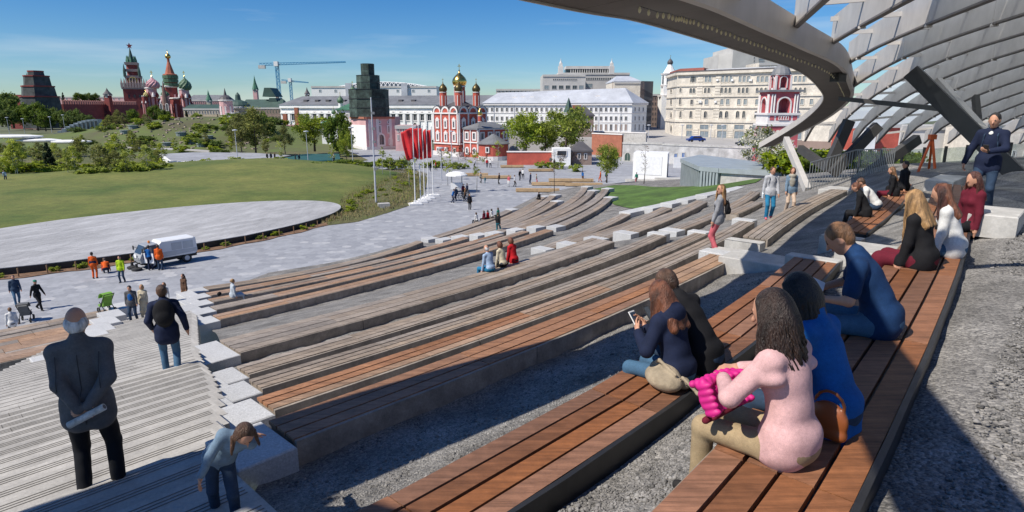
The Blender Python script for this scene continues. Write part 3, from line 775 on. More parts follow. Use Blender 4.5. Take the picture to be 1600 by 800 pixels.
# raking struts that carry the canopy
def strut(px0, py0, y0, px1, py1, y1, w, m, label, h=None):
    a, b2 = at_y(px0, py0, y0), at_y(px1, py1, y1)
    t = MB(); t.beam(a, b2, w, h or w*1.3); c = (a+b2)/2
    o = t.build('canopy_strut', m); 
    for v in o.data.vertices: v.co -= a
    o.location = a
    return tag(o, label, 'strut', 'raking struts under the canopy')
M_strut = mat('strut_paint', (0.055, 0.053, 0.052), 0.55, 0.1, 2)
strut(1615,300,19,1424,112,21.5,0.38,M_black,'thick black strut leaning left beside the standing man')
strut(1560,236,22,1462,128,24.5,0.30,M_rib,'grey strut running alongside the thick black one')
strut(1292,268,37,1327,188,37,0.42,M_strut,'dark strut leaning right, left one of the pair beyond the railing')
strut(1300,272,36.5,1372,196,36.5,0.42,M_strut,'dark strut leaning far right from the foot of the railing')
strut(1340,283,34,1434,217,35,0.40,M_strut,'low dark strut leaning right in front of the far seated pair')
strut(1292,262,38,1250,232,41,0.35,M_strut,'short black strut leaning left behind the railing')
strut(1262,298,33,1228,218,38,0.30,M_rib,'pale steel strut leaning left behind the walking couple')
strut(1312,118+36,34,1470,170,27,0.16,M_strut,'thin brown tie bar running level under the fins')
strut(1532,226,26,1524,150,27,0.2,M_strut,'short upright dark strut behind the standing man\'s head')
# fairy lights along the soffit
w = MB(); pts = []
for i in range(24, len(EC)-18):
    p, n = edge_frame(i); pts.append(p+n*(EW-0.25)+Vector((0,0,-0.05-0.02*(i % 2))))
w.tube(pts, 0.008, 4)
M_bulb = mat('bulb', (0.75, 0.66, 0.42), 0.3, 0.05, 3)
fl = thing('fairy_lights', 'string of small clear bulbs hung under the brown canopy edge', 'lights', pts[0])
w.build('cable', M_black, fl)
for i, p in enumerate(pts):
    for f in (0, 0.5):
        if i+1 < len(pts):
            q = p+(pts[i+1]-p)*f; b = MB(); b.lathe(q, [(0.004,-0.09),(0.02,-0.07),(0.022,-0.04),(0.01,-0.01),(0.006,0)], 6); b.build('bulb', M_bulb, fl)
sp = MB(); a = at_y(1310, 118, 26); sp.cbox(a, 0.7, 0.35, 0.5, 0.7)
spk = thing('floodlight', 'black louvred floodlight hanging inside the canopy edge where it turns', 'lamp', a)
sp.build('housing', M_black, spk)
sp = MB()
for j in range(4): sp.cbox(a+Vector((-0.15, -0.22, -0.16+0.1*j)), 0.62, 0.04, 0.05, 0.7)
sp.build('louvre', M_strut, spk)
# ================================================================ the city behind
M_red = mat('red_plaster', (0.46, 0.095, 0.065), 0.85, 0.10, 0.6, fine=((0.4, 0.15), (3, 0.1)))
M_brick = mat('kremlin_brick', (0.24, 0.055, 0.05), 0.9, 0.12, 0.3)
M_rose = mat('rose_plaster', (0.47, 0.10, 0.115), 0.85, 0.10, 0.6, fine=((0.5, 0.15),))
M_trim = mat('white_trim', (0.70, 0.67, 0.65), 0.8, 0.06, 1)
M_pinkw = mat('pink_plaster', (0.60, 0.36, 0.36), 0.85, 0.10, 0.4)
M_wht = mat('white_plaster', (0.80, 0.80, 0.785), 0.85, 0.05, 0.25, fine=((0.12, 0.08), (1.5, 0.06)))
M_offw = mat('off_white_plaster', (0.58, 0.57, 0.55), 0.85, 0.07, 0.25)
M_cream = mat('cream_stone', (0.62, 0.57, 0.49), 0.85, 0.10, 0.5, fine=((0.15, 0.14), (2, 0.1)))
M_beige = mat('beige_plaster', (0.48, 0.40, 0.29), 0.85, 0.10, 0.3)
M_conc2 = mat('pale_concrete', (0.50, 0.49, 0.47), 0.85, 0.08, 0.2)
M_brown = mat('brown_plaster', (0.26, 0.19, 0.16), 0.85, 0.10, 0.3)
M_roofg = mat('grey_metal_roof', (0.17, 0.175, 0.185), 0.6, 0.12, 0.4, fine=((0.3, 0.2), (2, 0.15)))
M_roofl = mat('pale_metal_roof', (0.47, 0.49, 0.53), 0.5, 0.08, 0.15, fine=((0.3, 0.1), (2.5, 0.08)))
M_roofd = mat('dark_roof', (0.085, 0.08, 0.085), 0.6, 0.12, 0.5)
M_green = mat('green_roof', (0.055, 0.16, 0.10), 0.55, 0.15, 0.4)
M_greend = mat('dark_green_roof', (0.045, 0.085, 0.07), 0.6, 0.15, 0.3)
M_gold = mat('gold', (0.78, 0.50, 0.14), 0.25, 0.08, 2, metal=1.0)
M_olive = mat('tarnished_dome', (0.11, 0.085, 0.035), 0.4, 0.1, 2, metal=0.6)
M_net = mat('scaffold_net', (0.040, 0.062, 0.054), 0.9, 0.35, 0.5, bump=0.6, bscale=3, fine=((0.5, 0.4), (4, 0.3)))
M_pane = mat('window_glass', (0.035, 0.045, 0.06), 0.12, 0.1, 1, spec=0.8)
M_pane_l = mat('shop_glass', (0.20, 0.24, 0.27), 0.1, 0.2, 1, spec=0.8)
M_blue = mat('crane_blue', (0.03, 0.22, 0.42), 0.5, 0.1, 1)
M_dred = mat('crane_red', (0.30, 0.05, 0.05), 0.5, 0.1, 1)
M_rbrick = mat('orange_brick', (0.36, 0.135, 0.085), 0.9, 0.12, 1.0)
M_door_b = mat('blue_door', (0.03, 0.13, 0.38), 0.5, 0.05, 2)
M_pinkdome = mat('pink_dome', (0.50, 0.27, 0.30), 0.5, 0.1, 1)
M_greendome = mat('green_dome', (0.08, 0.15, 0.085), 0.5, 0.1, 1)
M_yeldome = mat('yellow_dome', (0.45, 0.38, 0.14), 0.5, 0.1, 1)
M_stone_w = mat('rough_wall', (0.46, 0.455, 0.45), 0.9, 0.25, 0.5, bump=0.3, bscale=6)

def X(px, py, Y): return at_y(px, py, Y).x
def Z(px, py, Y): return at_y(px, py, Y).z
_wc = {}
def win_mesh(w, h, style, fm, gm, fr=0.12, depth=0.10):
    key = (round(w,2), round(h,2), style, fm.name, gm.name)
    if key in _wc: return _wc[key]
    b = MB()
    def outline(g):
        if style == 'rect': return [(-w/2-g, -g), (w/2+g, -g), (w/2+g, h+g), (-w/2-g, h+g)]
        r = w/2+g; hh = h-w/2
        return [(-w/2-g, -g), (w/2+g, -g)]+[(r*math.cos(a), hh+r*math.sin(a)) for a in np.linspace(0, math.pi, 7)]
    o, i = outline(fr), outline(0)
    k = len(o)
    vs = [(p[0], 0.0, p[1]) for p in o]+[(p[0], -depth, p[1]) for p in o]+[(p[0], -depth, p[1]) for p in i]+[(p[0], -0.02, p[1]) for p in i]
    fs = []
    for j in range(k):
        n = (j+1) % k
        fs += [(j, n, k+n, k+j), (k+j, k+n, 2*k+n, 2*k+j), (2*k+j, 2*k+n, 3*k+n, 3*k+j)]
    b.add(vs, fs); b.cur = 1
    b.add([(p[0], -0.025, p[1]) for p in i], [tuple(range(k))])
    b.cur = 0
    if h > 1.0: b.box(-0.03, 0.03, -0.055, -0.03, 0, h*0.98)
    if style == 'ped':
        pass
    me = bpy.data.meshes.new('window'); me.from_pydata(b.v, [], b.f); me.materials.append(fm); me.materials.append(gm)
    me.polygons.foreach_set('material_index', np.array(b.m, dtype=np.int32)); me.update()
    _wc[key] = me
    return me
class Facade:
    """a wall plane seen in the photograph between two plan points, left to right"""
    def __init__(s, x0, y0, x1, y1):
        s.a = Vector((x0, y0, 0)); s.b = Vector((x1, y1, 0)); s.L = (s.b-s.a).length; s.d = (s.b-s.a)/s.L
        s.n = Vector((s.d.y, -s.d.x, 0)); s.rz = math.atan2(s.d.y, s.d.x)
    def s_z(s, px, py):
        r = ray(px, py); den = r.x*s.n.x+r.y*s.n.y
        t = (s.a.x*s.n.x+s.a.y*s.n.y)/den
        p = Vector((r.x*t, r.y*t, H+r.z*t))
        return (p-s.a).dot(s.d), p.z
    def pt(s, q, z, out=0.0): return s.a+s.d*q+s.n*out+Vector((0, 0, z))
    def window(s, par, px, py0, py1, wpx, style, fm, gm, fr=0.12, name='window', depth=0.1, w=None):
        q, z1 = s.s_z(px, py0); _, z0 = s.s_z(px, py1); qa, _ = s.s_z(px+wpx, py0)
        return s.window_m(par, q, z0, w or max(0.3, round(qa-q, 1)), max(0.4, round(z1-z0, 1)), style, fm, gm, fr, name, depth)
    def window_m(s, par, q, z0, w, h, style, fm, gm, fr=0.12, name='window', depth=0.1):
        return link(name, win_mesh(w, h, style, fm, gm, fr, depth), par, s.pt(q, z0, 0.0)-wloc(par), s.rz)
    def band(s, par, z0, z1, out, m, name='cornice', q0=0, q1=None, inn=0.05):
        q1 = s.L if q1 is None else q1
        b = MB(); b.loft([[s.pt(q, z0, -inn), s.pt(q, z0, out), s.pt(q, z1, out), s.pt(q, z1, -inn)] for q in (q0, q1)])
        return b.build(name, m, par)
def poly_building(name, label, cat, plan, z0, z1, m, group=None):
    c = sum((Vector((p[0], p[1], 0)) for p in plan), Vector())/len(plan)
    th = thing(name, label, cat, (c.x, c.y, max(0, z0)), group)
    b = MB(); b.prism(plan, z0, z1); b.build('wall', m, th)
    return th
def hip_roof(par, plan4, z0, z1, m, inset=0.5, over=0.4, name='roof', ridge=None):
    P = [Vector((p[0], p[1], z0)) for p in plan4]; c = sum(P, Vector())/4
    P = [p+(p-c).normalized()*over for p in P]
    a, b2 = (P[0]+P[3])/2, (P[1]+P[2])/2
    r0, r1 = a+(b2-a)*inset*0.5, b2+(a-b2)*inset*0.5
    r0.z = r1.z = z1
    b = MB(); b.add(P+[r0, r1]+[p-Vector((0,0,0.3)) for p in P], [(0,1,5,4),(2,3,4,5),(1,2,5),(3,0,4),(0,6,7,1),(1,7,8,2),(2,8,9,3),(3,9,6,0),(6,9,8,7)])
    return b.build(name, m, par)
def onion(par, c, r, h, m, cross=True, ribs=0, name='dome', n=16):
    prof = [(0.72,0),(0.92,0.12),(1.0,0.25),(0.97,0.38),(0.80,0.54),(0.52,0.68),(0.26,0.79),(0.12,0.88),(0.04,1.0)]
    b = MB(); c = Vector(c)
    if ribs:
        k = ribs*2; b.loft([[c+Vector((r*p*(1+0.05*(-1)**j)*math.cos(2*math.pi*j/k+z*2.2), r*p*(1+0.05*(-1)**j)*math.sin(2*math.pi*j/k+z*2.2), h*z)) for j in range(k)] for p, z in prof])
    else: b.lathe(c, [(r*p, h*z) for p, z in prof], n)
    d = b.build(name, m, par, smooth=not ribs)
    if cross:
        b = MB(); t = c+Vector((0,0,h*0.97)); s_ = r*0.5
        b.cbox(t+Vector((0,0,s_*0.9)), 0.07*r, 0.07*r, s_*1.9); b.cbox(t+Vector((0,0,s_*1.2)), s_*0.9, 0.06*r, 0.07*r); b.cbox(t+Vector((0,0,s_*1.5)), s_*0.5, 0.06*r, 0.06*r)
        b.lathe(t, [(0.02*r,-0.02*r),(0.13*r,0.05*r),(0.02*r,0.2*r)], 6)
        b.build('cross', M_gold, par)
    return d
def drum(par, c, r, z0, z1, m, name='drum', n=12, slits=6, cap=True, slit_m=None):
    b = MB(); c = Vector((c[0], c[1], 0)); b.lathe(c, [(r, z0), (r, z1)], n); b.build(name, m, par)
    if cap:
        b = MB(); b.lathe(c, [(r*1.0, z1-0.12*r), (r*1.12, z1-0.05*r), (r*1.12, z1+0.08*r), (r*0.9, z1+0.14*r)], n); b.build('drum_moulding', M_trim, par); b = MB(); b.lathe(c, [(r*1.05, z0), (r*1.1, z0+0.1*r), (r*1.0, z0+0.2*r)], n); b.build('drum_base', M_trim, par)
    if slits:
        b = MB()
        for j in range(slits):
            a = 2*math.pi*j/slits+0.26
            p = c+Vector((math.cos(a), math.sin(a), 0))*r*1.0+Vector((0,0,(z0+z1)/2)); b.cbox(p, 0.12*r, 0.22*r, (z1-z0)*0.62, a)
        b.build('slit_window', slit_m or M_trim, par)

# ---------------------------------------------------------------- red five-domed cathedral beside the plaza
Yc = 150.0
fc = at_y(717.4, 247, Yc); fc.z = 0
e1 = Vector((-0.72, 0.694, 0)); e2 = Vector((0.694, 0.72, 0))
SD = 9.2; zt = Z(717, 176, Yc); za = Z(717, 164, Yc)
ch = thing('red_cathedral', 'red church with white trim, one gold and several dark onion domes, beside the plaza flags', 'church', fc)
plan = [fc, fc+e2*SD, fc+e2*SD+e1*SD, fc+e1*SD]
b = MB(); b.prism(plan, 0.0, zt); b.build('wall', M_red, ch)
b = MB(); b.prism([fc-(e1+e2)*0.25, fc+e2*(SD+0.25)-e1*0.25, fc+(e1+e2)*(SD+0.25), fc+e1*(SD+0.25)-e2*0.25], 0, 1.1); b.build('plinth', M_trim, ch)
b = MB(); cc = fc+(e1+e2)*SD/2
b.add([p+(cc-p)*0.03+Vector((0,0,zt)) for p in plan]+[cc+Vector((0,0,za+1.6))], [(0,1,4),(1,2,4),(2,3,4),(3,0,4)]); b.build('roof', M_roofd, ch)
for face, (o_, d_) in enumerate(((fc+e1*SD, -e1), (fc, e2))):
    F_ = Facade(o_.x, o_.y, (o_+d_*SD).x, (o_+d_*SD).y)
    bw = SD/3
    for i in range(3):
        q = bw*(i+0.5)
        b = MB(); r = bw/2-0.05
        arc = [(r*math.cos(t), r*math.sin(t)) for t in np.linspace(0, math.pi, 9)]
        b.loft([[F_.pt(q+x, zt+z*1.0, o) for x, z in arc] for o in (-0.8, 0.06)]); b.build('gable_arch', M_red, ch)
        b = MB(); arc2 = [((r+0.05)*math.cos(t), (r+0.05)*math.sin(t)) for t in np.linspace(0, math.pi, 9)]; arc3 = [((r-0.42)*math.cos(t), (r-0.42)*math.sin(t)) for t in np.linspace(0, math.pi, 9)]
        for s_ in range(8):
            b.loft([[F_.pt(q+x, zt+z, o) for x, z in (arc2[s_], arc2[s_+1], arc3[s_+1], arc3[s_])] for o in (0.05, 0.22)])
        b.build('arch_trim', M_trim, ch)
        b = MB(); arc4 = [((r+0.22)*math.cos(t), (r+0.16)*math.sin(t)) for t in np.linspace(0.08, math.pi-0.08, 9)]
        for s_ in range(8):
            b.loft([[F_.pt(q+x, zt+z, o) for x, z in (arc4[s_], arc4[s_+1], arc2[s_+1], arc2[s_])] for o in (-1.6, 0.28)])
        b.build('arch_roof', M_roofd, ch)
        for py0, py1 in ((190, 199.5), (211, 220)):
            z1, z0 = Z(717, py0, Yc), Z(717, py1, Yc)
            F_.window_m(ch, q, z0, 0.6, z1-z0, 'rect', M_trim, M_pane, 0.32, depth=0.2)
            b = MB(); b.loft([[F_.pt(q+x, z1+z, o) for x, z in ((-0.75, 0.3), (0.75, 0.3), (0, 1.0))] for o in (0.02, 0.24)]); b.build('window_pediment', M_trim, ch)
        z1, z0 = Z(717, 233, Yc), Z(717, 239, Yc); F_.window_m(ch, q, z0, 0.55, z1-z0, 'rect', M_trim, M_pane, 0.25, depth=0.2)
    for i in range(4):
        q = min(max(bw*i, 0.2), SD-0.2); b = MB(); b.loft([[F_.pt(q+x, z, o) for x, o in ((-0.17, -0.02), (0.17, -0.02), (0.17, 0.24), (-0.17, 0.24))] for z in (Z(717, 223, Yc), zt+0.1)]); b.build('pilaster', M_trim, ch)
    for z in (Z(717, 225, Yc), zt-0.15): F_.band(ch, z-0.16, z+0.16, 0.3, M_trim, 'string_course')
for (u, v, r, zb, m, nm) in ((0.5,0.5,1.55,None,M_gold,0), (0.19,0.19,1.0,None,M_olive,1), (0.19,0.81,1.0,None,M_olive,1), (0.81,0.19,1.0,None,M_olive,1), (0.81,0.81,1.0,None,M_olive,1)):
    p = fc+e1*SD*u+e2*SD*v
    z0 = za-1.0; z1 = za+3.0 if nm else za+4.4
    drum(ch, p, r*0.86, z0, z1, M_red); onion(ch, (p.x, p.y, z1+0.1), r*(1.22 if nm == 0 else 1.08)*0.94, r*2.35, m)
# refectory, porch and apse
a0 = fc+e2*1.2-e1*0.4
rw = [a0, a0+e2*9.5-e1*0.5, a0+e2*9.5-e1*5.6, a0-e1*5.1]
zr = Z(730, 200, Yc)
b = MB(); b.prism(rw, 0, zr); b.build('refectory_wall', M_red, ch); hip_roof(ch, [rw[3], rw[2], rw[1], rw[0]], zr, Z(740, 191, Yc), M_roofg, 0.6, 0.5)
for o_, d_, L in ((rw[0], rw[3]-rw[0], 5.1), (rw[3], rw[2]-rw[3], 9.5)):
    F_ = Facade(o_.x, o_.y, o_.x+d_.x, o_.y+d_.y)
    k = 2 if L < 6 else 4
    for i in range(k):
        q = F_.L*(i+0.5)/k
        F_.window_m(ch, q, Z(730, 217, Yc), 0.75, 1.4, 'rect', M_trim, M_pane, 0.3, depth=0.18); F_.window_m(ch, q, Z(730, 239, Yc), 0.7, 1.2, 'arch', M_trim, M_pane, 0.28, depth=0.18)
    for z in (Z(730, 222, Yc), zr-0.25): F_.band(ch, z-0.14, z+0.14, 0.25, M_trim, 'string_course')
    for q in (0.15, F_.L/2, F_.L-0.15):
        b = MB(); b.loft([[F_.pt(q+x, z, o) for x, o in ((-0.14,-0.02),(0.14,-0.02),(0.14,0.2),(-0.14,0.2))] for z in (1.1, zr-0.3)]); b.build('pilaster', M_trim, ch)
ap = at_y(771, 240, Yc-8.5)
b = MB(); b.lathe((ap.x, ap.y, 0), [(3.3, 0.9), (3.3, 3.6)], 20); b.build('apse', M_red, ch)
b = MB(); b.lathe((ap.x, ap.y, 0), [(3.4, 0), (3.4, 0.9)], 20); b.build('apse_plinth', M_trim, ch)
b = MB(); b.lathe((ap.x, ap.y, 0), [(3.65, 3.5), (3.65, 3.65), (0.4, 5.6), (0.05, 5.7)], 20); b.build('apse_roof', M_roofg, ch)
F_ = Facade(ap.x-2.2, ap.y-2.9, ap.x+0.2, ap.y-3.38); F_.window_m(ch, 1.0, 1.9, 0.45, 0.9, 'rect', M_trim, M_pane, 0.2, depth=0.2)
sd = at_y(750, 190, Yc-2); drum(ch, (sd.x, sd.y), 0.5, Z(750, 190, Yc), Z(750, 181, Yc), M_red, slits=0); onion(ch, (sd.x, sd.y, Z(750, 181, Yc)), 0.55, 1.9, M_gold)

# ---------------------------------------------------------------- long white building with the pale metal roof
Yl0, Yl1 = 196, 186
fa = Facade(X(756, 160, Yl0), Yl0, X(988, 160, Yl1), Yl1)
fb = Facade(X(988, 160, Yl1), Yl1, X(1011, 160, Yl1+10), Yl1+10)
dd = Vector((-fa.n.x, -fa.n.y, 0))
zE = fa.s_z(850, 161)[1]; zR = Z(880, 137.5, Yl1+6)
pb = fa.a+dd*11; pc_ = fb.b+dd*1.0
lw_ = poly_building('long_white_building', 'long white three storey building under a pale grey metal roof with round dormers', 'building', [fa.a, fa.b, fb.b, pb], -0.5, zE, M_wht)
b = MB(); A_, B_, C_, D_ = [Vector((p.x, p.y, zE)) for p in (fa.a-fa.d*0.5+fa.n*0.6, fa.b+fa.n*0.6+fa.d*0.3, fb.b+fb.n*0.6+fb.d*0.5, pb)]
r0 = at_y(778, 145, Yl0+6); r1 = at_y(977, 137.5, Yl1+7)
b.add([A_, B_, C_, D_, r0, r1], [(0,1,5,4), (1,2,5), (2,3,4,5), (3,0,4)]); b.build('roof', M_roofl, lw_)
fa.band(lw_, zE-0.6, zE-0.02, 0.45, M_trim, 'cornice'); fb.band(lw_, zE-0.6, zE-0.02, 0.45, M_trim, 'cornice')
for z_py in (176.5, 191): 
    z = fa.s_z(900, z_py)[1]; fa.band(lw_, z-0.12, z+0.12, 0.12, M_trim, 'string_course'); fb.band(lw_, z-0.12, z+0.12, 0.12, M_trim, 'string_course')
for py0, py1, m in ((168, 174, M_pane), (182, 188, M_pane), (194.5, 203.5, M_brown)):
    for i in range(30):
        px = 761+i*7.75
        if px > 985: continue
        fa.window(lw_, px, py0, py1, 2.6, 'rect', M_trim, m if i % 5 else M_pane, 0.1, w=0.62)
    for i in range(3): fb.window(lw_, 992.2+i*6.4, py0, py1, 2.6, 'rect', M_trim, M_pane, 0.1, w=0.8)
for px, py in ((801,155),(814.6,154.7),(828.5,154.5),(865.5,154),(932.5,153)):
    q, z = fa.s_z(px, py+1.5); b = MB(); c = fa.pt(q, z, -3.4)
    arc = [(1.15*math.cos(t), 1.15*math.sin(t)) for t in np.linspace(0, math.pi, 9)]
    b.loft([[c+fa.d*x+Vector((0,0,zz_))+fa.n*o for x, zz_ in arc] for o in (-1.5, 0.9)]); b.cur = 1
    arc = [(0.6*math.cos(t), 0.15+0.6*math.sin(t)) for t in np.linspace(0, math.pi, 7)]
    b.loft([[c+fa.d*x+Vector((0,0,zz_))+fa.n*o for x, zz_ in arc] for o in (0.8, 0.95)])
    b.build('dormer', [M_trim, M_pane], lw_)
for i in range(7):
    q = fa.L*(i+0.5)/7; b = MB(); b.tube([fa.pt(q, 0, 0.12), fa.pt(q, zE-0.5, 0.12)], 0.07, 6); b.build('downpipe', M_roofl, lw_)

# ---------------------------------------------------------------- blocks behind it
def simple_block(name, label, Y, px0, px1, pyt, pyb, depth, m, rows=(), roof=None, cat='building', group=None, side=None):
    F_ = Facade(X(px0, pyt, Y), Y, X(px1, pyt, Y), Y)
    z1 = F_.s_z((px0+px1)/2, pyt)[1]; z0 = min(-0.5, F_.s_z((px0+px1)/2, pyb)[1]) if pyb > 168 else F_.s_z((px0+px1)/2, pyb)[1]-6
    th = poly_building(name, label, cat, [F_.a, F_.b, F_.b+Vector((0, depth, 0)), F_.a+Vector((0, depth, 0))], -0.5, z1, m, group)
    for (py0, py1, p0, p1, n, wpx, style, fm, gm) in rows:
        for i in range(n): F_.window(th, p0+(p1-p0)*i/max(1, n-1), py0, py1, wpx, style, fm, gm, 0.15)
    F_.band(th, z1-0.9, z1+0.02, 0.3, M_conc2 if m is not M_brick else M_brick, 'cornice')
    return th, F_, z1
th, F_, z1 = simple_block('concrete_office', 'pale concrete office block rising behind the long white building', 290, 848, 915, 116.5, 150, 25, M_conc2,
    [(123.3, 125.5, 865, 900, 12, 1.6, 'rect', M_conc2, M_pane), (133.5, 139, 866, 898, 4, 6.5, 'rect', M_conc2, M_pane), (133.5, 139, 854, 854, 1, 6.5, 'rect', M_conc2, M_pane_l), (133.5, 139, 908, 908, 1, 6.5, 'rect', M_conc2, M_pane_l)])
th2, F2, z12 = simple_block('concrete_office', 'wide concrete office wing with a row of fins on its roof terrace', 305, 872, 984, 113.6, 150, 25, M_conc2,
    [(121.5, 125, 917, 967, 16, 2.0, 'rect', M_conc2, M_pane), (131, 137, 920, 920, 1, 11, 'rect', M_conc2, M_pane_l)])
zf = F2.s_z(930, 106)[1]
b = MB(); b.loft([[F2.pt(q, z, o) for z, o in ((zf-0.3, -14), (zf-0.3, -3), (zf+1.0, -3), (zf+1.0, -14))] for q in (F2.s_z(885, 110)[0], F2.s_z(957, 110)[0])]); b.build('roof_slab', M_conc2, th2)
b = MB(); b.loft([[F2.pt(q, z, o) for z, o in ((z12-0.5, -14), (z12-0.5, -5.5), (zf-0.3, -5.5), (zf-0.3, -14))] for q in (F2.s_z(885, 110)[0], F2.s_z(957, 110)[0])]); b.build('recess', M_pane, th2)
for i in range(18):
    q = F2.s_z(893+i*3.6, 110)[0]; b = MB(); b.loft([[F2.pt(q+x, z, o) for x, o in ((-0.18,-4.6),(0.18,-4.6),(0.18,-3.2),(-0.18,-3.2))] for z in (z12-0.2, zf-0.3)]); b.build('roof_fin', M_conc2, th2)
for px in (876, 955.5):
    p = at_y(px, 110, 300)
    b = MB(); z = z12-1; zt_ = Z(px, 103.5, 300); b.cbox((p.x, p.y, (z+zt_)/2), 2.3, 2.3, zt_-z); z3 = Z(px, 99, 300); b.cbox((p.x, p.y, (zt_+z3)/2), 1.5, 1.5, z3-zt_)
    b.lathe((p.x, p.y, z3), [(0.75, 0), (0.2, Z(px, 95, 300)-z3), (0.05, Z(px, 91, 300)-z3)], 6); b.build('turret', M_offw, th2)
# street receding between the blocks
thx, Fx, zx = simple_block('beige_block', 'beige corner block with a pale roof behind the right end of the white building', 232, 960, 1001, 126.5, 170, 20, M_cream)
fs_ = Facade(X(1001, 127, 232), 232, X(1021, 127, 330), 330)
b = MB(); b.loft([[fs_.pt(q, z, o) for z, o in ((-0.5, -10), (-0.5, 0), (h_, 0), (h_, -10))] for q, h_ in ((0, zx), (fs_.L*0.5, zx+2), (fs_.L, zx+4))]); b.build('street_wing', M_brown, thx)
for r_ in range(5):
    for i in range(14): fs_.window_m(thx, 4+i*6.6, 2+r_*3.6, 1.6, 2.2, 'rect', M_brown, M_pane, 0.15)
hip_roof(thx, [(Fx.a.x, Fx.a.y), (Fx.b.x, Fx.b.y), (Fx.b.x, Fx.b.y+20), (Fx.a.x, Fx.a.y+20)], zx, zx+2.2, M_roofl, 0.5)
simple_block('street_house', 'tall brown house closing the narrow street between the blocks', 345, 1012, 1032, 147, 205, 18, M_brown, [(152+8*j, 156+8*j, 1016, 1028, 4, 1.6, 'rect', M_brown, M_pane) for j in range(6)])
simple_block('low_far_roof', 'low pale building just left of the concrete office on the skyline', 330, 775, 850, 139, 160, 20, M_conc2, [(141.5, 144, 780, 845, 12, 2, 'rect', M_conc2, M_pane)])

# ---------------------------------------------------------------- the cream corner palace
Yp0, Yp1 = 198, 172
pf = Facade(X(1092, 165, Yp0), Yp0, X(1320, 165, Yp1), Yp1)
pm = Facade(X(1056, 165, 203), 203, pf.a.x, pf.a.y)
pl_ = Facade(X(1041, 165, 222), 222, pm.a.x, pm.a.y)
zc = pf.s_z(1125, 111.5)[1]
pal = poly_building('corner_palace', 'cream stone palace of five storeys with arched windows on the street corner', 'building', [pl_.a, pm.a, pf.a, pf.b, pf.b+Vector((6, 22, 0)), pl_.a+Vector((6, 10, 0))], -0.5, zc, M_cream)
for f in (pf, pm, pl_):
    f.band(pal, zc-0.7, zc+0.02, 0.8, M_cream, 'cornice'); f.band(pal, zc+0.02, zc+0.5, 0.35, M_roofd, 'gutter')
    for zy, h_ in ((320, 0.25), (400, 0.25), (478, 0.3), (575, 0.45)):
        z = pf.s_z(1150, 60+.2249*zy)[1]; f.band(pal, z-h_, z+h_*0.6, 0.35, M_cream, 'string_course')
    f.band(pal, -0.5, pf.s_z(1150, 60+.2249*698)[1], 0.2, M_brown, 'plinth')
def pw(f, zx, y0, y1, w, st, gm=M_pane, fr=0.16): f.window(pal, 1030+.2249*zx, 60+.2249*y0, 60+.2249*y1, w*.2249, st, M_cream, gm, fr, depth=0.16)
for zx in (437, 557, 682, 800, 960): pw(pf, zx, 600, 632, 66, 'rect', M_pane_l); pw(pf, zx, 645, 702, 66, 'rect', M_pane_l)
for zx in (315,): pw(pf, zx, 600, 632, 58, 'rect', M_pane_l); pw(pf, zx, 645, 695, 58, 'rect', M_pane_l)
pw(pm, 210, 598, 628, 40, 'rect', M_pane_l); pw(pm, 210, 640, 690, 40, 'rect', M_pane_l)
for zx in (323, 430, 470, 547, 590, 675, 715, 800, 840, 930, 970): pw(pf, zx, 505, 552, 20, 'arch')
for zx in (330, 438, 478, 556, 600, 682, 725, 810, 850, 947, 995, 1060): pw(pf, zx, 422, 460, 21, 'rect', M_pane_l)
for zx in (323, 347, 437, 465, 493, 557, 586, 614, 683, 712, 741, 830, 860, 950, 983, 1015): pw(pf, zx, 342, 380, 16, 'arch')
for zx in (330, 355, 443, 472, 501, 565, 594, 623, 690, 720, 750, 830, 860, 950, 980, 1010): pw(pf, zx, 262, 303, 19, 'rect', M_pane_l)
for zx, l in ((222, ((505,552,'arch'),)), (228, ((425,460,'rect'),)), (222, ((345,380,'arch'),)), (243, ((345,380,'arch'),)), (228, ((265,303,'rect'),)), (248, ((265,303,'rect'),))):
    for y0, y1, st_ in l: pw(pm, zx, y0, y1, 17, st_)
for zx, y0, y1 in ((150, 345, 372), (148, 405, 460), (105, 345, 375), (105, 410, 460), (105, 510, 550), (150, 505, 550), (105, 600, 650)): pw(pl_ if zx < 115 else pm, zx-18 if zx < 115 else zx, y0, y1, 12, 'arch')
# rusticated strips, balcony, pediment
for zx in (395, 270):
    q, z = pf.s_z(1030+.2249*zx, 180)
    for i in range(14):
        b = MB(); z0 = pf.s_z(1150, 60+.2249*570)[1]+i*0.95; b.loft([[pf.pt(q+x, zz_, o) for x, o in ((-0.9,-0.03),(0.9,-0.03),(0.9,0.16),(-0.9,0.16))] for zz_ in (z0, z0+0.8)]); b.build('quoin', M_cream, pal)
for i in range(7):
    for zx in (255, 370, 497, 620, 745, 880):
        q, z = pf.s_z(1030+.2249*zx, 200); z0 = 0.9+i*0.62; b = MB(); b.loft([[pf.pt(q+x, zz_, o) for x, o in ((-0.9,-0.03),(0.9,-0.03),(0.9,0.2),(-0.9,0.2))] for zz_ in (z0, z0+0.54)]); b.build('quoin', M_cream, pal)
q, z = pm.s_z(1060, 171); b = MB(); b.loft([[pm.pt(q_, z+zz_, o) for zz_, o in ((-0.3,-0.1),(-0.2,0.12),(0.7,0.12),(0.7,0.06),(0,0.06),(0,-0.1))] for q_ in (q-1.8, q+1.8)]); b.build('balcony', M_cream, pal)
q, z = pf.s_z(1104, 152); b = MB(); b.loft([[pf.pt(q+x, z+zz_, o) for x, zz_ in ((-2.2,0),(2.2,0),(1.4,1.0),(-1.4,1.0))] for o in (0, 0.5)]); b.build('pediment', M_cream, pal)
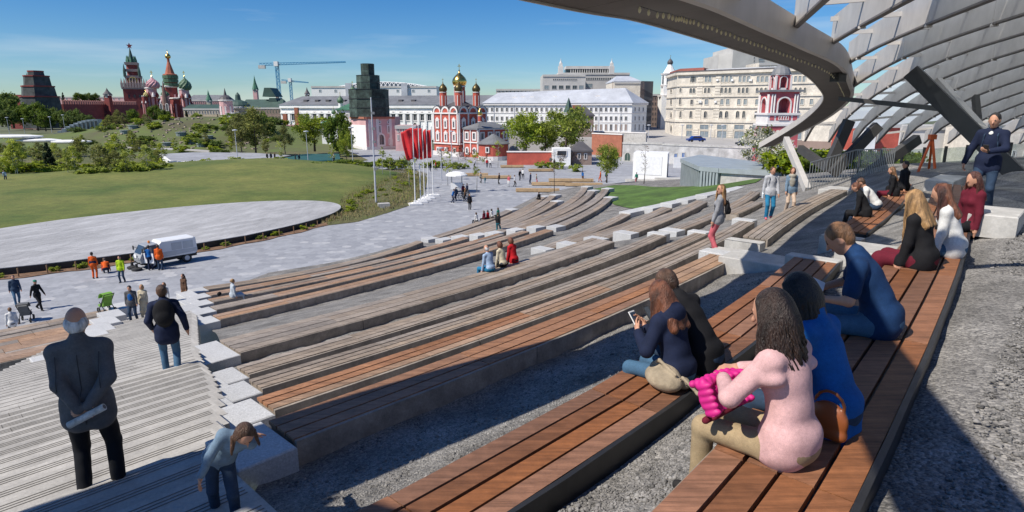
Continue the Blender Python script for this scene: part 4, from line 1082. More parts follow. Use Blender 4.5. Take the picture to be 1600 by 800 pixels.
b = MB(); b.prism([pl_.a+Vector((2, 6, 0)), pm.a+Vector((2, 5, 0)), pf.a+Vector((2, 4, 0)), pf.a+Vector((8, 16, 0))], zc, zc+1.6); b.build('attic', mat('rust_roof', (0.28,0.09,0.07), 0.7, 0.1, 1), pal)
b = MB(); b.prism([pf.a+Vector((3, 5, 0)), pf.b+Vector((0, 5, 0)), pf.b+Vector((6, 20, 0)), pf.a+Vector((6, 18, 0))], zc, zc+1.1); b.build('attic', M_roofl, pal)
for zx in (395, 408, 512, 285, 636, 1060-420, 291):
    q, z = pf.s_z(1030+.2249*zx, 60+.2249*(440 if zx % 2 else 290)); b = MB(); c = pf.pt(q, z, 0.35); b.cbox(c, 0.7, 0.4, 0.55, pf.rz); b.build('air_conditioner', M_white, pal)
# tower block and white steeple behind the palace
thb, Fb, zb = simple_block('concrete_tower_block', 'tall bare concrete tower block showing above the cream palace roof', 300, 1146, 1215, 73, 120, 30, M_conc2)
b = MB(); b.prism([Fb.a, Fb.a+Vector((-4.5, 6, 0)), Fb.a+Vector((-4.5, 30, 0)), Fb.a+Vector((0, 30, 0))], -0.5, zb-3); b.build('sloped_wing', M_conc2, thb)
for i in range(7): Fb.window(thb, 1190, 84+i*4, 87+i*4, 9, 'rect', M_conc2, M_pane_l, 0.1)
for i in range(6): Fb.window(thb, 1178.5, 84+i*5, 87+i*5, 1.4, 'rect', M_conc2, M_pane, 0.1)
simple_block('cream_rooftop_house', 'cream penthouse block on the skyline right of the concrete tower', 215, 1186, 1300, 98, 112, 12, M_cream, [(103, 105, 1202, 1208, 3, 2, 'rect', M_cream, M_pane)])
sp_ = at_y(1042, 190, 250); stp = thing('white_steeple', 'white church bell tower with a dark cupola left of the cream palace', 'bell tower', (sp_.x, sp_.y, 0))
def tier(par, c, w, z0, z1, m, name='tier', n=4):
    b = MB(); b.lathe((c.x, c.y, 0), [(w, z0), (w, z1)], n, math.pi/4 if n == 4 else 0); b.build(name, m, par)
zz = lambda py: Z(1044, py, 250)
tier(stp, sp_, 4.6, 0, zz(150), M_wht); tier(stp, sp_, 3.6, zz(150), zz(134), M_wht); tier(stp, sp_, 3.0, zz(134), zz(116), M_wht, n=8)
for z in (150, 134, 116): b = MB(); b.lathe((sp_.x, sp_.y, zz(z)), [(4.2 if z > 140 else 3.3, -0.3), (4.4 if z > 140 else 3.5, 0.3)], 8); b.build('cornice', M_trim, stp)
for j in range(8):
    a = math.pi/8+j*math.pi/4; F_ = Facade(sp_.x+2.8*math.sin(a)-1.15*math.cos(a), sp_.y-2.8*math.cos(a)-1.15*math.sin(a), sp_.x+2.8*math.sin(a)+1.15*math.cos(a), sp_.y-2.8*math.cos(a)+1.15*math.sin(a)); F_.window_m(stp, 1.15, zz(132), 1.0, 3.4, 'arch', M_wht, M_pane, 0.1)
b = MB(); b.lathe((sp_.x, sp_.y, zz(116)), [(2.7, 0), (1.0, zz(103)-zz(116)), (0.9, zz(101)-zz(116))], 8); b.build('tent_roof', M_wht, stp); onion(stp, (sp_.x, sp_.y, zz(101)), 1.1, 2.6, M_roofd)
# ---------------------------------------------------------------- red and white bell tower at the canopy's tip
Yb = 118; bc = at_y(1212.5, 200, Yb); bt = thing('red_bell_tower', 'red and white three tier bell tower with open arches at the canopy edge', 'bell tower', (bc.x, bc.y, 0))
zb_ = lambda zy: Z(1214, 60+.2249*zy, Yb); m1 = Yb/971.0*.2249
def arch_tier(c, hw, z0, z1, ow, oz0, oz1, m):
    """four corner piers and arch heads around open arches"""
    for fx, fy in ((-1,-1),(1,-1),(1,1),(-1,1)):
        b = MB(); pw_ = hw-ow; cx_, cy_ = c.x+fx*(hw-pw_/2), c.y+fy*(hw-pw_/2); b.box(cx_-pw_/2, cx_+pw_/2, cy_-pw_/2, cy_+pw_/2, z0, z1); b.build('corner_pier', m, bt)
    for k_ in range(4):
        a = k_*math.pi/2; F_ = Facade(c.x+hw*math.sin(a)-ow*math.cos(a), c.y-hw*math.cos(a)-ow*math.sin(a), c.x+hw*math.sin(a)+ow*math.cos(a), c.y-hw*math.cos(a)+ow*math.sin(a))
        b = MB(); N = 8; ar = [(ow-ow*math.cos(t), oz1-ow+ow*math.sin(t)) for t in np.linspace(0, math.pi, N+1)]
        for s_ in range(N): b.loft([[F_.pt(ar[s_][0], ar[s_][1], o), F_.pt(ar[s_+1][0], ar[s_+1][1], o), F_.pt(ar[s_+1][0], z1, o), F_.pt(ar[s_][0], z1, o)] for o in (-0.6, -0.01)])
        b.build('arch_head', m, bt)
        b = MB()
        for s_ in range(N):
            p_, q_ = ar[s_], ar[s_+1]; sc = lambda v: (ow+(v[0]-ow)*1.22, oz1-ow+(v[1]-oz1+ow)*1.22)
            b.loft([[F_.pt(*v, o) for v in (p_, q_, sc(q_), sc(p_))] for o in (0, 0.14)])
        for x_ in (-0.1*ow, 2.1*ow): b.loft([[F_.pt(x_+d_, z, o) for d_, o in ((-0.11*ow,0),(0.11*ow,0),(0.11*ow,0.14),(-0.11*ow,0.14))] for z in (oz0, oz1-ow)])
        b.build('arch_trim', M_trim, bt)
        b = MB(); b.loft([[F_.pt(x_, z, o) for z, o in ((z0,-0.6),(z0,0.02),(oz0,0.02),(oz0,-0.6))] for x_ in (0, 2*ow)]); b.build('parapet', M_trim, bt)
hw2 = 95*m1
for z0, z1, w_ in ((0, zb_(610), hw2*1.12),): b = MB(); b.box(bc.x-w_, bc.x+w_, bc.y-w_, bc.y+w_, z0, z1); b.build('base', M_rose, bt)
b = MB(); w_ = hw2*1.08; b.box(bc.x-w_, bc.x+w_, bc.y-w_, bc.y+w_, zb_(610), zb_(530)); b.build('lower_tier', M_trim, bt)
F_ = Facade(bc.x-w_, bc.y-w_, bc.x+w_, bc.y-w_)
for q_, hw_ in ((0.13, 0.07), (0.5, 0.24), (0.87, 0.07)): b = MB(); b.loft([[F_.pt(2*w_*(q_+s_*hw_), z, o) for s_, o in ((-1,0),(1,0),(1,0.05),(-1,0.05))] for z in (zb_(568), zb_(537))]); b.build('red_panel', M_rose, bt)
for i in range(4): F_.window_m(bt, 2*w_*(0.38+i*0.08), zb_(562), 0.32, 0.6, 'arch', M_trim, M_pane, 0.08, depth=0.16)
for zy, w_ in ((600, 1.2), (525, 1.18), (368, 1.2)): b = MB(); b.box(bc.x-hw2*w_, bc.x+hw2*w_, bc.y-hw2*w_, bc.y+hw2*w_, zb_(zy)-0.14, zb_(zy)+0.2); b.build('cornice', M_trim if zy > 400 else M_roofg, bt)
arch_tier(bc, hw2, zb_(525), zb_(372), 36*m1*1.1, zb_(518), zb_(415), M_rose)
for k_ in range(4):
    a = k_*math.pi/2; F_ = Facade(bc.x+hw2*math.sin(a)-hw2*math.cos(a), bc.y-hw2*math.cos(a)-hw2*math.sin(a), bc.x+hw2*math.sin(a)+hw2*math.cos(a), bc.y-hw2*math.cos(a)+hw2*math.sin(a))
    for q_ in (0.06, 0.15, 0.85, 0.94):
        b = MB(); b.lathe(F_.pt(2*hw2*q_, 0, 0.12), [(0.17, zb_(520)), (0.15, zb_(390))], 8); b.build('column', M_trim, bt)
hw1 = 50*m1; arch_tier(bc, hw1, zb_(362), zb_(258), 22*m1, zb_(345), zb_(268), M_rose)
for fx, fy in ((-1,-1),(1,-1),(1,1),(-1,1)):
    b = MB(); b.box(bc.x+fx*hw1-0.16, bc.x+fx*hw1+0.16, bc.y+fy*hw1-0.16, bc.y+fy*hw1+0.16, zb_(360), zb_(262)); b.build('column', M_trim, bt)
b = MB(); b.lathe((bc.x, bc.y, zb_(258)), [(hw1*1.3, 0), (hw1*1.25, 0.35), (hw1*1.02, 1.1), (hw1*0.55, 1.75), (0.05, 2.0)], 12); b.build('roof', M_roofg, bt)
b = MB(); b.lathe((bc.x, bc.y, zb_(262)), [(hw1*1.36, 0), (hw1*1.36, 0.25)], 4, math.pi/4); b.build('cornice', M_trim, bt)
tier(bt, bc, 0.25, zb_(258)+1.8, zb_(185), M_trim, 'finial', 8)

# ---------------------------------------------------------------- arcade building, white hall with lattice roof
Yg0, Yg1 = 262, 238
gf = Facade(X(439, 180, Yg0), Yg0, X(760, 180, Yg1), Yg1)
zg = gf.s_z(560, 164)[1]
gd = poly_building('arcade_building', 'long white arcade building with arched windows and a dark grey roof', 'building', [gf.a, gf.b, gf.b+Vector((3, 25, 0)), gf.a+Vector((3, 25, 0))], -0.5, zg, M_wht)
b = MB(); up = gf.s_z(560, 149)[1]; u0 = [gf.pt(-0.8, zg, 0.8), gf.pt(gf.L, zg, 0.8), gf.pt(gf.L, up, -10), gf.pt(4, up, -10)]; b.add(u0+[gf.pt(4, zg, -22), gf.pt(gf.L, zg, -22)], [(0,1,2,3), (3,2,5,4), (0,3,4)]); b.build('roof', M_roofg, gd)
gf.band(gd, zg-1.2, zg-0.02, 0.6, M_wht, 'cornice'); gf.band(gd, zg-3.4, zg-2.9, 0.5, M_wht, 'cornice')
i = 0
for px in np.arange(447, 740, 11.2):
    gf.window(gd, px, 175.0, 188, 5.4, 'arch', M_trim, M_pane, 0.35, depth=0.25)
    if i % 3 == 0: gf.window(gd, px, 192, 206, 5.4, 'arch', M_trim, M_pane, 0.35, depth=0.25)
    q, z = gf.s_z(px+5.6, 180); b = MB(); b.loft([[gf.pt(q+x, zz_, o) for x, o in ((-0.45,-0.03),(0.45,-0.03),(0.45,0.45),(-0.45,0.45))] for zz_ in (0, zg-3.2)]); b.build('half_column', M_wht, gd); i += 1
for px in (470, 488, 505, 530, 620, 640): 
    q, z = gf.s_z(px, 158); b = MB(); b.cbox(gf.pt(q, z, -4), 1.6, 2.0, 1.2, gf.rz); b.build('roof_hatch', M_roofd, gd)
thw, Fw, zw = simple_block('white_hall', 'low bright white modern hall behind the arcade building roof', 340, 486, 682, 134.5, 150, 30, M_white, [(140, 144, 500, 670, 8, 3.5, 'rect', M_white, M_pane_l)])
b = MB(); zb0 = Fw.s_z(600, 136.5)[1]; N = 24; pts_t = []
for i in range(N+1):
    px = 508+(668-508)*i/N; py = 127+ (137.5-127)*((px-594)/86)**2
    pts_t.append(Fw.pt(Fw.s_z(px, 135)[0], Fw.s_z(px, min(py, 136))[1], -8))
for i in range(N):
    b.loft([[pts_t[i], pts_t[i+1], Vector((pts_t[i+1].x, pts_t[i+1].y, zb0-1)), Vector((pts_t[i].x, pts_t[i].y, zb0-1))], [p+Vector((0, 3, 0)) for p in (pts_t[i], pts_t[i+1])]+[Vector((pts_t[i+1].x, pts_t[i+1].y+3, zb0-1)), Vector((pts_t[i].x, pts_t[i].y+3, zb0-1))]])
b.build('glass_vault', mat('vault_glass', (0.11, 0.14, 0.17), 0.3, 0.1, 1), thw)
b = MB()
for i in range(N):
    for s_ in (1, -1):
        lo = Vector((pts_t[i if s_ > 0 else i+1].x, pts_t[0].y-0.3, zb0)); hi = pts_t[i+1 if s_ > 0 else i]+Vector((0,-0.3,0.0))
        b.beam(lo, hi, 0.35, 0.3)
for i in range(N): b.beam(pts_t[i]+Vector((0,-0.3,0)), pts_t[i+1]+Vector((0,-0.3,0)), 0.4, 0.4)
b.build('lattice', M_white, thw)
for px in (545, 632): b = MB(); q = Fw.s_z(px, 135)[0]; b.loft([[Fw.pt(q+x, z, o) for x, o in ((-1.6,0),(1.6,0),(1.6,1.2),(-1.6,1.2))] for z in (0, Fw.s_z(px, 130)[1])]); b.build('stair_tower', M_roofl, thw)
# ---------------------------------------------------------------- netted tower, pink gatehouse, white church
Yt = 184; tc = at_y(578, 180, Yt); nt_ = thing('scaffolded_tower', 'stepped bell tower wrapped in dark green scaffold netting', 'tower', (tc.x, tc.y, 0))
zs = lambda zy: Z(578, 90+.2*zy, Yt)
for zx0, zx1, y0, y1 in ((672, 932, 462, 250), (716, 866, 250, 140), (740, 826, 140, 50)):
    cx_ = at_y(420+.2*(zx0+zx1)/2, 90+.2*(y0+y1)/2, Yt); w_ = (zx1-zx0)*.2*Yt/971*0.5*0.98
    b = MB(); z0, z1 = zs(y0), zs(y1)
    k_ = max(2, int((z1-z0)/2.0)); rr = []
    for i in range(k_+1): rr += [(w_*1.18*(1+0.02*random.uniform(-1,1)), z0+(z1-z0)*i/k_)]
    b.lathe((tc.x, tc.y, 0), rr, 8, 0.35); b.build('netting', M_net, nt_)
    for i in range(k_+1):
        b = MB(); zr_ = z0+(z1-z0)*i/k_; b.lathe((tc.x, tc.y, zr_), [(w_*1.2, -0.06), (w_*1.2, 0.06)], 8, 0.35); b.build('scaffold_deck', M_black, nt_)
pc0 = at_y(572, 230, 176)
pg_l = Facade(X(549, 200, 184), 184, X(572, 200, 176), 176); pg_r = Facade(X(572, 200, 176), 176, X(617, 200, 181), 181)
zp = Z(572, 183, 176)
pg = poly_building('pink_gatehouse', 'pink and white two storey gatehouse with an arched passage below the netted tower', 'building', [pg_l.a, pg_l.b, pg_r.b, pg_r.b+Vector((0, 9, 0)), pg_l.a+Vector((0, 9, 0))], -0.5, zp, M_pinkw)
for f in (pg_l, pg_r): f.band(pg, zp-0.5, zp+0.05, 0.4, M_rbrick, 'cornice'); f.band(pg, 0, 0.8, 0.1, M_trim, 'plinth')
for px, w_ in ((578, 3), (590, 3), (610, 3)): q = pg_r.s_z(px, 200)[0]; b = MB(); b.loft([[pg_r.pt(q+x, z, o) for x, o in ((-0.4,-0.02),(0.4,-0.02),(0.4,0.12),(-0.4,0.12))] for z in (0.8, zp-0.5)]); b.build('pilaster', M_trim, pg)
for px in (593, 607): pg_r.window(pg, px, 197, 207, 2.2, 'rect', M_trim, M_pane, 0.3, depth=0.2)
for px in (593, 607): pg_r.window(pg, px, 189.5, 192, 2, 'rect', M_trim, M_pane, 0.2, depth=0.2)
pg_r.window(pg, 595, 210, 226, 9, 'arch', M_trim, M_pane, 0.4, depth=0.25, name='gate_arch'); pg_r.window(pg, 610, 216, 225, 3.4, 'arch', M_trim, M_pane, 0.3)
b = MB(); b.loft([[pg_l.pt(q, z, o) for z, o in ((0.8,0),(0.8,0.06),(zp-2.2,0.06),(zp-2.2,0))] for q in (0.3, pg_l.L-0.2)]); b.build('sunlit_wall_panel', M_wht, pg)  # left wall's sunlit paleness put into the colour as a white sheet
wc_ = at_y(540, 200, 192); Fq_ = Facade(X(527, 190, 190), 190, X(566, 190, 190), 190); zw_ = Fq_.s_z(540, 171)[1]
wch = poly_building('white_church', 'small white church with green hip roof and green onion dome by the netted tower', 'church', [Fq_.a, Fq_.b, Fq_.b+Vector((0, 9, 0)), Fq_.a+Vector((0, 9, 0))], -0.5, zw_, M_wht)
hip_roof(wch, [Fq_.a, Fq_.b, Fq_.b+Vector((0, 9, 0)), Fq_.a+Vector((0, 9, 0))], zw_, Fq_.s_z(550, 160)[1], M_green, 0.9)
for px, py0, py1 in ((535, 178, 184), (542, 178, 184), (536, 192, 198), (545, 192, 198)): Fq_.window(wch, px, py0, py1, 1.6, 'rect', M_trim, M_pane, 0.15)
for px, pyd, pyb, r in ((551.5, 150, 160, 1.15), (532, 161, 168, 0.85), (521.5, 178, 186, 0.6)):
    p = at_y(px, pyd, 193); drum(wch, p, r*0.75, Z(px, pyb+3, 193), Z(px, pyd, 193), M_wht, slits=0); onion(wch, (p.x, p.y, Z(px, pyd, 193)), r*1.15, r*2.8, M_greendome)
Fr_ = Facade(X(502, 200, 187), 187, X(527, 200, 187), 187); zr_ = Fr_.s_z(515, 193)[1]
b = MB(); b.prism([Fr_.a, Fr_.b, Fr_.b+Vector((0, 7, 0)), Fr_.a+Vector((0, 7, 0))], -0.5, zr_); b.build('annex_wall', M_wht, wch); hip_roof(wch, [Fr_.a, Fr_.b, Fr_.b+Vector((0, 7, 0)), Fr_.a+Vector((0, 7, 0))], zr_, Fr_.s_z(515, 184)[1], M_green, 0.8, name='annex_roof')
for px in (507, 514, 520): Fr_.window(wch, px, 197, 202, 1.5, 'rect', M_trim, M_pane, 0.12)
simple_block('grey_house', 'low grey pink house with a dark roof between the gatehouse and the red flags', 172, 617, 650, 196, 225, 8, M_pinkw, [(200, 206, 622, 646, 4, 2, 'rect', M_trim, M_pane), (211, 219, 622, 646, 4, 2, 'rect', M_trim, M_pane)])

# ---------------------------------------------------------------- trading rows and houses on the far left
thg, Fg, zg2 = simple_block('trading_rows', 'long beige trading arcade with green roofs right of the onion domed cathedral', 385, 286, 345, 169.5, 192, 15, M_beige, [(173, 178, 290, 342, 13, 2, 'arch', M_trim, M_pane), (183, 189, 290, 342, 13, 2, 'arch', M_trim, M_pane)])
hip_roof(thg, [Fg.a, Fg.b, Fg.b+Vector((0, 15, 0)), Fg.a+Vector((0, 15, 0))], zg2, Fg.s_z(310, 163)[1], M_greend, 0.1)
thg, Fg, zg2 = simple_block('brown_trading_house', 'long brown house with a green roof and dark gables before the crane', 380, 375, 440, 168, 190, 15, M_brown, [(172, 177, 380, 436, 13, 2, 'arch', M_beige, M_pane), (181, 187, 380, 436, 13, 2, 'arch', M_beige, M_pane)])
hip_roof(thg, [Fg.a, Fg.b, Fg.b+Vector((0, 15, 0)), Fg.a+Vector((0, 15, 0))], zg2, Fg.s_z(400, 155)[1], M_greend, 0.1)
for px0, px1, pt_, pb_ in ((410, 431, 137, 151), (418, 439, 153, 168)):
    a_, b_ = X(px0, pb_, 385), X(px1, pb_, 385); z0, z1 = Z(420, pb_, 385), Z(420, pt_, 385)
    m_ = MB(); m_.loft([[(a_, 385, z0), (b_, 385, z0), (a_+(b_-a_)*0.62, 385, z1), (a_+(b_-a_)*0.18, 385, z1)], [(a_, 397, z0), (b_, 397, z0), (a_+(b_-a_)*0.62, 397, z1), (a_+(b_-a_)*0.18, 397, z1)]]); m_.build('steep_roof', M_greend, thg)
thh, Fh, zh = simple_block('red_brick_museum', 'long dusky red building with grey roof on the skyline behind the trading arcade', 470, 293, 352, 156, 170, 15, M_pinkw, [(159, 164, 296, 350, 18, 1.6, 'rect', M_pinkw, M_pane)])
hip_roof(thh, [Fh.a, Fh.b, Fh.b+Vector((0, 15, 0)), Fh.a+Vector((0, 15, 0))], zh, Fh.s_z(320, 148)[1], M_roofg, 0.1)
def spire_tower(name, label, px, Y, pyb, pym, pyt, wpx, m, rm, cat='tower', flare=1.0):
    p = at_y(px, pym, Y); th_ = thing(name, label, cat, (p.x, p.y, 0)); w_ = wpx*Y/971*0.5*1.2
    tier(th_, p, w_, 0, Z(px, pym, Y), m, 'shaft', 4)
    b = MB(); zt_ = Z(px, pyt, Y)-Z(px, pym, Y); b.lathe((p.x, p.y, Z(px, pym, Y)), [(w_*1.15*flare, 0), (w_*1.15*flare, 0.4), (w_*0.45, zt_*0.5), (0.08, zt_*0.94), (0.05, zt_)], 8); b.build('spire', rm, th_)
    F_ = Facade(p.x-w_*0.7, p.y-w_*0.72, p.x+w_*0.7, p.y-w_*0.72); F_.window_m(th_, w_*0.7, Z(px, pym+4, Y), w_*0.5, 1.4*Y/300, 'arch', M_trim, M_pane, 0.2)
    b = MB(); b.lathe((p.x, p.y, Z(px, pym, Y)), [(w_*1.25, -0.5), (w_*1.25, 0)], 4, math.pi/4); b.build('cornice', M_trim, th_)
    return th_, p
spire_tower('green_roof_tower', 'small tower with a green tapered roof above the trading arcade', 326.5, 400, 170, 157, 140, 7, M_beige, M_green)
spire_tower('green_spire_tower', 'slender tower with a tall green spire left of the blue cranes', 399, 560, 158, 140, 117, 7, M_pinkw, M_green)
spire_tower('dark_spire', 'small dark pointed turret behind the arcade building beside the second crane', 480, 420, 150, 147, 136, 6, M_brown, M_roofd)
spire_tower('dark_spire', 'thin dark turret just left of the tall blue crane mast', 433, 430, 160, 147, 138, 4, M_brown, M_roofd)
# pinkish domed church among them
pch = at_y(355, 180, 330); bch = thing('domed_chapel', 'small pink and cream chapel with round drum, columns and dark dome before the trading arcade', 'church', (pch.x, pch.y, 0))
drum(bch, pch, 3.2, 0, Z(352, 157, 330), M_pinkw, slits=8); b = MB(); b.lathe((pch.x, pch.y, Z(352, 157, 330)), [(3.5, 0), (2.6, 1.6), (0.8, 2.6), (0.3, 5.0), (0.05, 6.2)], 12); b.build('dome', M_roofd, bch)
Fk = Facade(X(345, 185, 322), 322, X(379, 185, 322), 322); zk = Fk.s_z(360, 183)[1]
b = MB(); b.prism([Fk.a+Vector((0,1.5,0)), Fk.b+Vector((0,1.5,0)), Fk.b+Vector((0,10,0)), Fk.a+Vector((0,10,0))], 0, zk); b.build('wall', M_beige, bch)
for i in range(6): b = MB(); b.lathe(Fk.pt(Fk.L*(i+0.5)/8, 0, 0), [(0.42, 0), (0.36, zk)], 8); b.build('column', M_trim, bch)
b = MB(); b.loft([[Fk.pt(q, zk+z, o) for q, z in ((-0.5,0),(Fk.L*0.75,0),(Fk.L*0.37,2.2))] for o in (0.6, -9)]); b.build('pediment', M_trim, bch)
dm = at_y(373, 167, 345); drum(bch, dm, 5.6, 0, Z(373, 168, 345), M_beige, slits=8); b = MB(); b.lathe((dm.x, dm.y, Z(373, 168, 345)), [(6.2, 0), (5.8, 1.4), (4.2, 3.0), (1.5, 4.0), (1.2, 6.5), (0.1, 8)], 16); b.build('dome', M_greend, bch)
simple_block('low_white_house', 'small white gabled house in front of the arcade building at the crane foot', 230, 411, 432, 199, 206, 8, M_wht, [(201, 204, 416, 428, 3, 1.6, 'rect', M_trim, M_pane)])
wh = at_y(421, 200, 231); wr = thing('ruined_chamber_house', 'old red and white chamber house with two brick chimneys beside the arcade building', 'house', (wh.x+9, wh.y, 0))
hip_roof(wr, [(wh.x-5, wh.y-3), (wh.x+6, wh.y-3), (wh.x+6, wh.y+5), (wh.x-5, wh.y+5)], Z(420, 199, 231), Z(420, 184, 231), M_roofl, 0.9)
for px, py in ((445, 178), (463, 168)):
    p = at_y(px, py, 232); b = MB(); b.cbox((p.x, p.y, p.z/2), 1.3, 1.3, p.z); b.build('chimney', M_rbrick, wr)
b = MB(); p = at_y(455, 195, 234); b.cbox((p.x, p.y, p.z/2), 11, 6, p.z); b.build('wall', M_pinkw, wr)

# ---------------------------------------------------------------- cranes
def crane(label, px, Y, pyt, pyb, pj0, pj1, m, w):
    p = at_y(px, pyt, Y); th_ = thing('tower_crane', label, 'crane', (p.x, p.y, 0), 'tower cranes')
    b = MB(); zb2 = 0
    for fx in (-1, 1):
        for fy in (-1, 1): b.beam((p.x+fx*w, p.y+fy*w, zb2), (p.x+fx*w, p.y+fy*w, p.z), w*0.35, w*0.35)
    z = 0; s_ = 1
    while z < p.z-2*w:
        for fy in (-1, 1): b.beam((p.x-w*s_, p.y+fy*w, z), (p.x+w*s_, p.y+fy*w, z+2.4*w), w*0.22, w*0.22)
        z += 2.4*w; s_ = -s_
    b.build('mast', m, th_)
    a, e = at_y(pj0[0], pj0[1], Y), at_y(pj1[0], pj1[1], Y); b = MB()
    for o in (-w*0.7, w*0.7): b.beam(a+Vector((0, o, 0)), e+Vector((0, o, 0)), w*0.35, w*0.35)
    t0 = a+Vector((0,0,1.7*w)); t1 = e+Vector((0,0,0.6*w)); b.beam(t0, t1, w*0.4, w*0.4)
    k_ = 26
    for i in range(k_):
        lo = a+(e-a)*i/k_; hi = t0+(t1-t0)*(i+0.5)/k_; l2 = a+(e-a)*(i+1)/k_
        b.beam(lo, hi, w*0.2, w*0.2); b.beam(hi, l2, w*0.2, w*0.2)
    b.build('jib', m, th_)
    b = MB(); b.cbox(a+Vector((2*w, 0, -w)), 5*w, 2*w, 2.4*w); b.build('counterweight', M_conc2, th_)
    b = MB(); b.cbox(p+Vector((0, -w, 0.5*w)), 3*w, 3*w, 3.4*w); b.build('cab', M_white if m is M_blue else m, th_)
crane('tall blue tower crane with the long jib over the arcade building', 432.5, 540, 101, 160, (405, 102.5), (540, 97.5), M_blue, 1.1)
crane('shorter blue tower crane behind the tall one', 453.5, 600, 126, 160, (440, 127), (482, 129.5), M_blue, 0.95)

# ---------------------------------------------------------------- cathedral with striped domes
Yv = 405; P2 = lambda zx, zy: (180+.1876*zx, 60+.1876*zy); mv = Yv*.1876/971*1.02
vb = at_y(*P2(425, 560), Yv); vas = thing('onion_dome_cathedral', 'brick cathedral with swirled pink and green onion domes around a tall tent spire', 'church', (vb.x, vb.y, 0))
def vz(zx, zy): return at_y(*P2(zx, zy), Yv)
for zx, zy0, zy1, r, m in ((425, 660, 400, 58, M_brick), (312, 660, 415, 42, M_pinkw), (572, 660, 425, 38, M_pinkw), (452, 660, 478, 26, M_pinkw), (285, 660, 482, 20, M_brick), (345, 660, 500, 40, M_brick), (500, 660, 500, 50, M_brick), (590, 660, 500, 30, M_brick)):
    p = vz(zx, (zy0+zy1)/2); z1 = vz(zx, zy1).z; dy = {425: 6, 312: 0, 572: 2, 452: -5, 285: -4}.get(zx, 3)
    drum(vas, (p.x, p.y+dy), r*mv, 0, z1, m, slits=8, n=8 if r > 25 else 10, slit_m=M_pinkw if m is M_brick else M_brick)
    if r < 45:
        for j in range(8):
            a = 2*math.pi*j/8; b = MB(); b.lathe((p.x+math.cos(a)*r*mv, p.y+dy+math.sin(a)*r*mv, z1*0.78), [(r*mv*0.36, 0), (r*mv*0.3, r*mv*0.4), (0.05, r*mv*0.9)], 6); b.build('kokoshnik', M_trim if j % 2 else M_brick, vas)
p = vz(420, 350); z0 = vz(420, 400).z
b = MB(); b.lathe((p.x, p.y+6, 0), [(50*mv, z0), (50*mv, vz(420, 310).z), (54*mv, vz(420, 308).z), (54*mv, vz(420, 295).z), (36*mv, vz(410, 290).z), (10*mv, vz(392, 190).z), (10*mv, vz(390, 160).z)], 8); b.build('tent_spire', mat('tent_brick', (0.40, 0.13, 0.08), 0.85, 0.15, 0.3), vas)
b = MB()
for j in range(16):
    a = 2*math.pi*j/16
    for zy, k_ in ((385, 51), (350, 51), (318, 53)): b.cbox((p.x+math.cos(a)*k_*mv, p.y+6+math.sin(a)*k_*mv, vz(420, zy).z), 0.5, 1.6, 2.0, a)
b.build('kokoshnik', M_greendome, vas)
onion(vas, (p.x, p.y+6, vz(388, 160).z), 21*mv, (vz(385, 105).z-vz(385, 160).z), M_gold)
for zx, zb2, zt2, r, m, rb, dy in ((310, 418, 315, 50, M_pinkdome, 12, 0), (566, 430, 312, 46, M_greendome, 10, 2), (450, 482, 430, 30, M_greendome, 8, -5), (285, 486, 440, 20, M_yeldome, 8, -4)):
    p = vz(zx, (zb2+zt2)/2); onion(vas, (p.x, p.y+dy, vz(zx, zb2).z), r*mv, vz(zx, zt2).z-vz(zx, zb2).z, m, ribs=rb)
p = vz(520, 560); z0, z1 = vz(520, 560).z, vz(512, 390).z
b = MB(); b.lathe((p.x, p.y-14, 0), [(26*mv, 0), (26*mv, z0), (30*mv, z0), (24*mv, z0+1), (5*mv, z1), (0.1, z1+2)], 8); b.build('bell_tower', mat('bell_brown', (0.20, 0.12, 0.10), 0.85, 0.15, 0.5), vas)
F_ = Facade(p.x-3, p.y-14-26*mv*0.93, p.x+3, p.y-14-26*mv*0.93)
for q in (1.2, 4.8): F_.window_m(vas, q, vz(520, 600).z, 1.2, 4, 'arch', M_trim, M_pane, 0.3)
# ---------------------------------------------------------------- fortress: gate tower, wall, corner tower, small tower
Ys = 470; ms = Ys*.1876/971*1.02
sz = lambda zx, zy: at_y(*P2(zx, zy), Ys)
sp0 = sz(176, 500); gt = thing('clock_gate_tower', 'red brick clock tower with white tracery, green spire and a star on top', 'tower', (sp0.x, sp0.y, 0))
def gtier(zx, hwz, zy0, zy1, m, name='tier', n=4):
    tier(gt, sp0, hwz*ms*1.414 if n == 4 else hwz*ms, max(0, sz(zx, zy0).z), sz(zx, zy1).z, m, name, n)
gtier(180, 74, 700, 412, M_brick); gtier(175, 50, 412, 322, M_brick); gtier(165, 40, 322, 215, M_brick, n=8)
for zy, hwz in ((415, 80), (322, 54), (268, 43), (212, 44)):
    b = MB(); b.lathe((sp0.x, sp0.y, sz(170, zy).z), [(hwz*ms*1.414, -0.9), (hwz*ms*1.45, 0.9)], 4, math.pi/4); b.build('cornice', mat('tracery', (0.40, 0.30, 0.27), 0.85, 0.1, 1), gt)
for fx in range(9):
    for fy in (-1, 1):
        o = (-1+fx/4)*76*ms; b = MB(); z = sz(175, 408).z; b.cbox((sp0.x+o, sp0.y+fy*76*ms, z+1.2), 1.4, 1.4, 3.4); b.lathe((sp0.x+o, sp0.y+fy*76*ms, z+2.9), [(0.8, 0), (0.05, 3.4)], 4, math.pi/4); b.build('pinnacle', mat('tracery', (0.40, 0.30, 0.27), 0.85, 0.1, 1), gt)
for o in (-50, 50): b = MB(); b.lathe((sp0.x+o*ms, sp0.y-50*ms, sz(170, 322).z), [(1.0, 0), (0.9, 4), (0.05, 9)], 6); b.build('corner_spire', M_greend, gt)
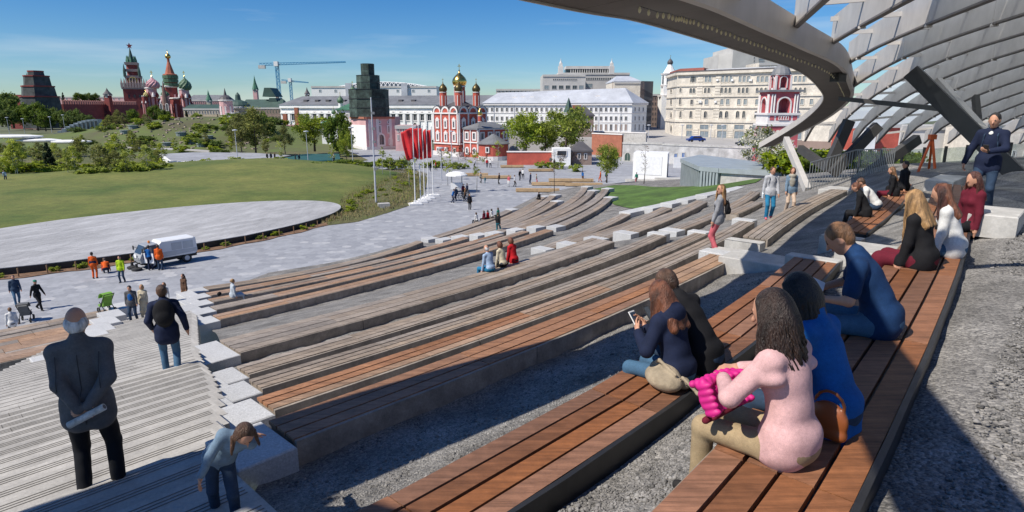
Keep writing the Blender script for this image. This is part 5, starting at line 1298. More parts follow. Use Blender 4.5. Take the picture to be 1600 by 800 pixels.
ck = MB(); c = Vector((sp0.x, sp0.y-50*ms-0.25, sz(170, 355).z)); ck.loft([[c+Vector((26*ms*math.cos(t), o, 26*ms*math.sin(t))) for t in np.linspace(0, 2*math.pi, 20, endpoint=False)] for o in (0, 0.5)][::-1]); ck.build('clock_face', M_roofd, gt)
ck = MB()
for k_ in range(20):
    t0, t1 = 2*math.pi*k_/20, 2*math.pi*(k_+1)/20
    ck.loft([[c+Vector((rr_*ms*math.cos(t), o, rr_*ms*math.sin(t))) for rr_, t in ((25, t0), (25, t1), (29, t1), (29, t0))] for o in (-0.3, 0.2)])
ck.beam(c+Vector((0,-0.2,0)), c+Vector((0.2,-0.2,19*ms)), 0.5, 0.3); ck.beam(c+Vector((0,-0.2,0)), c+Vector((-13*ms,-0.2,-5*ms)), 0.5, 0.3); ck.build('clock_ring', M_gold, gt)
b = MB(); b.lathe((sp0.x, sp0.y, sz(160, 212).z), [(34*ms, 0), (30*ms, 2), (20*ms, sz(150, 185).z-sz(160, 212).z), (3*ms, sz(142, 85).z-sz(160, 212).z), (0.1, sz(140, 72).z-sz(160, 212).z)], 8); b.build('spire', M_greend, gt)
for j in range(8):
    a = 2*math.pi*j/8; b = MB(); b.lathe((sp0.x+30*ms*math.cos(a), sp0.y+30*ms*math.sin(a), sz(160, 215).z), [(1.0, 0), (0.9, 2.5), (0.05, 6)], 5); b.build('pinnacle', M_green, gt)
st_ = MB(); c = Vector((sp0.x, sp0.y, sz(139, 62).z)); P5 = [c+Vector((r_*math.sin(t), 0, r_*math.cos(t))) for t, r_ in [(math.pi*k_/5, 2.2 if k_ % 2 == 0 else 0.9) for k_ in range(10)]]
st_.loft([[p+Vector((0, o, 0)) for p in P5] for o in (-0.3, 0.3)]); st_.build('star', M_dred, gt)
for r_ in range(3): 
    F_ = Facade(sp0.x-74*ms, sp0.y-74*ms, sp0.x+74*ms, sp0.y-74*ms)
    for q in (0.25, 0.5, 0.75): F_.window_m(gt, F_.L*q, 12+r_*7, 1.2, 2.4, 'arch', M_brick, M_pane, 0.2)
gt.rotation_euler.z = 0.40
# wall with swallow-tail merlons
wa = at_y(88, 158, 345); wb = at_y(206, 160, 455); wd = (wb-wa); wd.z = 0; wL = wd.length; wd.normalize(); wn_ = Vector((wd.y, -wd.x, 0))
fw = thing('fortress_wall', 'long dark red fortress wall with swallow tail merlons under the trees', 'wall', (wa.x, wa.y, 0))
ztop = lambda q: wa.z+(wb.z-wa.z)*q/wL-1.6
b = MB(); b.loft([[wa+wd*q+wn_*o+Vector((0,0,z-wa.z)) for z, o in ((-1, 0), (-1, 3.0), (ztop(q), 3.0), (ztop(q), 0))] for q in (0, wL)][::-1]); b.build('wall', M_brick, fw)
k_ = int(wL/3.0)
for i in range(k_):
    q = (i+0.5)*wL/k_; b = MB(); p = wa+wd*q+wn_*2.7+Vector((0,0,ztop(q)-wa.z)); b.loft([[p+wd*x+wn_*o+Vector((0,0,z)) for x, z in ((-0.8,0),(0.8,0),(0.8,2.2),(0.3,1.9),(0,1.5),(-0.3,1.9),(-0.8,2.2))] for o in (-0.4, 0.4)]); b.build('merlon', mat('merlon_stone', (0.34, 0.16, 0.14), 0.9, 0.1, 1), fw)
spire_tower('small_fort_tower', 'little red and white turret with a dark pointed roof standing on the fortress wall', 168, 400, 160, 148, 137, 9, M_brick, M_roofd)
cx0 = at_y(66, 175, 330); ct_ = thing('netted_corner_tower', 'stepped corner tower wrapped in dark grey netting at the far left', 'tower', (cx0.x, cx0.y, 0))
for px0, px1, py0, py1 in ((46, 86, 200, 151), (47, 80, 151, 135), (48, 74, 135, 119), (51, 67, 119, 111.5)):
    z0, z1 = Z(62, py0, 330), Z(62, py1, 330); w_ = (px1-px0)*330/971*0.5*1.25
    b = MB(); b.lathe((cx0.x, cx0.y, 0), [(w_*1.1, max(0, z0)), (w_, z1)], 8, 0.4); b.build('netting', mat('grey_net', (0.06, 0.068, 0.068), 0.9, 0.3, 0.4), ct_)
    b = MB(); b.lathe((cx0.x, cx0.y, z1), [(w_*1.06, -0.3), (w_*1.06, 0.3)], 8, 0.4); b.build('scaffold_deck', M_brick, ct_)
spire_tower('green_spire_tower', 'thin green spire left of the netted corner tower', 45.5, 350, 160, 140, 113, 6, M_brown, M_green)
simple_block('fort_palace', 'low brick red palace roof on the skyline left of the netted corner tower', 380, 8, 46, 148, 170, 20, M_brick)
for i, (px0, px1, py) in enumerate(((60, 205, 151), (-40, 20, 150))):
    simple_block('skyline_house', ('long pale house with grey roof on the skyline above the fortress wall', 'pale house at the left edge of the skyline')[i], 560, px0, px1, py, 168, 15, M_pinkw, [(153, 156, px0+3, px1-3, 18, 1.4, 'rect', M_trim, M_pane)])
# ================================================================ vegetation
def leaf_mat(name, col, var=0.25):
    m = mat(name, col, 0.7, var, 0.5, obj_var=0.12, hue_var=0.1, spec=0.2)
    N, L, B = add_nodes(m)
    if 'Translucent BSDF' not in N:
        t = N.new('ShaderNodeBsdfTranslucent'); mx = N.new('ShaderNodeMixShader'); mx.inputs[0].default_value = 0.42
        src = B.inputs['Base Color'].links[0].from_socket
        L.new(src, t.inputs[0]); L.new(B.outputs[0], mx.inputs[1]); L.new(t.outputs[0], mx.inputs[2]); L.new(mx.outputs[0], N['Material Output'].inputs[0])
    return m
M_bark = mat('bark', (0.11, 0.085, 0.07), 0.95, 0.3, 4, bump=0.5)
M_birch = mat('birch_bark', (0.42, 0.41, 0.39), 0.9, 0.35, 5)
LEAF = {k: [leaf_mat('leaf_%s_%s' % (k, n), c) for n, c in zip(('light','mid','deep'), v)] for k, v in {
 'spring': ((0.36,0.42,0.05), (0.28,0.34,0.045), (0.19,0.26,0.04)),
 'birch': ((0.46,0.50,0.09), (0.37,0.42,0.075), (0.27,0.32,0.06)),
 'dark': ((0.18,0.24,0.05), (0.135,0.19,0.045), (0.09,0.14,0.035)),
 'conifer': ((0.035,0.06,0.03), (0.025,0.045,0.025), (0.02,0.035,0.02)),
 'russet': ((0.17,0.09,0.06), (0.13,0.075,0.055), (0.14,0.12,0.05)),
 'blossom': ((0.80,0.78,0.72), (0.66,0.64,0.55), (0.24,0.27,0.08)),
 'olive': ((0.28,0.29,0.09), (0.22,0.23,0.075), (0.16,0.17,0.055)) }.items()}
def crown_mesh(kind, h0, h1, rad, n, leaf, clumps, seed, shape='oval', mats='spring'):
    """leaf clumps gathered round the ends of limbs, light outer and deep inner tones mixed at random"""
    rg = np.random.default_rng(seed); V = []; Fi = []; mi = []
    cz = (h0+h1)/2; hz = (h1-h0)/2
    C = []
    for i in range(clumps):
        while True:
            p = rg.uniform(-1, 1, 3)
            if np.linalg.norm(p) <= 1: break
        if np.linalg.norm(p) < 0.35: p = p/max(np.linalg.norm(p), 1e-3)*rg.uniform(0.4, 0.95)
        w = 1.0
        if shape == 'cone': w = max(0.08, 0.5*(1-p[2]))
        elif shape == 'birch': w = 0.65+0.35*math.cos(p[2]*1.6) if p[2] < 0.2 else max(0.2, 1.0-0.8*p[2])
        C.append((p[0]*rad*w, p[1]*rad*w, cz+p[2]*hz, rg.uniform(0.5, 1.0)*rad*(0.40 if shape != 'cone' else 0.28), rg.integers(0, 3)))
    per = n//clumps
    for (x, y, z, r, tone) in C:
        d = rg.normal(0, 0.45, (per, 3))*r; d[:, 2] *= 0.75
        a = rg.normal(0, 1, (per, 3)); a /= np.linalg.norm(a, axis=1)[:, None]
        b = np.cross(a, rg.normal(0, 1, (per, 3))); b /= np.linalg.norm(b, axis=1)[:, None]+1e-9
        s = leaf*rg.uniform(0.6, 1.3, (per, 1))
        c = d+np.array([x, y, z]); 
        k = len(V)*1
        P = np.stack([c-a*s-b*s*0.55, c+a*s-b*s*0.4, c+a*s*0.8+b*s*0.6, c-a*s*0.7+b*s*0.5], 1).reshape(-1, 3)
        V.append(P); Fi.append(per); mi.append(np.where(rg.random(per) < 0.7, tone, rg.integers(0, 3, per)))
    V = np.concatenate(V); m = len(V)//4
    return np_mesh('crown', V, np.arange(m*4).reshape(m, 4), LEAF[mats], midx=np.concatenate(mi))
def trunk_mesh(h0, h1, rad, r, seed, mt, limbs=7, lean=0.0):
    rg = random.Random(seed); b = MB()
    top = Vector((lean, 0, h1*0.9)); pts = [Vector((0,0,-0.1)), Vector((lean*0.2+rg.uniform(-.1,.1), rg.uniform(-.1,.1), h0)), Vector((lean*0.6, rg.uniform(-.15,.15), (h0+h1)/2)), top]
    b.tube(pts, [r*1.15, r*0.8, r*0.5, r*0.12], 7)
    for i in range(limbs):
        f = rg.uniform(0.15, 0.8); z = h0*0.8+(h1-h0)*f*0.8; a = i*2.4+rg.uniform(-.4,.4); L = rad*rg.uniform(0.55, 0.95)*(1-0.4*f)
        s0 = Vector((lean*f, 0, z)); e = s0+Vector((math.cos(a)*L, math.sin(a)*L, L*rg.uniform(0.4, 0.9)))
        md = (s0+e)/2+Vector((0,0,-0.06*L)); b.tube([s0, md, e], [r*0.38, r*0.22, r*0.06], 5)
    me = bpy.data.meshes.new('trunk'); me.from_pydata(b.v, [], b.f); me.materials.append(mt)
    me.polygons.foreach_set('use_smooth', np.ones(len(b.f), dtype=bool)); return me
SPEC = {   # h0, h1, radius, leaves, leaf size, clumps, shape, leaf kind, trunk radius, bark
 'spring': (2.2, 9, 3.6, 5200, 0.17, 60, 'oval', 'spring', 0.22, M_bark),
 'birch': (1.4, 7, 1.7, 2200, 0.10, 34, 'birch', 'birch', 0.08, M_birch),
 'dark': (2.5, 12, 5.0, 4200, 0.34, 46, 'oval', 'dark', 0.35, M_bark),
 'conifer': (0.8, 10, 2.3, 3200, 0.20, 50, 'cone', 'conifer', 0.2, M_bark),
 'russet': (0.8, 3.6, 1.3, 900, 0.06, 26, 'oval', 'russet', 0.05, M_bark),
 'olive': (1.5, 8, 2.6, 3000, 0.14, 44, 'birch', 'olive', 0.14, M_bark),
 'sapling': (1.8, 5, 0.9, 420, 0.07, 16, 'birch', 'birch', 0.045, M_birch),
 'bare': (1.6, 5.2, 0.9, 170, 0.05, 16, 'birch', 'russet', 0.05, M_bark),
 'shrub': (0.1, 1.5, 1.0, 1100, 0.10, 20, 'oval', 'spring', 0.04, M_bark),
 'blossom': (0.3, 3.2, 1.6, 2400, 0.09, 34, 'oval', 'blossom', 0.07, M_bark),
 'hedge': (0.0, 1.3, 1.3, 1500, 0.09, 26, 'oval', 'dark', 0.05, M_bark),
}
PROTO = {}
for k, (h0, h1, rad, n, lf, cl, shp, lk, tr, bk) in SPEC.items():
    PROTO[k] = [(crown_mesh(k, h0, h1, rad, n, lf, cl, 11*i+len(k), shp, lk), trunk_mesh(h0, h1, rad, tr, 5*i+len(k), bk, 10 if k == 'bare' else 7)) for i in range(3)]
TN = {'spring': ('leafy_tree', 'tree'), 'birch': ('birch_tree', 'tree'), 'dark': ('dark_tree', 'tree'), 'conifer': ('conifer_tree', 'tree'), 'russet': ('russet_shrub', 'shrub'), 'olive': ('olive_tree', 'tree'), 'sapling': ('sapling', 'tree'), 'bare': ('bare_tree', 'tree'), 'shrub': ('green_shrub', 'shrub'), 'blossom': ('blossom_shrub', 'shrub'), 'hedge': ('hedge_bush', 'shrub')}
def plant(kind, loc, h, label, group=None, wide=1.0, idx=None):
    i = random.randrange(3) if idx is None else idx
    cm, tm = PROTO[kind][i]; s = h/SPEC[kind][1]
    th = thing(TN[kind][0], label, TN[kind][1], loc, group, random.uniform(0, 6.28)); th.scale = (s*wide, s*wide, s)
    link('trunk', tm, th); link('crown', cm, th); return th
def plant_px(kind, px, pyb, pyt, Y=None, label='', group=None, wide=1.0, z=None):
    p = at_y(px, pyb, Y) if Y else at_z(px, pyb, z or 0.0)
    top = at_y(px, pyt, p.y).z
    return plant(kind, p, top-p.z, label, group, wide)
plant_px('spring', 822, 250, 172, 140, 'big fresh green tree right of the red cathedral, left of a pair', None, 1.0)
plant_px('spring', 884, 246, 167, 140, 'big fresh green tree in front of the white building, right of a pair', None, 1.15)
plant_px('spring', 852, 247, 188, 146, 'smaller fresh green tree between the two big ones by the cathedral')
plant_px('spring', 492, 236, 178, 158, 'round bright green tree in front of the arcade building', None, 1.2)
plant_px('dark', 531, 250, 180, 150, 'dark green tree in front of the small white church', None, 0.75)
plant_px('spring', 542, 256, 204, 126, 'yellow green tree in front of the pink gatehouse', None, 0.62)
plant_px('olive', 400, 240, 168, 152, 'tall loose olive green tree in front of the brown trading house', None, 1.1)
plant_px('dark', 415, 222, 176, 190, 'dark round tree behind the loose olive tree', None, 0.9)
plant_px('olive', 378, 240, 176, 150, 'loose olive tree just left of the tall olive one', None, 0.9)
plant_px('olive', 446, 240, 196, 140, 'thin olive tree by the teal tarpaulin', None, 0.9)
plant_px('spring', 948, 285, 226, 92, 'young bright green tree with split crown left of the white exhibition cube', None, 0.75)
plant_px('bare', 1006, 288, 222, 84, 'nearly bare pale young tree in front of the white exhibition cube')
plant_px('bare', 866, 300, 226, 66, 'slim bare young tree between the timber plinths', None, 0.8)
plant_px('bare', 910, 270, 232, 96, 'bare slim tree behind the far end of the bench flight', None, 0.8)
grp = 'dark trees below the fortress wall'
for i, (px, pyb, pyt, Y, k) in enumerate(((4,198,152,300,'dark'),(22,200,148,290,'dark'),(38,202,162,285,'dark'),(60,204,163,280,'dark'),(82,203,170,285,'dark'),(100,204,173,280,'dark'),(118,203,172,290,'dark'),(135,203,178,285,'dark'),(14,203,170,270,'dark'),(72,205,176,265,'dark'),(110,206,180,262,'dark'),(186,200,172,262,'olive'),(172,202,180,255,'olive'),(208,196,172,290,'dark'),(243,192,166,290,'dark'),(258,194,172,280,'dark'),(228,194,178,300,'olive'))):
    plant_px(k, px, pyb, pyt, Y, 'dark leafy tree in the belt below the fortress wall' if k == 'dark' else 'loose olive tree on the slope below the gate tower', grp if k == 'dark' else 'olive trees on the slope', 1.0)
for px, pyb, pyt, Y, lab in ((293,192,172,300,'dark spruce in front of the beige trading arcade'),(341,190,178,300,'small dark spruce before the chapel columns'),(82,285,222,104,'dark brown green spruce among the birches on the left'),(100,160,144,420,'dark fir poking above the fortress wall left of the others'),(88,160,146,410,'dark fir poking above the fortress wall beside the corner tower')):
    plant_px('conifer', px, pyb, pyt, Y, lab)
for px, Y in ((125,470),(138,475),(150,480)): plant_px('dark', px, 165, 146, Y, 'tree crown showing behind the top of the fortress wall', 'tree crowns behind the fortress wall')
rg = random.Random(3)
bl = 'pale trunked birch with thin spring leaves in the grove beyond the lawn'
for i in range(38):
    px = -20+i*7.4+rg.uniform(-4, 4); Y = rg.choice((100, 112, 124, 136)) ; pyb = 170+ 11.0*971/Y*0.98
    plant_px('birch' if i % 4 else 'olive', px, min(276, pyb), rg.uniform(208, 236), Y, bl if i % 4 else 'loose olive crowned tree in the birch grove beyond the lawn', 'birches beyond the lawn' if i % 4 else 'olive trees in the birch grove', 1.15)
for i in range(34):
    px = rg.uniform(0, 250); Y = rg.uniform(98, 112); p = at_y(px, 276, Y); plant('shrub', (p.x, p.y, 0.6), rg.uniform(0.9, 2.2), 'low green shrub along the far edge of the lawn', 'shrubs along the lawn', 1.7)
for i in range(26):
    px = 300+i*13+rg.uniform(-5, 5); Y = rg.uniform(112, 125); p = at_y(px, 262, Y); plant('shrub' if i % 3 else 'hedge', (p.x, p.y, 0.5), rg.uniform(0.7, 1.5), 'low green shrub along the far edge of the lawn' if i % 3 else 'low dark bush along the far edge of the lawn', 'shrubs along the lawn' if i % 3 else 'dark bushes along the lawn', 2.0)
for i in range(26):
    a = rg.uniform(0, 1); px = 540+110*a; py = 322-45*a+rg.uniform(-12, 14); p = at_z(px, py, 0.4); plant('shrub', p, rg.uniform(0.25, 0.6), 'small green tuft in the dry meadow by the flag poles', 'tufts in the dry meadow', 1.6)
for px, py in ((690,250),(703,252),(716,250),(728,254),(742,251),(757,256),(876,262),(893,258),(915,254),(636,262)):
    p = at_z(px, py, 0); plant('russet', (p.x, p.y, 0), rg.uniform(2.2, 3.6), 'reddish spring shrub in front of the cathedral', 'reddish shrubs before the cathedral')
for px, py in ((700,262),(712,264),(725,263),(680,262),(665,262),(845,262),(858,262),(872,264),(900,268),(560,262),(575,264),(612,264)):
    p = at_z(px, py, 0); plant('shrub', (p.x, p.y, 0), rg.uniform(0.8, 1.4), 'rounded green shrub in the beds before the cathedral', 'green shrubs before the cathedral', 1.6)
for px, py, Y, h in ((1192,262,64,4.4),(1207,268,60,3.2),(1180,256,75,3.6)): p = at_y(px, py, Y); plant('blossom', p, h, 'white blossoming bush beside the canopy tip', 'blossoming bushes', 1.0)
for i in range(9): p = at_y(1225+i*24, 268, 58+i); plant('hedge' if i % 2 else 'shrub', (p.x, p.y, p.z-0.3), 2.3, 'green hedge bush behind the canopy railing', 'hedge behind the canopy railing', 1.3)
for px, pyb, pyt in ((640,296,232),(700,290,234),(745,300,232),(778,262,216),(520,262,222),(598,280,226),(440,262,216),(610,284,238)):
    p = at_z(px, pyb, 0); plant('sapling', p, at_y(px, pyt, p.y).z, 'thin staked sapling on the plaza edge', 'staked saplings')
# grass tufts and dry stems in the meadow: one mass nobody could count
def tufts(name, poly_px, n, h, m, z):
    P = pz(poly_px, z); xs = [p[0] for p in P]; ys = [p[1] for p in P]; V = []; k = 0
    rgn = np.random.default_rng(5)
    while k < n:
        x, y = rgn.uniform(min(xs), max(xs)), rgn.uniform(min(ys), max(ys))
        if not in_poly(x, y, P): continue
        a = rgn.uniform(0, 6.28); hh = h*rgn.uniform(0.5, 1.3); w = 0.05; lx, ly = rgn.uniform(-.12, .12, 2)
        z0 = 0.1+0.5*min(max((y-40)/80, 0), 1)
        V += [(x-w*math.cos(a), y-w*math.sin(a), z0), (x+w*math.cos(a), y+w*math.sin(a), z0), (x+lx, y+ly, z0+hh)]; k += 1
    o = link(name, np_mesh(name, V, np.arange(len(V)).reshape(-1, 3), [m])); o['kind'] = 'stuff'; return o
tufts('meadow_grass', [(532,332),(500,352),(560,345),(600,333),(645,318),(664,300),(668,276),(640,268),(600,272),(565,285),(533,310)], 7000, 0.30, leaf_mat('dry_blade', (0.36,0.30,0.13)), 0.1)
tufts('meadow_grass', [(532,330),(560,340),(640,315),(660,290),(600,272),(540,300),(470,296),(400,268),(500,262),(600,262),(560,285)], 5000, 0.28, leaf_mat('green_blade', (0.22,0.28,0.06)), 0.1)
# turf clods and small plants along the stage edge with their wooden pegs
M_peg = mat('peg_wood', (0.22, 0.13, 0.07), 0.8, 0.15, 5)
for i in range(26):
    a = a_s[0]+(a_s[1]-a_s[0])*(i+0.5)/26; r_ = SR+1.15
    x, y = stage_map(SCX+r_*math.cos(a), SCY+r_*math.sin(a))
    b = MB(); b.tube([(x, y, 0), (x, y, 0.62)], 0.045, 6); o = b.build('wooden_peg', M_peg); 
    for v in o.data.vertices: v.co -= Vector((x, y, 0))
    o.location = (x, y, 0); tag(o, 'short brown wooden peg in the planted strip along the stage edge', 'peg', 'wooden pegs along the stage')
    if i % 3: plant('shrub', (*stage_map(SCX+(SR+0.6)*math.cos(a+0.01), SCY+(SR+0.6)*math.sin(a+0.01)), 0), rg.uniform(0.2, 0.4), 'small plant in the bare strip along the stage edge', 'small plants along the stage', 1.8)

# ================================================================ terraces, walls and pavilions in the middle distance
terr = [at_y(px, 205, 168).x for px in (700,)]
def quad_sheet(name, pts, m, kind='structure'):
    b = MB(); b.add(pts, [tuple(range(len(pts)))]); o = b.build(name, m); o['kind'] = kind; return o
M_asph = mat('street_asphalt', (0.16, 0.155, 0.15), 0.9, 0.1, 0.3)
M_pavl = mat('pavement', (0.36, 0.35, 0.34), 0.85, 0.08, 0.3)
b = MB(); xa, xb, xc, xd = X(790, 215, 160), X(965, 215, 152), X(1000, 222, 142), X(1330, 222, 118)
front = [Vector((xa, 166, 0)), Vector((xb, 156, 0)), Vector((xc, 143, 0)), Vector((xd, 116, 0))]; zz_f = [4.0, 4.0, 2.2, 1.6]
b.loft([[Vector((p.x, p.y, -1)), Vector((p.x+12, p.y+130, -1)), Vector((p.x+12, p.y+130, z_+2)), Vector((p.x, p.y+25, z_)), Vector((p.x, p.y, z_))] for p, z_ in zip(front, zz_f)][::-1])
o = b.build('street_terrace', M_pavl); o['kind'] = 'structure'
b = MB(); b.add([Vector((p.x+1, p.y+14+dy_, z_+0.012)) for p, z_, dy_ in ((front[1], 4.0, 0), (front[2], 2.2, 2), (front[3], 1.6, 2), (front[3], 1.6, 11), (front[2], 2.2, 11), (front[1], 4.0, 9))], [(0,1,4,5), (1,2,3,4)]); o = b.build('street_road', M_asph); o['kind'] = 'structure'
# retaining wall of rough concrete with blue doors and an arched opening
wy0, wy1 = 132, 112
rwF = Facade(X(972, 250, wy0+6), wy0+6, X(1034, 250, wy0), wy0); rwG = Facade(X(1034, 250, wy0), wy0, X(1330, 250, wy1), wy1)
rw_ = thing('retaining_wall', 'long rough grey retaining wall with blue doors and an arch below the cream palace', 'wall', (rwG.a.x, rwG.a.y, 0))
for f, t0, t1 in ((rwF, Z(972, 222, wy0+6), Z(1034, 222, wy0)), (rwG, Z(1034, 224, wy0), Z(1200, 229, wy0-8))):
    k_ = max(2, int(f.L/5.5))
    for i in range(k_):
        b = MB(); q0, q1 = f.L*i/k_+0.01, f.L*(i+1)/k_-0.01; zt0 = t0+(t1-t0)*min(1, i/k_)
        b.loft([[f.pt(q, z, o) for z, o in ((-0.5, -2.4), (-0.5, 0), (zt0-0.4, 0), (zt0-0.4, -2.4))] for q in (q0, q1)]); b.build('wall_panel', M_stone_w, rw_)
        b = MB(); b.loft([[f.pt(q, z, o) for z, o in ((zt0-0.4, -0.8), (zt0-0.4, 0.12), (zt0, 0.12), (zt0, -0.8))] for q in (q0-0.01, q1+0.01)]); b.build('coping', M_concrete, rw_)
for px, py0, py1 in ((1056, 240, 253), (1068, 239, 252)): rwG.window(rw_, px, py0, py1, 3.6, 'rect', M_concrete, M_door_b, 0.12, name='door')
rwF.window(rw_, 981, 238.5, 251, 8.5, 'arch', M_concrete, M_greend, 0.2, name='arched_door')
b = MB(); p = at_y(1078, 262, 122); b.cbox((p.x, p.y, 0.9), 6.5, 0.2, 2.2); o = b.build('notice_board', M_white); 
for v in o.data.vertices: v.co -= Vector((p.x, p.y, 0))
o.location = (p.x, p.y, 0); tag(o, 'low blank white hoarding in front of the retaining wall', 'hoarding')
# white exhibition cube with a big pale map on its front
cy_ = 100; c0 = at_y(988, 282, cy_); c1 = at_y(1041, 285, cy_-3); cube = thing('exhibition_cube', 'white box pavilion with a big pale map panel on its front', 'pavilion', (c0.x, c0.y, 0.2))
cF = Facade(c0.x, c0.y, c1.x, c1.y); cS = Facade(c1.x, c1.y, c1.x+1.6, c1.y+5.5); zt_ = cF.s_z(1010, 239.5)[1]
b = MB(); b.prism([cF.a, cF.b, cS.b, cF.a+(cS.b-cF.b)], 0.2, zt_); b.build('box', M_white, cube)
q0, z0 = cF.s_z(993, 272); q1, z1 = cF.s_z(1035, 245); b = MB(); b.loft([[cF.pt(q, z, o) for z, o in ((z0, 0.01), (z0, 0.06), (z1, 0.06), (z1, 0.01))] for q in (q0, q1)])
pm_ = mat('map_print', (0.72, 0.735, 0.75), 0.6, 0.05, 2.5, col2=(0.80, 0.81, 0.82)); b.build('map_panel', pm_, cube)
b = MB(); b.loft([[cS.pt(q, z, o) for z, o in ((0.25, 0.01), (0.25, 0.08), (zt_-1.6, 0.08), (zt_-1.6, 0.01))] for q in (0.7, 2.2)]); b.build('doorway', M_roofd, cube)
b = MB(); b.prism([cF.a+cF.n*3, cF.b+cF.n*3.5+cF.d*3, cS.b+cF.d*3, cF.b], 0.0, 0.5); b.prism([cF.b+cF.n*2.6-cF.d*1, cF.b+cF.n*2.9+cF.d*6, cS.b+cF.d*6, cF.b+cF.d*2], 0.5, 0.9); o = b.build('plinth_step', M_concrete, cube)
# pavilion of vertical grey fins with its concrete flank
py_ = 66; f0 = at_y(1065, 298, 74); f1 = at_y(1095, 300, 64); f2 = at_y(1124, 300, 62); f3 = at_y(1300, 300, 56)
pav = thing('finned_pavilion', 'low grey pavilion with vertical steel fins and a long smooth concrete flank', 'pavilion', (f1.x, f1.y, f1.z))
zr0 = at_y(1110, 263, 63).z
M_fin = mat('zinc_fin', (0.30, 0.34, 0.36), 0.45, 0.08, 1)
pa = Facade(f0.x, f0.y, f1.x, f1.y); pb2 = Facade(f1.x, f1.y, f2.x, f2.y); pc2 = Facade(f2.x, f2.y, f3.x, f3.y)
b = MB(); b.prism([pa.pt(0.3, 0, -0.5), pa.pt(pa.L, 0, -0.5), pb2.pt(pb2.L, 0, -0.5), pb2.pt(pb2.L, 0, -0.5)+Vector((3, 14, 0)), pa.a+Vector((4, 6, 0))], 0.0, zr0-0.3); b.build('dark_core', M_pane, pav)
b = MB(); zf2 = at_y(1250, 262, 57).z
b.loft([[pc2.pt(q, z, o) for z, o in ((0, -9), (0, 0), (zt2, 0), (zt2, -9))] for q, zt2 in ((0.02, zr0-0.35), (pc2.L, zr0-0.2))]); b.build('concrete_flank', M_concrete, pav)
b = MB(); b.loft([[pc2.pt(q, z, o) for z, o in ((zr0-0.35, -9.2), (zr0-0.35, 0.25), (zr0+0.12, 0.25), (zr0+0.12, -9.2))] for q in (-0.2, pc2.L)]); b.build('roof_edge', M_fin, pav)
b = MB(); b.prism([pa.pt(-0.4, 0, 0.3), pa.pt(pa.L, 0, 0.35), pb2.pt(pb2.L-0.05, 0, 0.35), pb2.pt(pb2.L, 0, -9), pa.a+Vector((4, 7, 0))], zr0-0.34, zr0+0.10); b.build('roof_slab', M_fin, pav)
for f, n_, z0 in ((pa, 13, f0.z+0.5), (pb2, 6, f1.z-0.4)):
    for i in range(n_):
        q = f.L*(i+0.4)/n_; b = MB(); b.loft([[f.pt(q+x, z, o) for x, o in ((-0.06 if f is pa else -0.13, -0.4), (0.06 if f is pa else 0.13, -0.4), (0.06 if f is pa else 0.13, 0.30), (-0.06 if f is pa else -0.13, 0.30))] for z in (z0, zr0-0.36)]); b.build('fin', M_fin, pav)
b = MB(); b.loft([[pa.pt(q, z, o) for z, o in ((0, -0.5), (0, 0.5), (f0.z+0.55, 0.5), (f0.z+0.55, -0.5))] for q in (-0.3, pa.L)]); b.build('plinth', M_concrete, pav)
# kerb of white slabs along the upper lawn
for i, (px, py, z) in enumerate(((985,334,3.55),(1020,327,3.75),(1050,320,4.0),(1075,314,4.2),(1105,307,4.5),(1140,300,4.9))):
    p = at_z(px, py, z); t, n = to_tn(p); block(t, t+3.6, n, n+1.0, z-0.6, z+0.05, ('white kerb slab %s along the upper lawn edge' % ('nearest the pale gravel', 'second from the pale gravel', 'third from the pale gravel', 'left of the pink trousered woman', 'just behind the pink trousered woman', 'leading up to the walking couple')[i]), 'white kerb slabs', M_granite, 'kerb_slab', 'kerb')
# brick houses and garden walls between the cathedral and the wall
def house(name, label, px0, px1, pyt, pyb, Y, dep, m, rm, pyr, wins=(), inset=0.8):
    F_ = Facade(X(px0, pyt, Y), Y, X(px1, pyt, Y), Y); z1 = F_.s_z((px0+px1)/2, pyt)[1]
    th_ = poly_building(name, label, 'house', [F_.a, F_.b, F_.b+Vector((0, dep, 0)), F_.a+Vector((0, dep, 0))], -0.2, z1, m)
    if rm: hip_roof(th_, [F_.a, F_.b, F_.b+Vector((0, dep, 0)), F_.a+Vector((0, dep, 0))], z1, F_.s_z(px0, pyr)[1], rm, inset, 0.4)
    for px, a, c_, w_ in wins: F_.window(th_, px, a, c_, w_, 'rect', M_trim, M_pane, 0.12)
    return th_, F_
hh, Fh_ = house('brown_roof_house', 'white and brown house with a dark roof and four red chimneys behind the big tree', 893, 928, 180, 212, 165, 9, M_brown, M_roofd, 166, [(898,186,191,2), (907,186,191,2), (917,186,191,2), (923,197,204,2)], 0.6)
for i in range(4): p = Fh_.pt(Fh_.s_z(899+i*3.4, 170)[0], 0, -5); b = MB(); zc_ = Fh_.s_z(900, 164)[1]; b.box(p.x-0.28, p.x+0.28, p.y-0.3, p.y+0.3, zc_-2.5, zc_); b.build('chimney', M_rbrick, hh)
b = MB(); p = Fh_.pt(Fh_.s_z(890, 170)[0], 0, -3); b.lathe((p.x, p.y, Fh_.s_z(890, 176)[1]), [(1.4, 0), (0.05, 3.8)], 4); b.build('tent_roof', M_greend, hh)
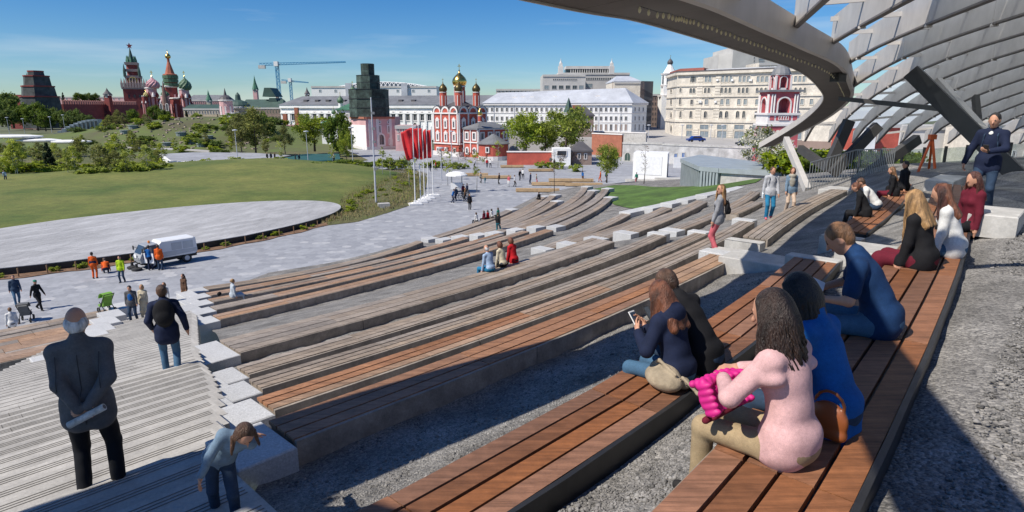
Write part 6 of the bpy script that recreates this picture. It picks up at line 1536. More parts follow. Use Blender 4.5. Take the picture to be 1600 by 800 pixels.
def garden_wall(label, px0, py0, px1, py1, Y0, Y1, h, m, cap=True, name='garden_wall'):
    F_ = Facade(X(px0, py0, Y0), Y0, X(px1, py1, Y1), Y1); z0 = F_.s_z(px0, py0)[1]
    th_ = thing(name, label, 'wall', (F_.a.x, F_.a.y, -0.2)); n_ = max(1, int(F_.L/5))
    for i in range(n_):
        b = MB(); b.loft([[F_.pt(q, z, o) for z, o in ((-0.2, -0.5), (-0.2, 0), (z0, 0), (z0, -0.5))] for q in (F_.L*i/n_+0.01, F_.L*(i+1)/n_-0.01)]); b.build('wall_bay', m, th_)
    if cap: b = MB(); b.loft([[F_.pt(q, z, o) for z, o in ((z0, -0.6), (z0, 0.1), (z0+0.15, 0.1), (z0+0.25, -0.25), (z0+0.15, -0.6))] for q in (-0.05, F_.L+0.05)]); b.build('wall_coping', M_trim, th_)
    return th_
garden_wall('orange brick garden wall in sun below the long white building', 925, 209, 972, 212, 158, 150, 4, M_rbrick)
garden_wall('red brick garden wall left of the white gate by the big trees', 792, 238, 862, 240, 128, 128, 2, M_red)
house('white_gate_house', 'small white gate house with a red signboard between the big trees', 864, 892, 232, 258, 126, 4, M_wht, None, 0, [(878, 236, 243, 14)])
house('brown_shed', 'low brown roofed red house right of the white gate house', 894, 925, 235, 258, 128, 6, M_brown, M_roofd, 222, [(905,240,248,3), (915,240,248,3)])
garden_wall('pale stone parapet along the street before the white building', 925, 206, 1010, 206, 172, 160, 2, M_concrete, True, 'parapet')
# ---------------------------------------------------------------- slopes on the left: rubble hill, ice dome, footbridge
def hill_z(x, y):
    z = 0.0
    for px, pyc, Y, hgt, rx, ry in ((255,197,205,5.4,46,28), (345,205,200,3.5,30,22), (60,210,230,2.4,70,26), (430,214,215,1.5,30,20)):
        c = at_y(px, pyc, Y); z = z+hgt*np.exp(-((x-c.x)/rx)**2-((y-c.y)/ry)**2)
    return z-0.4
M_hill = mat('rubble_slope', (0.17, 0.145, 0.09), 0.95, 0.3, 0.06, bump=0.8, bscale=0.5, col2=(0.11, 0.165, 0.03), detail=9)
sheet('park_slope', [(-330, 118), (X(420, 240, 128), 128), (X(560, 235, 172), 176), (X(540, 215, 235), 236), (-330, 262)], 6.0, hill_z, M_hill)
pathb = MB(); pth = [at_y(px, py, Y) for px, py, Y in ((170,214,170),(230,219,168),(300,222,166),(380,226,160),(420,229,156))]
pathb.loft([[Vector((p.x, p.y-1.1, float(hill_z(p.x, p.y))+0.10)), Vector((p.x, p.y+1.1, float(hill_z(p.x, p.y))+0.3)), Vector((p.x, p.y+1.1, -1)), Vector((p.x, p.y-1.1, -1))] for p in pth][::-1]); o = pathb.build('path', M_pavl); o['kind'] = 'structure'
M_seat = mat('round_seat', (0.20, 0.24, 0.235), 0.7, 0.1, 1)
for px, py, Y in ((258,209,172),(300,208,175),(314,212,172),(324,204,180),(196,206,185),(282,203,182),(209,204,190)):
    p = at_y(px, py, Y); z_ = float(hill_z(p.x, p.y)); b = MB(); b.lathe((0,0,0), [(1.2,-1.2),(1.35,0.45),(1.5,0.5),(1.5,0.62),(1.2,0.66),(0.01,0.66)], 14); o = b.build('round_lookout', M_seat); o.location = (p.x, p.y, z_+0.2); tag(o, 'round dark rimmed lookout seat on the rubble slope', 'seat', 'round seats on the slope')
rk = []
for i in range(260):
    px = rg.uniform(160, 420); Y = rg.uniform(168, 200); p = at_y(px, 205, Y); rk.append((p.x, p.y))
b = MB()
for x, y in rk: z_ = float(hill_z(x, y)); s_ = rg.uniform(0.2, 0.6); b.cbox((x, y, z_+s_*0.2), s_*1.4, s_, s_*0.8, M=Matrix.Rotation(rg.uniform(0,3), 3, 'Z') @ Matrix.Rotation(rg.uniform(0,.6), 3, 'X'))
o = b.build('rubble', mat('rubble_stone', (0.30, 0.24, 0.20), 0.9, 0.25, 0.4)); o['kind'] = 'stuff'
for i in range(60):
    px = rg.uniform(120, 450); Y = rg.uniform(160, 215); p = at_y(px, 205, Y); plant('shrub' if i % 2 else 'hedge', (p.x, p.y, float(hill_z(p.x, p.y))-0.1), rg.uniform(0.8, 2.0), 'bright green bush on the rubble slope' if i % 2 else 'dark bush on the rubble slope', 'bright bushes on the slope' if i % 2 else 'dark bushes on the slope', 1.8)
for i in range(14):
    px = rg.uniform(150, 420); Y = rg.uniform(160, 195); p = at_y(px, 205, Y); plant('birch' if i % 2 else 'olive', (p.x, p.y, float(hill_z(p.x, p.y))-0.1), rg.uniform(3, 5.5), 'young birch on the rubble slope' if i % 2 else 'young olive green tree on the rubble slope', 'young birches on the slope' if i % 2 else 'young olive trees on the slope', 1.0)
ic = thing('low_ramp_roof', 'broad low pale grey ramp roof with white edge beyond the lawn', 'pavilion', at_y(340, 252, 136))
b = MB(); ip = [at_y(px, py, Y) for px, py, Y in ((248,241,146),(300,240,152),(400,244,150),(470,252,140),(430,258,128),(340,259,124),(262,256,126))]
b.prism([(p.x, p.y) for p in ip], 0, 0.9); b.build('wall', M_white, ic); b = MB(); cc_ = sum(ip, Vector())/7; b.prism([(cc_.x+(p.x-cc_.x)*0.94, cc_.y+(p.y-cc_.y)*0.94) for p in ip], 0.85, 1.0); b.build('roof', M_pave, ic)
tp = thing('teal_tarpaulin', 'flat dark teal tarpaulin sheet lying by the path beyond the lawn', 'tarpaulin', at_y(480, 245, 134))
b = MB(); tpp = [at_y(px, py, Y) for px, py, Y in ((437,246,136),(480,240,146),(530,240,146),(532,252,128),(470,254,124))]; b.prism([(p.x, p.y) for p in tpp], 0.7, 1.0); b.build('sheet', mat('teal_cloth', (0.015, 0.085, 0.085), 0.8, 0.15, 0.5, bump=0.3, bscale=1), tp)
fb0, fb1 = at_y(78, 216, 200), at_y(155, 203, 205); fbr = thing('footbridge', 'curved silver footbridge with window openings left of the rubble hill', 'bridge', fb0)
M_silver = mat('silver_panel', (0.30, 0.34, 0.36), 0.4, 0.08, 1)
for i in range(12):
    f0_, f1_ = i/12, (i+1)/12; p, q = fb0+(fb1-fb0)*f0_, fb0+(fb1-fb0)*f1_; hgt = 0.8+2.6*math.sin(min(1, f0_*1.15)*1.7); p = p+Vector((0,0,0.5*math.sin(f0_*3)))
    b = MB(); w_ = (q-p)*0.92; b.loft([[p+Vector((0,0,-0.3)), p+w_+Vector((0,0,-0.3)), p+w_+Vector((0,0,hgt)), p+Vector((0,0,hgt))], [v+Vector((0,2.2,0)) for v in (p+Vector((0,0,-0.3)), p+w_+Vector((0,0,-0.3)), p+w_+Vector((0,0,hgt)), p+Vector((0,0,hgt)))]]); b.build('bridge_panel', M_silver, fbr)
    if 3 < i: b = MB(); b.loft([[p+w_*f_+Vector((0,-0.05,z_)) for f_, z_ in ((0.2,0.5),(0.8,0.5),(0.8,hgt-0.5),(0.2,hgt-0.5))], [p+w_*f_+Vector((0,0.01,z_)) for f_, z_ in ((0.2,0.5),(0.8,0.5),(0.8,hgt-0.5),(0.2,hgt-0.5))]]); b.build('opening', M_pane, fbr)
for i, (px, py, w_) in enumerate(((60,222,11),(20,216,14),(110,224,10),(130,258,12))):
    p = at_y(px, py, 150); b = MB(); b.lathe((0,0,0), [(w_*0.42, 0), (w_*0.5, 0.3), (w_*0.5, 0.55), (w_*0.3, 0.8), (0.01, 0.85)], 20); o = b.build('white_canopy_roof', M_white); o.location = p; o.scale = (1, 0.45, 1); tag(o, ('low white shell roof behind the birches, nearest the footbridge', 'low white shell roof at the left edge beyond the birches', 'low white shell roof under the right birches', 'low white shell roof at the foot of the grove')[i], 'roof')
quad_sheet('embankment_road', [(-330, 246, 1.0), (X(140, 205, 246), 246, 1.2), (X(140, 205, 262), 262, 1.2), (-330, 262, 1.0)], M_asph)

# ================================================================ flags, masts, lamps
M_flag = mat('flag_red', (0.50, 0.012, 0.018), 0.7, 0.12, 1.5)
M_pole = mat('pole_white', (0.74, 0.74, 0.74), 0.4, 0.04, 2)
for i, (px, pyb, wl_) in enumerate(((649,320,'nearest the camera'),(657.5,316.5,'second from the near end'),(663.5,313.5,'middle one of five'),(669.5,310.5,'second from the far end'),(677,306.5,'farthest of five'))):
    p = at_z(px, pyb, 0); top = at_y(px-4, 196+i*0.8, p.y).z
    th = thing('flag_pole', 'white flag pole with a hanging red flag, '+wl_, 'flag', p, 'red flags by the meadow')
    b = MB(); b.tube([p, (p.x, p.y, top)], [0.07, 0.045], 10); b.lathe((p.x, p.y, top), [(0.05,0),(0.09,0.06),(0.05,0.14),(0.01,0.17)], 8); b.build('pole', M_pole, th)
    b = MB(); b.cbox((p.x, p.y-0.1, 0.11), 1.5, 1.2, 0.22, 0.35); b.cbox((p.x, p.y-0.1, 0.26), 0.7, 0.6, 0.10, 0.35); b.build('plinth', M_white, th)
    nz, nx = 14, 7; V = []; Fq = []; Hf = 3.6; Wf = 1.35
    for a in range(nz+1):
        for c_ in range(nx+1):
            v = a/nz; u = c_/nx; ww = Wf*(1-0.15*v)*(0.75+0.25*math.cos(2.0*v+i))
            V.append((-0.06-u*ww, 0.22*math.sin(u*9+v*3+i)*u**0.5+0.1*math.sin(v*5+i), top-p.z-0.25-v*Hf-0.5*u*u*(1-v)-0.25*u*math.sin(i*2+3*u)))
    for a in range(nz):
        for c_ in range(nx): k_ = a*(nx+1)+c_; Fq.append((k_, k_+1, k_+nx+2, k_+nx+1))
    fo = link('flag', np_mesh('flag', V, Fq, [M_flag], smooth=True), th); md = fo.modifiers.new('thick', 'SOLIDIFY'); md.thickness = 0.015
p = at_z(588, 322, 0); ms_ = thing('lighting_mast', 'very tall thin grey mast with small lamps beside the dry meadow', 'mast', p)
b = MB(); tz = at_y(580, 152, p.y).z; b.tube([p, (p.x, p.y, tz)], [0.12, 0.06], 10); b.build('pole', M_roofl, ms_)
for z in (0.35, 0.6, 0.72, 0.86): b = MB(); b.cbox((p.x+0.15, p.y, tz*z), 0.35, 0.22, 0.28); b.build('lamp_head', M_roofg, ms_)
b = MB(); p2 = at_z(600, 327, 0); b.cbox((0, 0, 0.35), 1.3, 0.9, 0.7, 0.3); o = b.build('concrete_plinth', M_concrete); o.location = p2; tag(o, 'tilted concrete footing block at the foot of the tall mast', 'block')
def lamp(px, pyb, pyt, Y=None, label='', group=None):
    p = at_z(px, pyb, 0) if not Y else at_y(px, pyb, Y); tz = at_y(px, pyt, p.y).z; th = thing('street_lamp', label, 'lamp', p, group); b = MB(); b.tube([p, (p.x, p.y, tz)], [0.09, 0.06], 8); b.build('pole', M_roofl, th)
    b = MB(); b.lathe((p.x, p.y, tz), [(0.02, 0.25), (0.5, 0.15), (0.52, 0.02), (0.1, -0.05)], 10); b.build('lamp_head', M_roofl, th)
for px, pyb, pyt in ((648,262,200),(706,258,206),(372,256,204),(482,258,206),(552,262,200),(690,282,232)): lamp(px, pyb, pyt, label='slim grey park lamp between the lawn and the cathedral', group='park lamps')
for px, pyb, pyt, Y in ((16,215,184,235),(40,214,186,235),(82,212,183,240),(103,212,180,240)): lamp(px, pyb, pyt, Y, 'grey lamp post by the embankment below the dark trees', 'embankment lamps')
for px in (1013, 1065, 1110, 1128): lamp(px, 218, 196, 158, 'thin black lamp on the street in front of the cream palace', 'street lamps by the palace')

# ================================================================ timber plinth benches on the plaza
M_timber = mat('pale_timber', (0.42, 0.29, 0.16), 0.7, 0.15, 2, obj_var=0.1)
for i, (px, py, L, rz) in enumerate(((840,300,6.0,-0.06),(862,290,6.0,-0.06),(892,284,7.0,-0.05),(912,291,5.5,-0.05),(775,279,5.0,0.02),(742,275,4.5,0.0),(800,262,4.5,0.05),(845,268,4.5,0.05))):
    p = at_z(px, py, 0); th = thing('timber_bench', ('pale timber plinth bench on the plaza, %s' % ('nearest the far grey benches','behind the nearest one','by the bare slim tree','right of the bare slim tree','behind the cart with the umbrella','by the cathedral shrubs','in front of the brick wall','in front of the white gate house')[i]), 'bench', p, 'timber plinth benches', rz)
    b = MB(); b.box(-L/2+0.15, L/2-0.15, -0.4, 0.4, 0, 0.1); b.build('base', M_roofd, th, local=True)
    for j in range(4):
        for k_ in range(2): b = MB(); b.box(-L/2+k_*L/2+0.01, k_*L/2-0.01, -0.5+j*0.25+0.008, -0.25+j*0.25-0.008, 0.1, 0.48); b.build('beam', M_timber, th, local=True)
# ================================================================ sweeper van
vp = at_z(250, 417, 0); vr = at_z(292, 405, 0)-at_z(205, 420, 0); van = thing('sweeper_van', 'white street sweeper van with black front brushes and doors open by workers', 'van', (vp.x, vp.y+0.9, 0), rz=math.atan2(vr.y, vr.x)); van.scale = (0.84, 0.84, 0.84)
vs = 1.0; M_vw = mat('van_white', (0.74, 0.75, 0.76), 0.35, 0.04, 1); M_vg = mat('van_grey', (0.50, 0.52, 0.54), 0.4, 0.05, 1); M_rub = mat('rubber', (0.025, 0.025, 0.026), 0.8, 0.1, 4)
def vprof(pts, y0, y1, name, m, par=van):
    b = MB(); b.loft([[Vector((x, y, z)) for x, z in pts] for y in (y0, y1)]); return b.build(name, m, par, local=True)
cabp = [(-2.25,0.55),(-2.35,0.95),(-2.15,1.35),(-1.75,2.0),(-0.85,2.08),(-0.75,0.55)]
b = MB()
for y, k_ in ((-0.78, 0.94), (-0.72, 1.0), (0.72, 1.0), (0.78, 0.94)): pass
b.loft([[Vector((x*1.0+(0.04 if y_ in (-0.78, 0.78) else 0), y_, 0.55+(z-0.55)*(0.97 if y_ in (-0.78, 0.78) else 1))) for x, z in cabp] for y_ in (-0.78, -0.70, 0.70, 0.78)]); b.build('cab', mat('cab_grey', (0.33, 0.34, 0.355), 0.35, 0.05, 1), van, local=True)
b = MB(); b.loft([[Vector((x, y, z)) for x, z in ((-2.20,1.33),(-1.80,1.95),(-1.76,1.95),(-2.14,1.33))] for y in (-0.66, 0.66)]); b.build('windscreen', M_pane, van, local=True)
for y in (-0.80, 0.775): vprof([(-2.05,0.85),(-2.02,1.33),(-1.68,1.90),(-0.92,1.95),(-0.88,0.85)], y, y+0.03, 'side_window', M_pane)
bodp = [(-0.72,0.75),(-0.72,2.05),(-0.55,2.22),(2.2,2.22),(2.35,2.1),(2.42,0.95),(2.2,0.75)]
b = MB(); b.loft([[Vector((x*(0.985 if abs(y_) > 0.8 else 1), y_, 0.75+(z-0.75)*(0.95 if abs(y_) > 0.8 else 1))) for x, z in bodp] for y_ in (-0.86, -0.74, 0.74, 0.86)]); b.build('hopper', M_vw, van, local=True)
vprof([(-0.6,0.82),(-0.6,1.25),(2.3,1.25),(2.35,0.95)], -0.885, -0.865, 'side_skirt', M_vg)
for x0 in (0.25, 1.2): vprof([(x0,1.32),(x0,1.95),(x0+0.85,1.95),(x0+0.85,1.32)], -0.88, -0.862, 'side_panel', M_vg)
vprof([(-2.2,0.4),(-2.2,0.58),(2.35,0.78),(2.35,0.5)], -0.7, 0.7, 'chassis', M_rub)
for x in (-1.35, 1.45):
    for y in (-0.72, 0.72):
        b = MB(); N = 18; rr = [(0.40, -0.11), (0.42, -0.05), (0.42, 0.05), (0.40, 0.11)]
        b.loft([[Vector((x+r_*math.cos(t), y+o, 0.42+r_*math.sin(t))) for t in np.linspace(0, 2*math.pi, N, endpoint=False)] for r_, o in rr]); w_ = b.build('wheel', M_rub, van, local=True)
        b = MB(); b.loft([[Vector((x+r_*math.cos(t), y+o, 0.42+r_*math.sin(t))) for t in np.linspace(0, 2*math.pi, 12, endpoint=False)] for r_, o in ((0.22,-0.125),(0.22,0.125))]); b.build('rim', M_vg, w_, local=True)
for y in (-0.5, 0.5):
    b = MB(); b.lathe((-2.55, y, 0.05), [(0.42,0),(0.40,0.12),(0.12,0.22),(0.1,0.5),(0.02,0.52)], 16); b.build('brush', M_rub, van, local=True)
    b = MB(); b.beam((-2.55, y, 0.5), (-2.1, y*0.8, 0.62), 0.08, 0.08); b.build('brush_arm', M_rub, van, local=True)
    b = MB(); b.cbox((-2.33, y*1.1, 0.95), 0.06, 0.28, 0.18); b.build('headlight', M_pane_l, van, local=True)
    b = MB(); b.beam((-1.95, y*1.5, 1.7), (-2.1, y*2.0, 1.72), 0.03, 0.03); b.cbox((-2.12, y*2.05, 1.66), 0.06, 0.2, 0.34); b.build('mirror', M_rub, van, local=True)
b = MB(); b.cbox((-2.38, -0.02, 1.12), 0.03, 0.45, 0.30); b.build('emblem_panel', M_white, van, local=True)
b = MB(); b.lathe((-1.2, 0.0, 2.08), [(0.09,0),(0.1,0.12),(0.05,0.2)], 10); b.build('beacon', mat('beacon_orange', (0.7, 0.2, 0.02), 0.3, 0.05, 3), van, local=True)
dM = Matrix.Rotation(-1.0, 3, 'Z'); b = MB(); b.cbox((-1.75, -1.15, 1.0), 0.9, 0.05, 0.85, M=dM); d_ = b.build('door', M_vw, van, local=True)
b = MB(); b.cbox((-1.75, -1.15, 1.70), 0.75, 0.03, 0.5, M=dM); b.build('door_window', M_pane, d_, local=True)
# parked cars on the upper street
def car(px, py, Y, m, label, rz=0.0):
    p = at_y(px, py, Y); th = thing('parked_car', label, 'car', p, rz=rz)
    pr = [(-2.2,0.35),(-2.25,0.75),(-1.5,0.9),(-0.9,1.42),(0.9,1.45),(1.6,0.95),(2.2,0.85),(2.25,0.35)]
    b = MB(); b.loft([[Vector((x, y, 0.35+(z-0.35)*(0.9 if abs(y) > 0.8 else 1))) for x, z in pr] for y in (-0.88, -0.7, 0.7, 0.88)]); b.build('body', m, th, local=True)
    for y in (-0.9, 0.875):
        b = MB(); b.loft([[Vector((x, y_, z)) for x, z in ((-1.2,0.93),(-0.8,1.3),(0.8,1.32),(1.3,0.95))] for y_ in (y, y+0.025)]); b.build('side_window', M_pane, th, local=True)
        for x in (-1.35, 1.4): b = MB(); b.loft([[Vector((x+0.32*math.cos(t), y+o, 0.32+0.32*math.sin(t))) for t in np.linspace(0, 2*math.pi, 12, endpoint=False)] for o in (-0.08, 0.08)]); b.build('wheel', M_rub, th, local=True)
car(1087, 221.5, 158, mat('car_blue', (0.01, 0.05, 0.25), 0.3, 0.05, 1), 'dark blue car parked on the street in front of the cream palace', 0.1)
car(1166, 228, 140, mat('car_dark', (0.02, 0.03, 0.045), 0.3, 0.05, 1), 'dark car half hidden behind the retaining wall coping near the canopy tip', 0.1)
# ================================================================ railing, glass screen and orange tripod under the canopy
M_rail = mat('galvanised_rail', (0.32, 0.33, 0.33), 0.4, 0.08, 4, metal=0.6)
rl0, rl1 = at_y(1262, 298, 30), at_y(1332, 278, 30.5); rl = thing('steel_railing', 'galvanised railing of close upright bars at the canopy corner', 'railing', rl0)
rh = 1.35
for a_, b_, n_ in ((rl0, rl1, 16), (rl1, rl1+Vector((1.6, -0.5, 0.1)), 22)):
    b = MB(); 
    b.beam(a_+Vector((0,0,rh)), b_+Vector((0,0,rh)), 0.05, 0.05); b.build('rail', M_rail, rl)
    b = MB(); b.beam(a_+Vector((0,0,0.1)), b_+Vector((0,0,0.1)), 0.04, 0.04); b.build('rail', M_rail, rl)
    for i in range(n_+1): b = MB(); q = a_+(b_-a_)*i/n_; b.tube([q, q+Vector((0,0,rh))], 0.018, 5); b.build('bar', M_rail, rl)
gs = thing('glass_screen', 'tall glass screen with dark posts along the far edge of the canopy terrace', 'screen', at_y(1350, 290, 42))
M_gls = bpy.data.materials.new('clear_glass'); M_gls.use_nodes = True
N_, L_, B_ = add_nodes(M_gls); a_ = N_.new('ShaderNodeBsdfTransparent'); a_.inputs[0].default_value = (0.82, 0.88, 0.88, 1); c_ = N_.new('ShaderNodeBsdfGlossy'); c_.inputs['Roughness'].default_value = 0.05; e_ = N_.new('ShaderNodeMixShader'); e_.inputs[0].default_value = 0.12
L_.new(a_.outputs[0], e_.inputs[1]); L_.new(c_.outputs[0], e_.inputs[2]); L_.new(e_.outputs[0], N_['Material Output'].inputs[0])
for i in range(10):
    px = 1338+i*33; p = at_y(px, 284, 42-i*1.2); q = at_y(px+33, 284, 42-(i+1)*1.2); ht = 2.1
    b = MB(); b.beam(p, p+Vector((0,0,ht)), 0.10, 0.16, Vector((0,1,0))); b.build('post', M_strut, gs)
    b = MB(); b.loft([[p+Vector((0.08,0,0.1)), q+Vector((-0.08,0,0.1)), q+Vector((-0.08,0,ht-0.1)), p+Vector((0.08,0,ht-0.1))], [v+Vector((0,0.02,0)) for v in (p+Vector((0.08,0,0.1)), q+Vector((-0.08,0,0.1)), q+Vector((-0.08,0,ht-0.1)), p+Vector((0.08,0,ht-0.1)))]]); b.build('pane', M_gls, gs)
    if i % 1 == 0: b = MB(); b.beam(p+Vector((0,0,0.06)), q+Vector((0,0,0.06)), 0.08, 0.12); b.build('sill', M_strut, gs)
M_or = mat('orange_frame', (0.55, 0.10, 0.02), 0.5, 0.08, 3)
tf = at_y(1447, 282, 26); trp = thing('orange_tripod', 'bright orange survey tripod standing before the glass screen', 'tripod', tf)
hd = at_y(1457, 214, 26)
for px, py, Y in ((1430,279,26),(1462,281,25.6),(1450,276,27)): b = MB(); b.beam(at_y(px, py, Y), hd, 0.09, 0.06); b.build('leg', M_or, trp)
b = MB(); b.cbox(hd, 0.25, 0.2, 0.2); b.build('head', M_or, trp)
# street fronts seen through the screen on the right
for i, (px0, px1, pyt, pyb, Y, m, lab) in enumerate(((1336,1408,232,262,120,M_red,'red plastered house front seen through the glass screen, left one'),(1352,1372,230,262,117,M_wht,'narrow white bay between the red fronts beyond the glass screen'),(1410,1520,236,262,130,M_offw,'pale house front beyond the glass screen behind the tripod'),(1525,1680,228,262,120,M_cream,'cream house front beyond the screen at the far right'))):
    simple_block('street_front', lab, Y, px0, px1, pyt-40, pyb, 8, m, [(236, 246, px0+6, px1-6, max(2, int((px1-px0)/16)), 4, 'rect', M_trim, M_pane)])
# small trolleys on the plaza
def wheel(par, c, r, m, n=16, axis=None, w=0.03, name='wheel'):
    b = MB(); ax = axis or Vector((0,1,0)); u = Vector((0,0,1)); v = ax.cross(u).normalized()
    pts = [Vector(c)+u*r*math.sin(t)+v*r*math.cos(t) for t in np.linspace(0, 2*math.pi, n, endpoint=False)]
    for i in range(n): b.beam(pts[i], pts[(i+1) % n], w, w, ax)
    for i in range(0, n, 2): b.beam(Vector(c), pts[i], w*0.3, w*0.3, ax)
    return b.build(name, m, par, local=True)
ct = at_z(714, 300, 0); cart = thing('vendor_cart', 'white vendor cart with a rounded white awning on the plaza', 'cart', ct)
b = MB(); b.box(-0.8, 0.8, -0.5, 0.5, 0.45, 1.25); b.build('counter', M_white, cart, local=True)
for x in (-0.7, 0.7):
    for y in (-0.45, 0.45): b = MB(); b.box(x-0.03, x+0.03, y-0.03, y+0.03, 1.25, 2.3); b.build('post', M_rail, cart, local=True)
b = MB(); b.lathe((0,0,2.25), [(1.5,0),(1.48,0.12),(1.1,0.4),(0.5,0.55),(0.02,0.58)], 12); b.build('awning', M_white, cart, local=True)
for y in (-0.52, 0.52): wheel(cart, (0.1, y, 0.35), 0.35, M_rub)
for i, (px, py) in enumerate(((718,309),(724,312),(729,309))):
    p = at_z(px, py, 0); bk = thing('bicycle', ('bicycle parked by the vendor cart, leftmost', 'bicycle parked by the vendor cart, middle', 'bicycle parked by the vendor cart, rightmost')[i], 'bicycle', p, 'parked bicycles', 0.5+0.3*i)
    wheel(bk, (-0.5, 0, 0.34), 0.34, M_rub); wheel(bk, (0.55, 0, 0.34), 0.34, M_rub); b = MB()
    for s0, s1 in (((-0.5,0.34),(-0.1,0.34)), ((-0.1,0.34),(-0.25,0.85)), ((-0.25,0.8),(0.4,0.85)), ((-0.1,0.34),(0.42,0.75)), ((0.55,0.34),(0.38,0.98)), ((-0.5,0.34),(-0.24,0.8))): b.beam((s0[0],0,s0[1]), (s1[0],0,s1[1]), 0.035, 0.035, Vector((0,1,0)))
    b.build('frame', M_roofg, bk, local=True); b = MB(); b.cbox((-0.26,0,0.9), 0.26, 0.12, 0.06); b.build('saddle', M_rub, bk, local=True); b = MB(); b.tube([(0.36,-0.28,1.02),(0.4,0,1.0),(0.36,0.28,1.02)], 0.018, 6); b.build('handlebar', M_rub, bk, local=True)
# pushchairs
def pushchair(loc, rz, m, label):
    th = thing('pushchair', label, 'pushchair', loc, None, rz)
    for x in (-0.32, 0.32):
        for y in (-0.25, 0.25): wheel(th, (x, y, 0.13), 0.13, M_rub, 10, w=0.04)
    b = MB()
    for y in (-0.24, 0.24): b.beam((0.32,y,0.13), (-0.45,y,1.05), 0.03, 0.03); b.beam((-0.32,y,0.13), (0.15,y,0.6), 0.03, 0.03)
    b.tube([(-0.45,-0.24,1.05),(-0.5,0,1.06),(-0.45,0.24,1.05)], 0.02, 6); b.build('frame', M_rub, th, local=True)
    b = MB(); b.loft([[Vector((x, y, z)) for x, z in ((0.35,0.3),(0.4,0.42),(0.0,0.5),(-0.2,0.95),(-0.3,0.9),(-0.1,0.35))] for y in (-0.21, 0.21)]); b.build('seat', m, th, local=True)
    b = MB(); N = 7
    b.loft([[Vector((-0.12+0.38*math.sin(t)*0.9, y, 0.72+0.36*math.cos(t)))  for y in (-0.24, -0.16, 0.16, 0.24)] + [Vector((-0.12+0.34*math.sin(t)*0.9, y, 0.72+0.32*math.cos(t)))  for y in (0.22, 0.15, -0.15, -0.22)] for t in np.linspace(-0.9, 1.4, N)]); b.build('hood', m, th, local=True)
p = at_z(168, 488, 0.9); pushchair(p, 2.6, mat('lime_cloth', (0.17, 0.36, 0.05), 0.7, 0.12, 5), 'lime green pushchair standing on the bench flight by the stairs')
p = at_z(42, 502, 0.0); pushchair(p, 2.0, mat('grey_cloth', (0.10, 0.105, 0.11), 0.7, 0.12, 5), 'dark grey pushchair beside the person in white at the left edge')
p = at_z(648, 250, 0); 
# ================================================================ people: one continuous skin per figure, grown from a distance field
def V3(*a): return np.array(a, dtype=float)
def nrm(v): v = np.asarray(v, float); return v/(np.linalg.norm(v)+1e-12)
class Field:
    def __init__(s): s.p = []
    def cone(s, a, b, ra, rb, lab, k=0.03): s.p.append(('c', np.array(a, float), np.array(b, float), ra, rb, lab, k))
    def ell(s, c, r, lab, k=0.03, Rm=None): s.p.append(('e', np.array(c, float), np.array(r, float), Rm, None, lab, k))
    def bounds(s):
        lo, hi = [], []
        for q in s.p:
            if q[0] == 'c': r = max(q[3], q[4]); lo += [q[1]-r, q[2]-r]; hi += [q[1]+r, q[2]+r]
            else: r = q[2].max(); lo.append(q[1]-r); hi.append(q[1]+r)
        return np.min(lo, 0), np.max(hi, 0)
    def mesh(s, h):
        lo, hi = s.bounds(); lo = lo-3*h; n = np.ceil((hi+3*h-lo)/h).astype(int)+1
        F = np.full(n, 1.0, np.float32); D = np.full(n, 9.0, np.float32); Lb = np.zeros(n, np.int8)
        ax = [lo[i]+h*np.arange(n[i]) for i in range(3)]
        for q in s.p:
            k = q[6]; m = k+2.5*h
            if q[0] == 'c': r = max(q[3], q[4]); a0 = np.minimum(q[1], q[2])-r-m; a1 = np.maximum(q[1], q[2])+r+m
            else: r = q[2].max(); a0 = q[1]-r-m; a1 = q[1]+r+m
            i0 = np.clip(np.floor((a0-lo)/h).astype(int), 0, n-1); i1 = np.clip(np.ceil((a1-lo)/h).astype(int)+1, 1, n)
            sl = tuple(slice(i0[i], i1[i]) for i in range(3))
            X = ax[0][sl[0]][:, None, None]; Y = ax[1][sl[1]][None, :, None]; Zz = ax[2][sl[2]][None, None, :]
            if q[0] == 'c':
                a, b, ra, rb = q[1], q[2], q[3], q[4]; ab = b-a; L2 = ab@ab+1e-12
                px_, py_, pz_ = X-a[0], Y-a[1], Zz-a[2]
                t = np.clip((px_*ab[0]+py_*ab[1]+pz_*ab[2])/L2, 0, 1)
                d = np.sqrt((px_-t*ab[0])**2+(py_-t*ab[1])**2+(pz_-t*ab[2])**2)-(ra+(rb-ra)*t)
            else:
                c, r3, Rm = q[1], q[2], q[3]
                px_, py_, pz_ = X-c[0], Y-c[1], Zz-c[2]
                if Rm is not None:
                    px_, py_, pz_ = (px_*Rm[0][i]+py_*Rm[1][i]+pz_*Rm[2][i] for i in range(3))
                k0 = np.sqrt((px_/r3[0])**2+(py_/r3[1])**2+(pz_/r3[2])**2); k1 = np.sqrt((px_/r3[0]**2)**2+(py_/r3[1]**2)**2+(pz_/r3[2]**2)**2)+1e-9
                d = k0*(k0-1)/k1
            f = F[sl]; hh = np.maximum(k-np.abs(f-d), 0)/k
            F[sl] = np.minimum(f, d)-hh*hh*k*0.25
            w = d < D[sl]; D[sl] = np.where(w, d, D[sl]); Lb[sl] = np.where(w, q[5], Lb[sl])
        if h < 0.018:                       # soft cloth folds
            X = ax[0][:, None, None]; Y = ax[1][None, :, None]; Zz = ax[2][None, None, :]
            w = np.sin(21*X+8*Zz+2.5*np.sin(13*Y))*np.sin(27*Zz-9*X+2*np.sin(17*X+5*Y))+0.6*np.sin(38*Zz+25*Y+3*np.sin(12*X))*np.sin(19*X-14*Y)
            F = F+np.where((Lb == 1) | (Lb == 2), 0.0016*w, 0).astype(np.float32)
        return nets(F, Lb, lo, h)
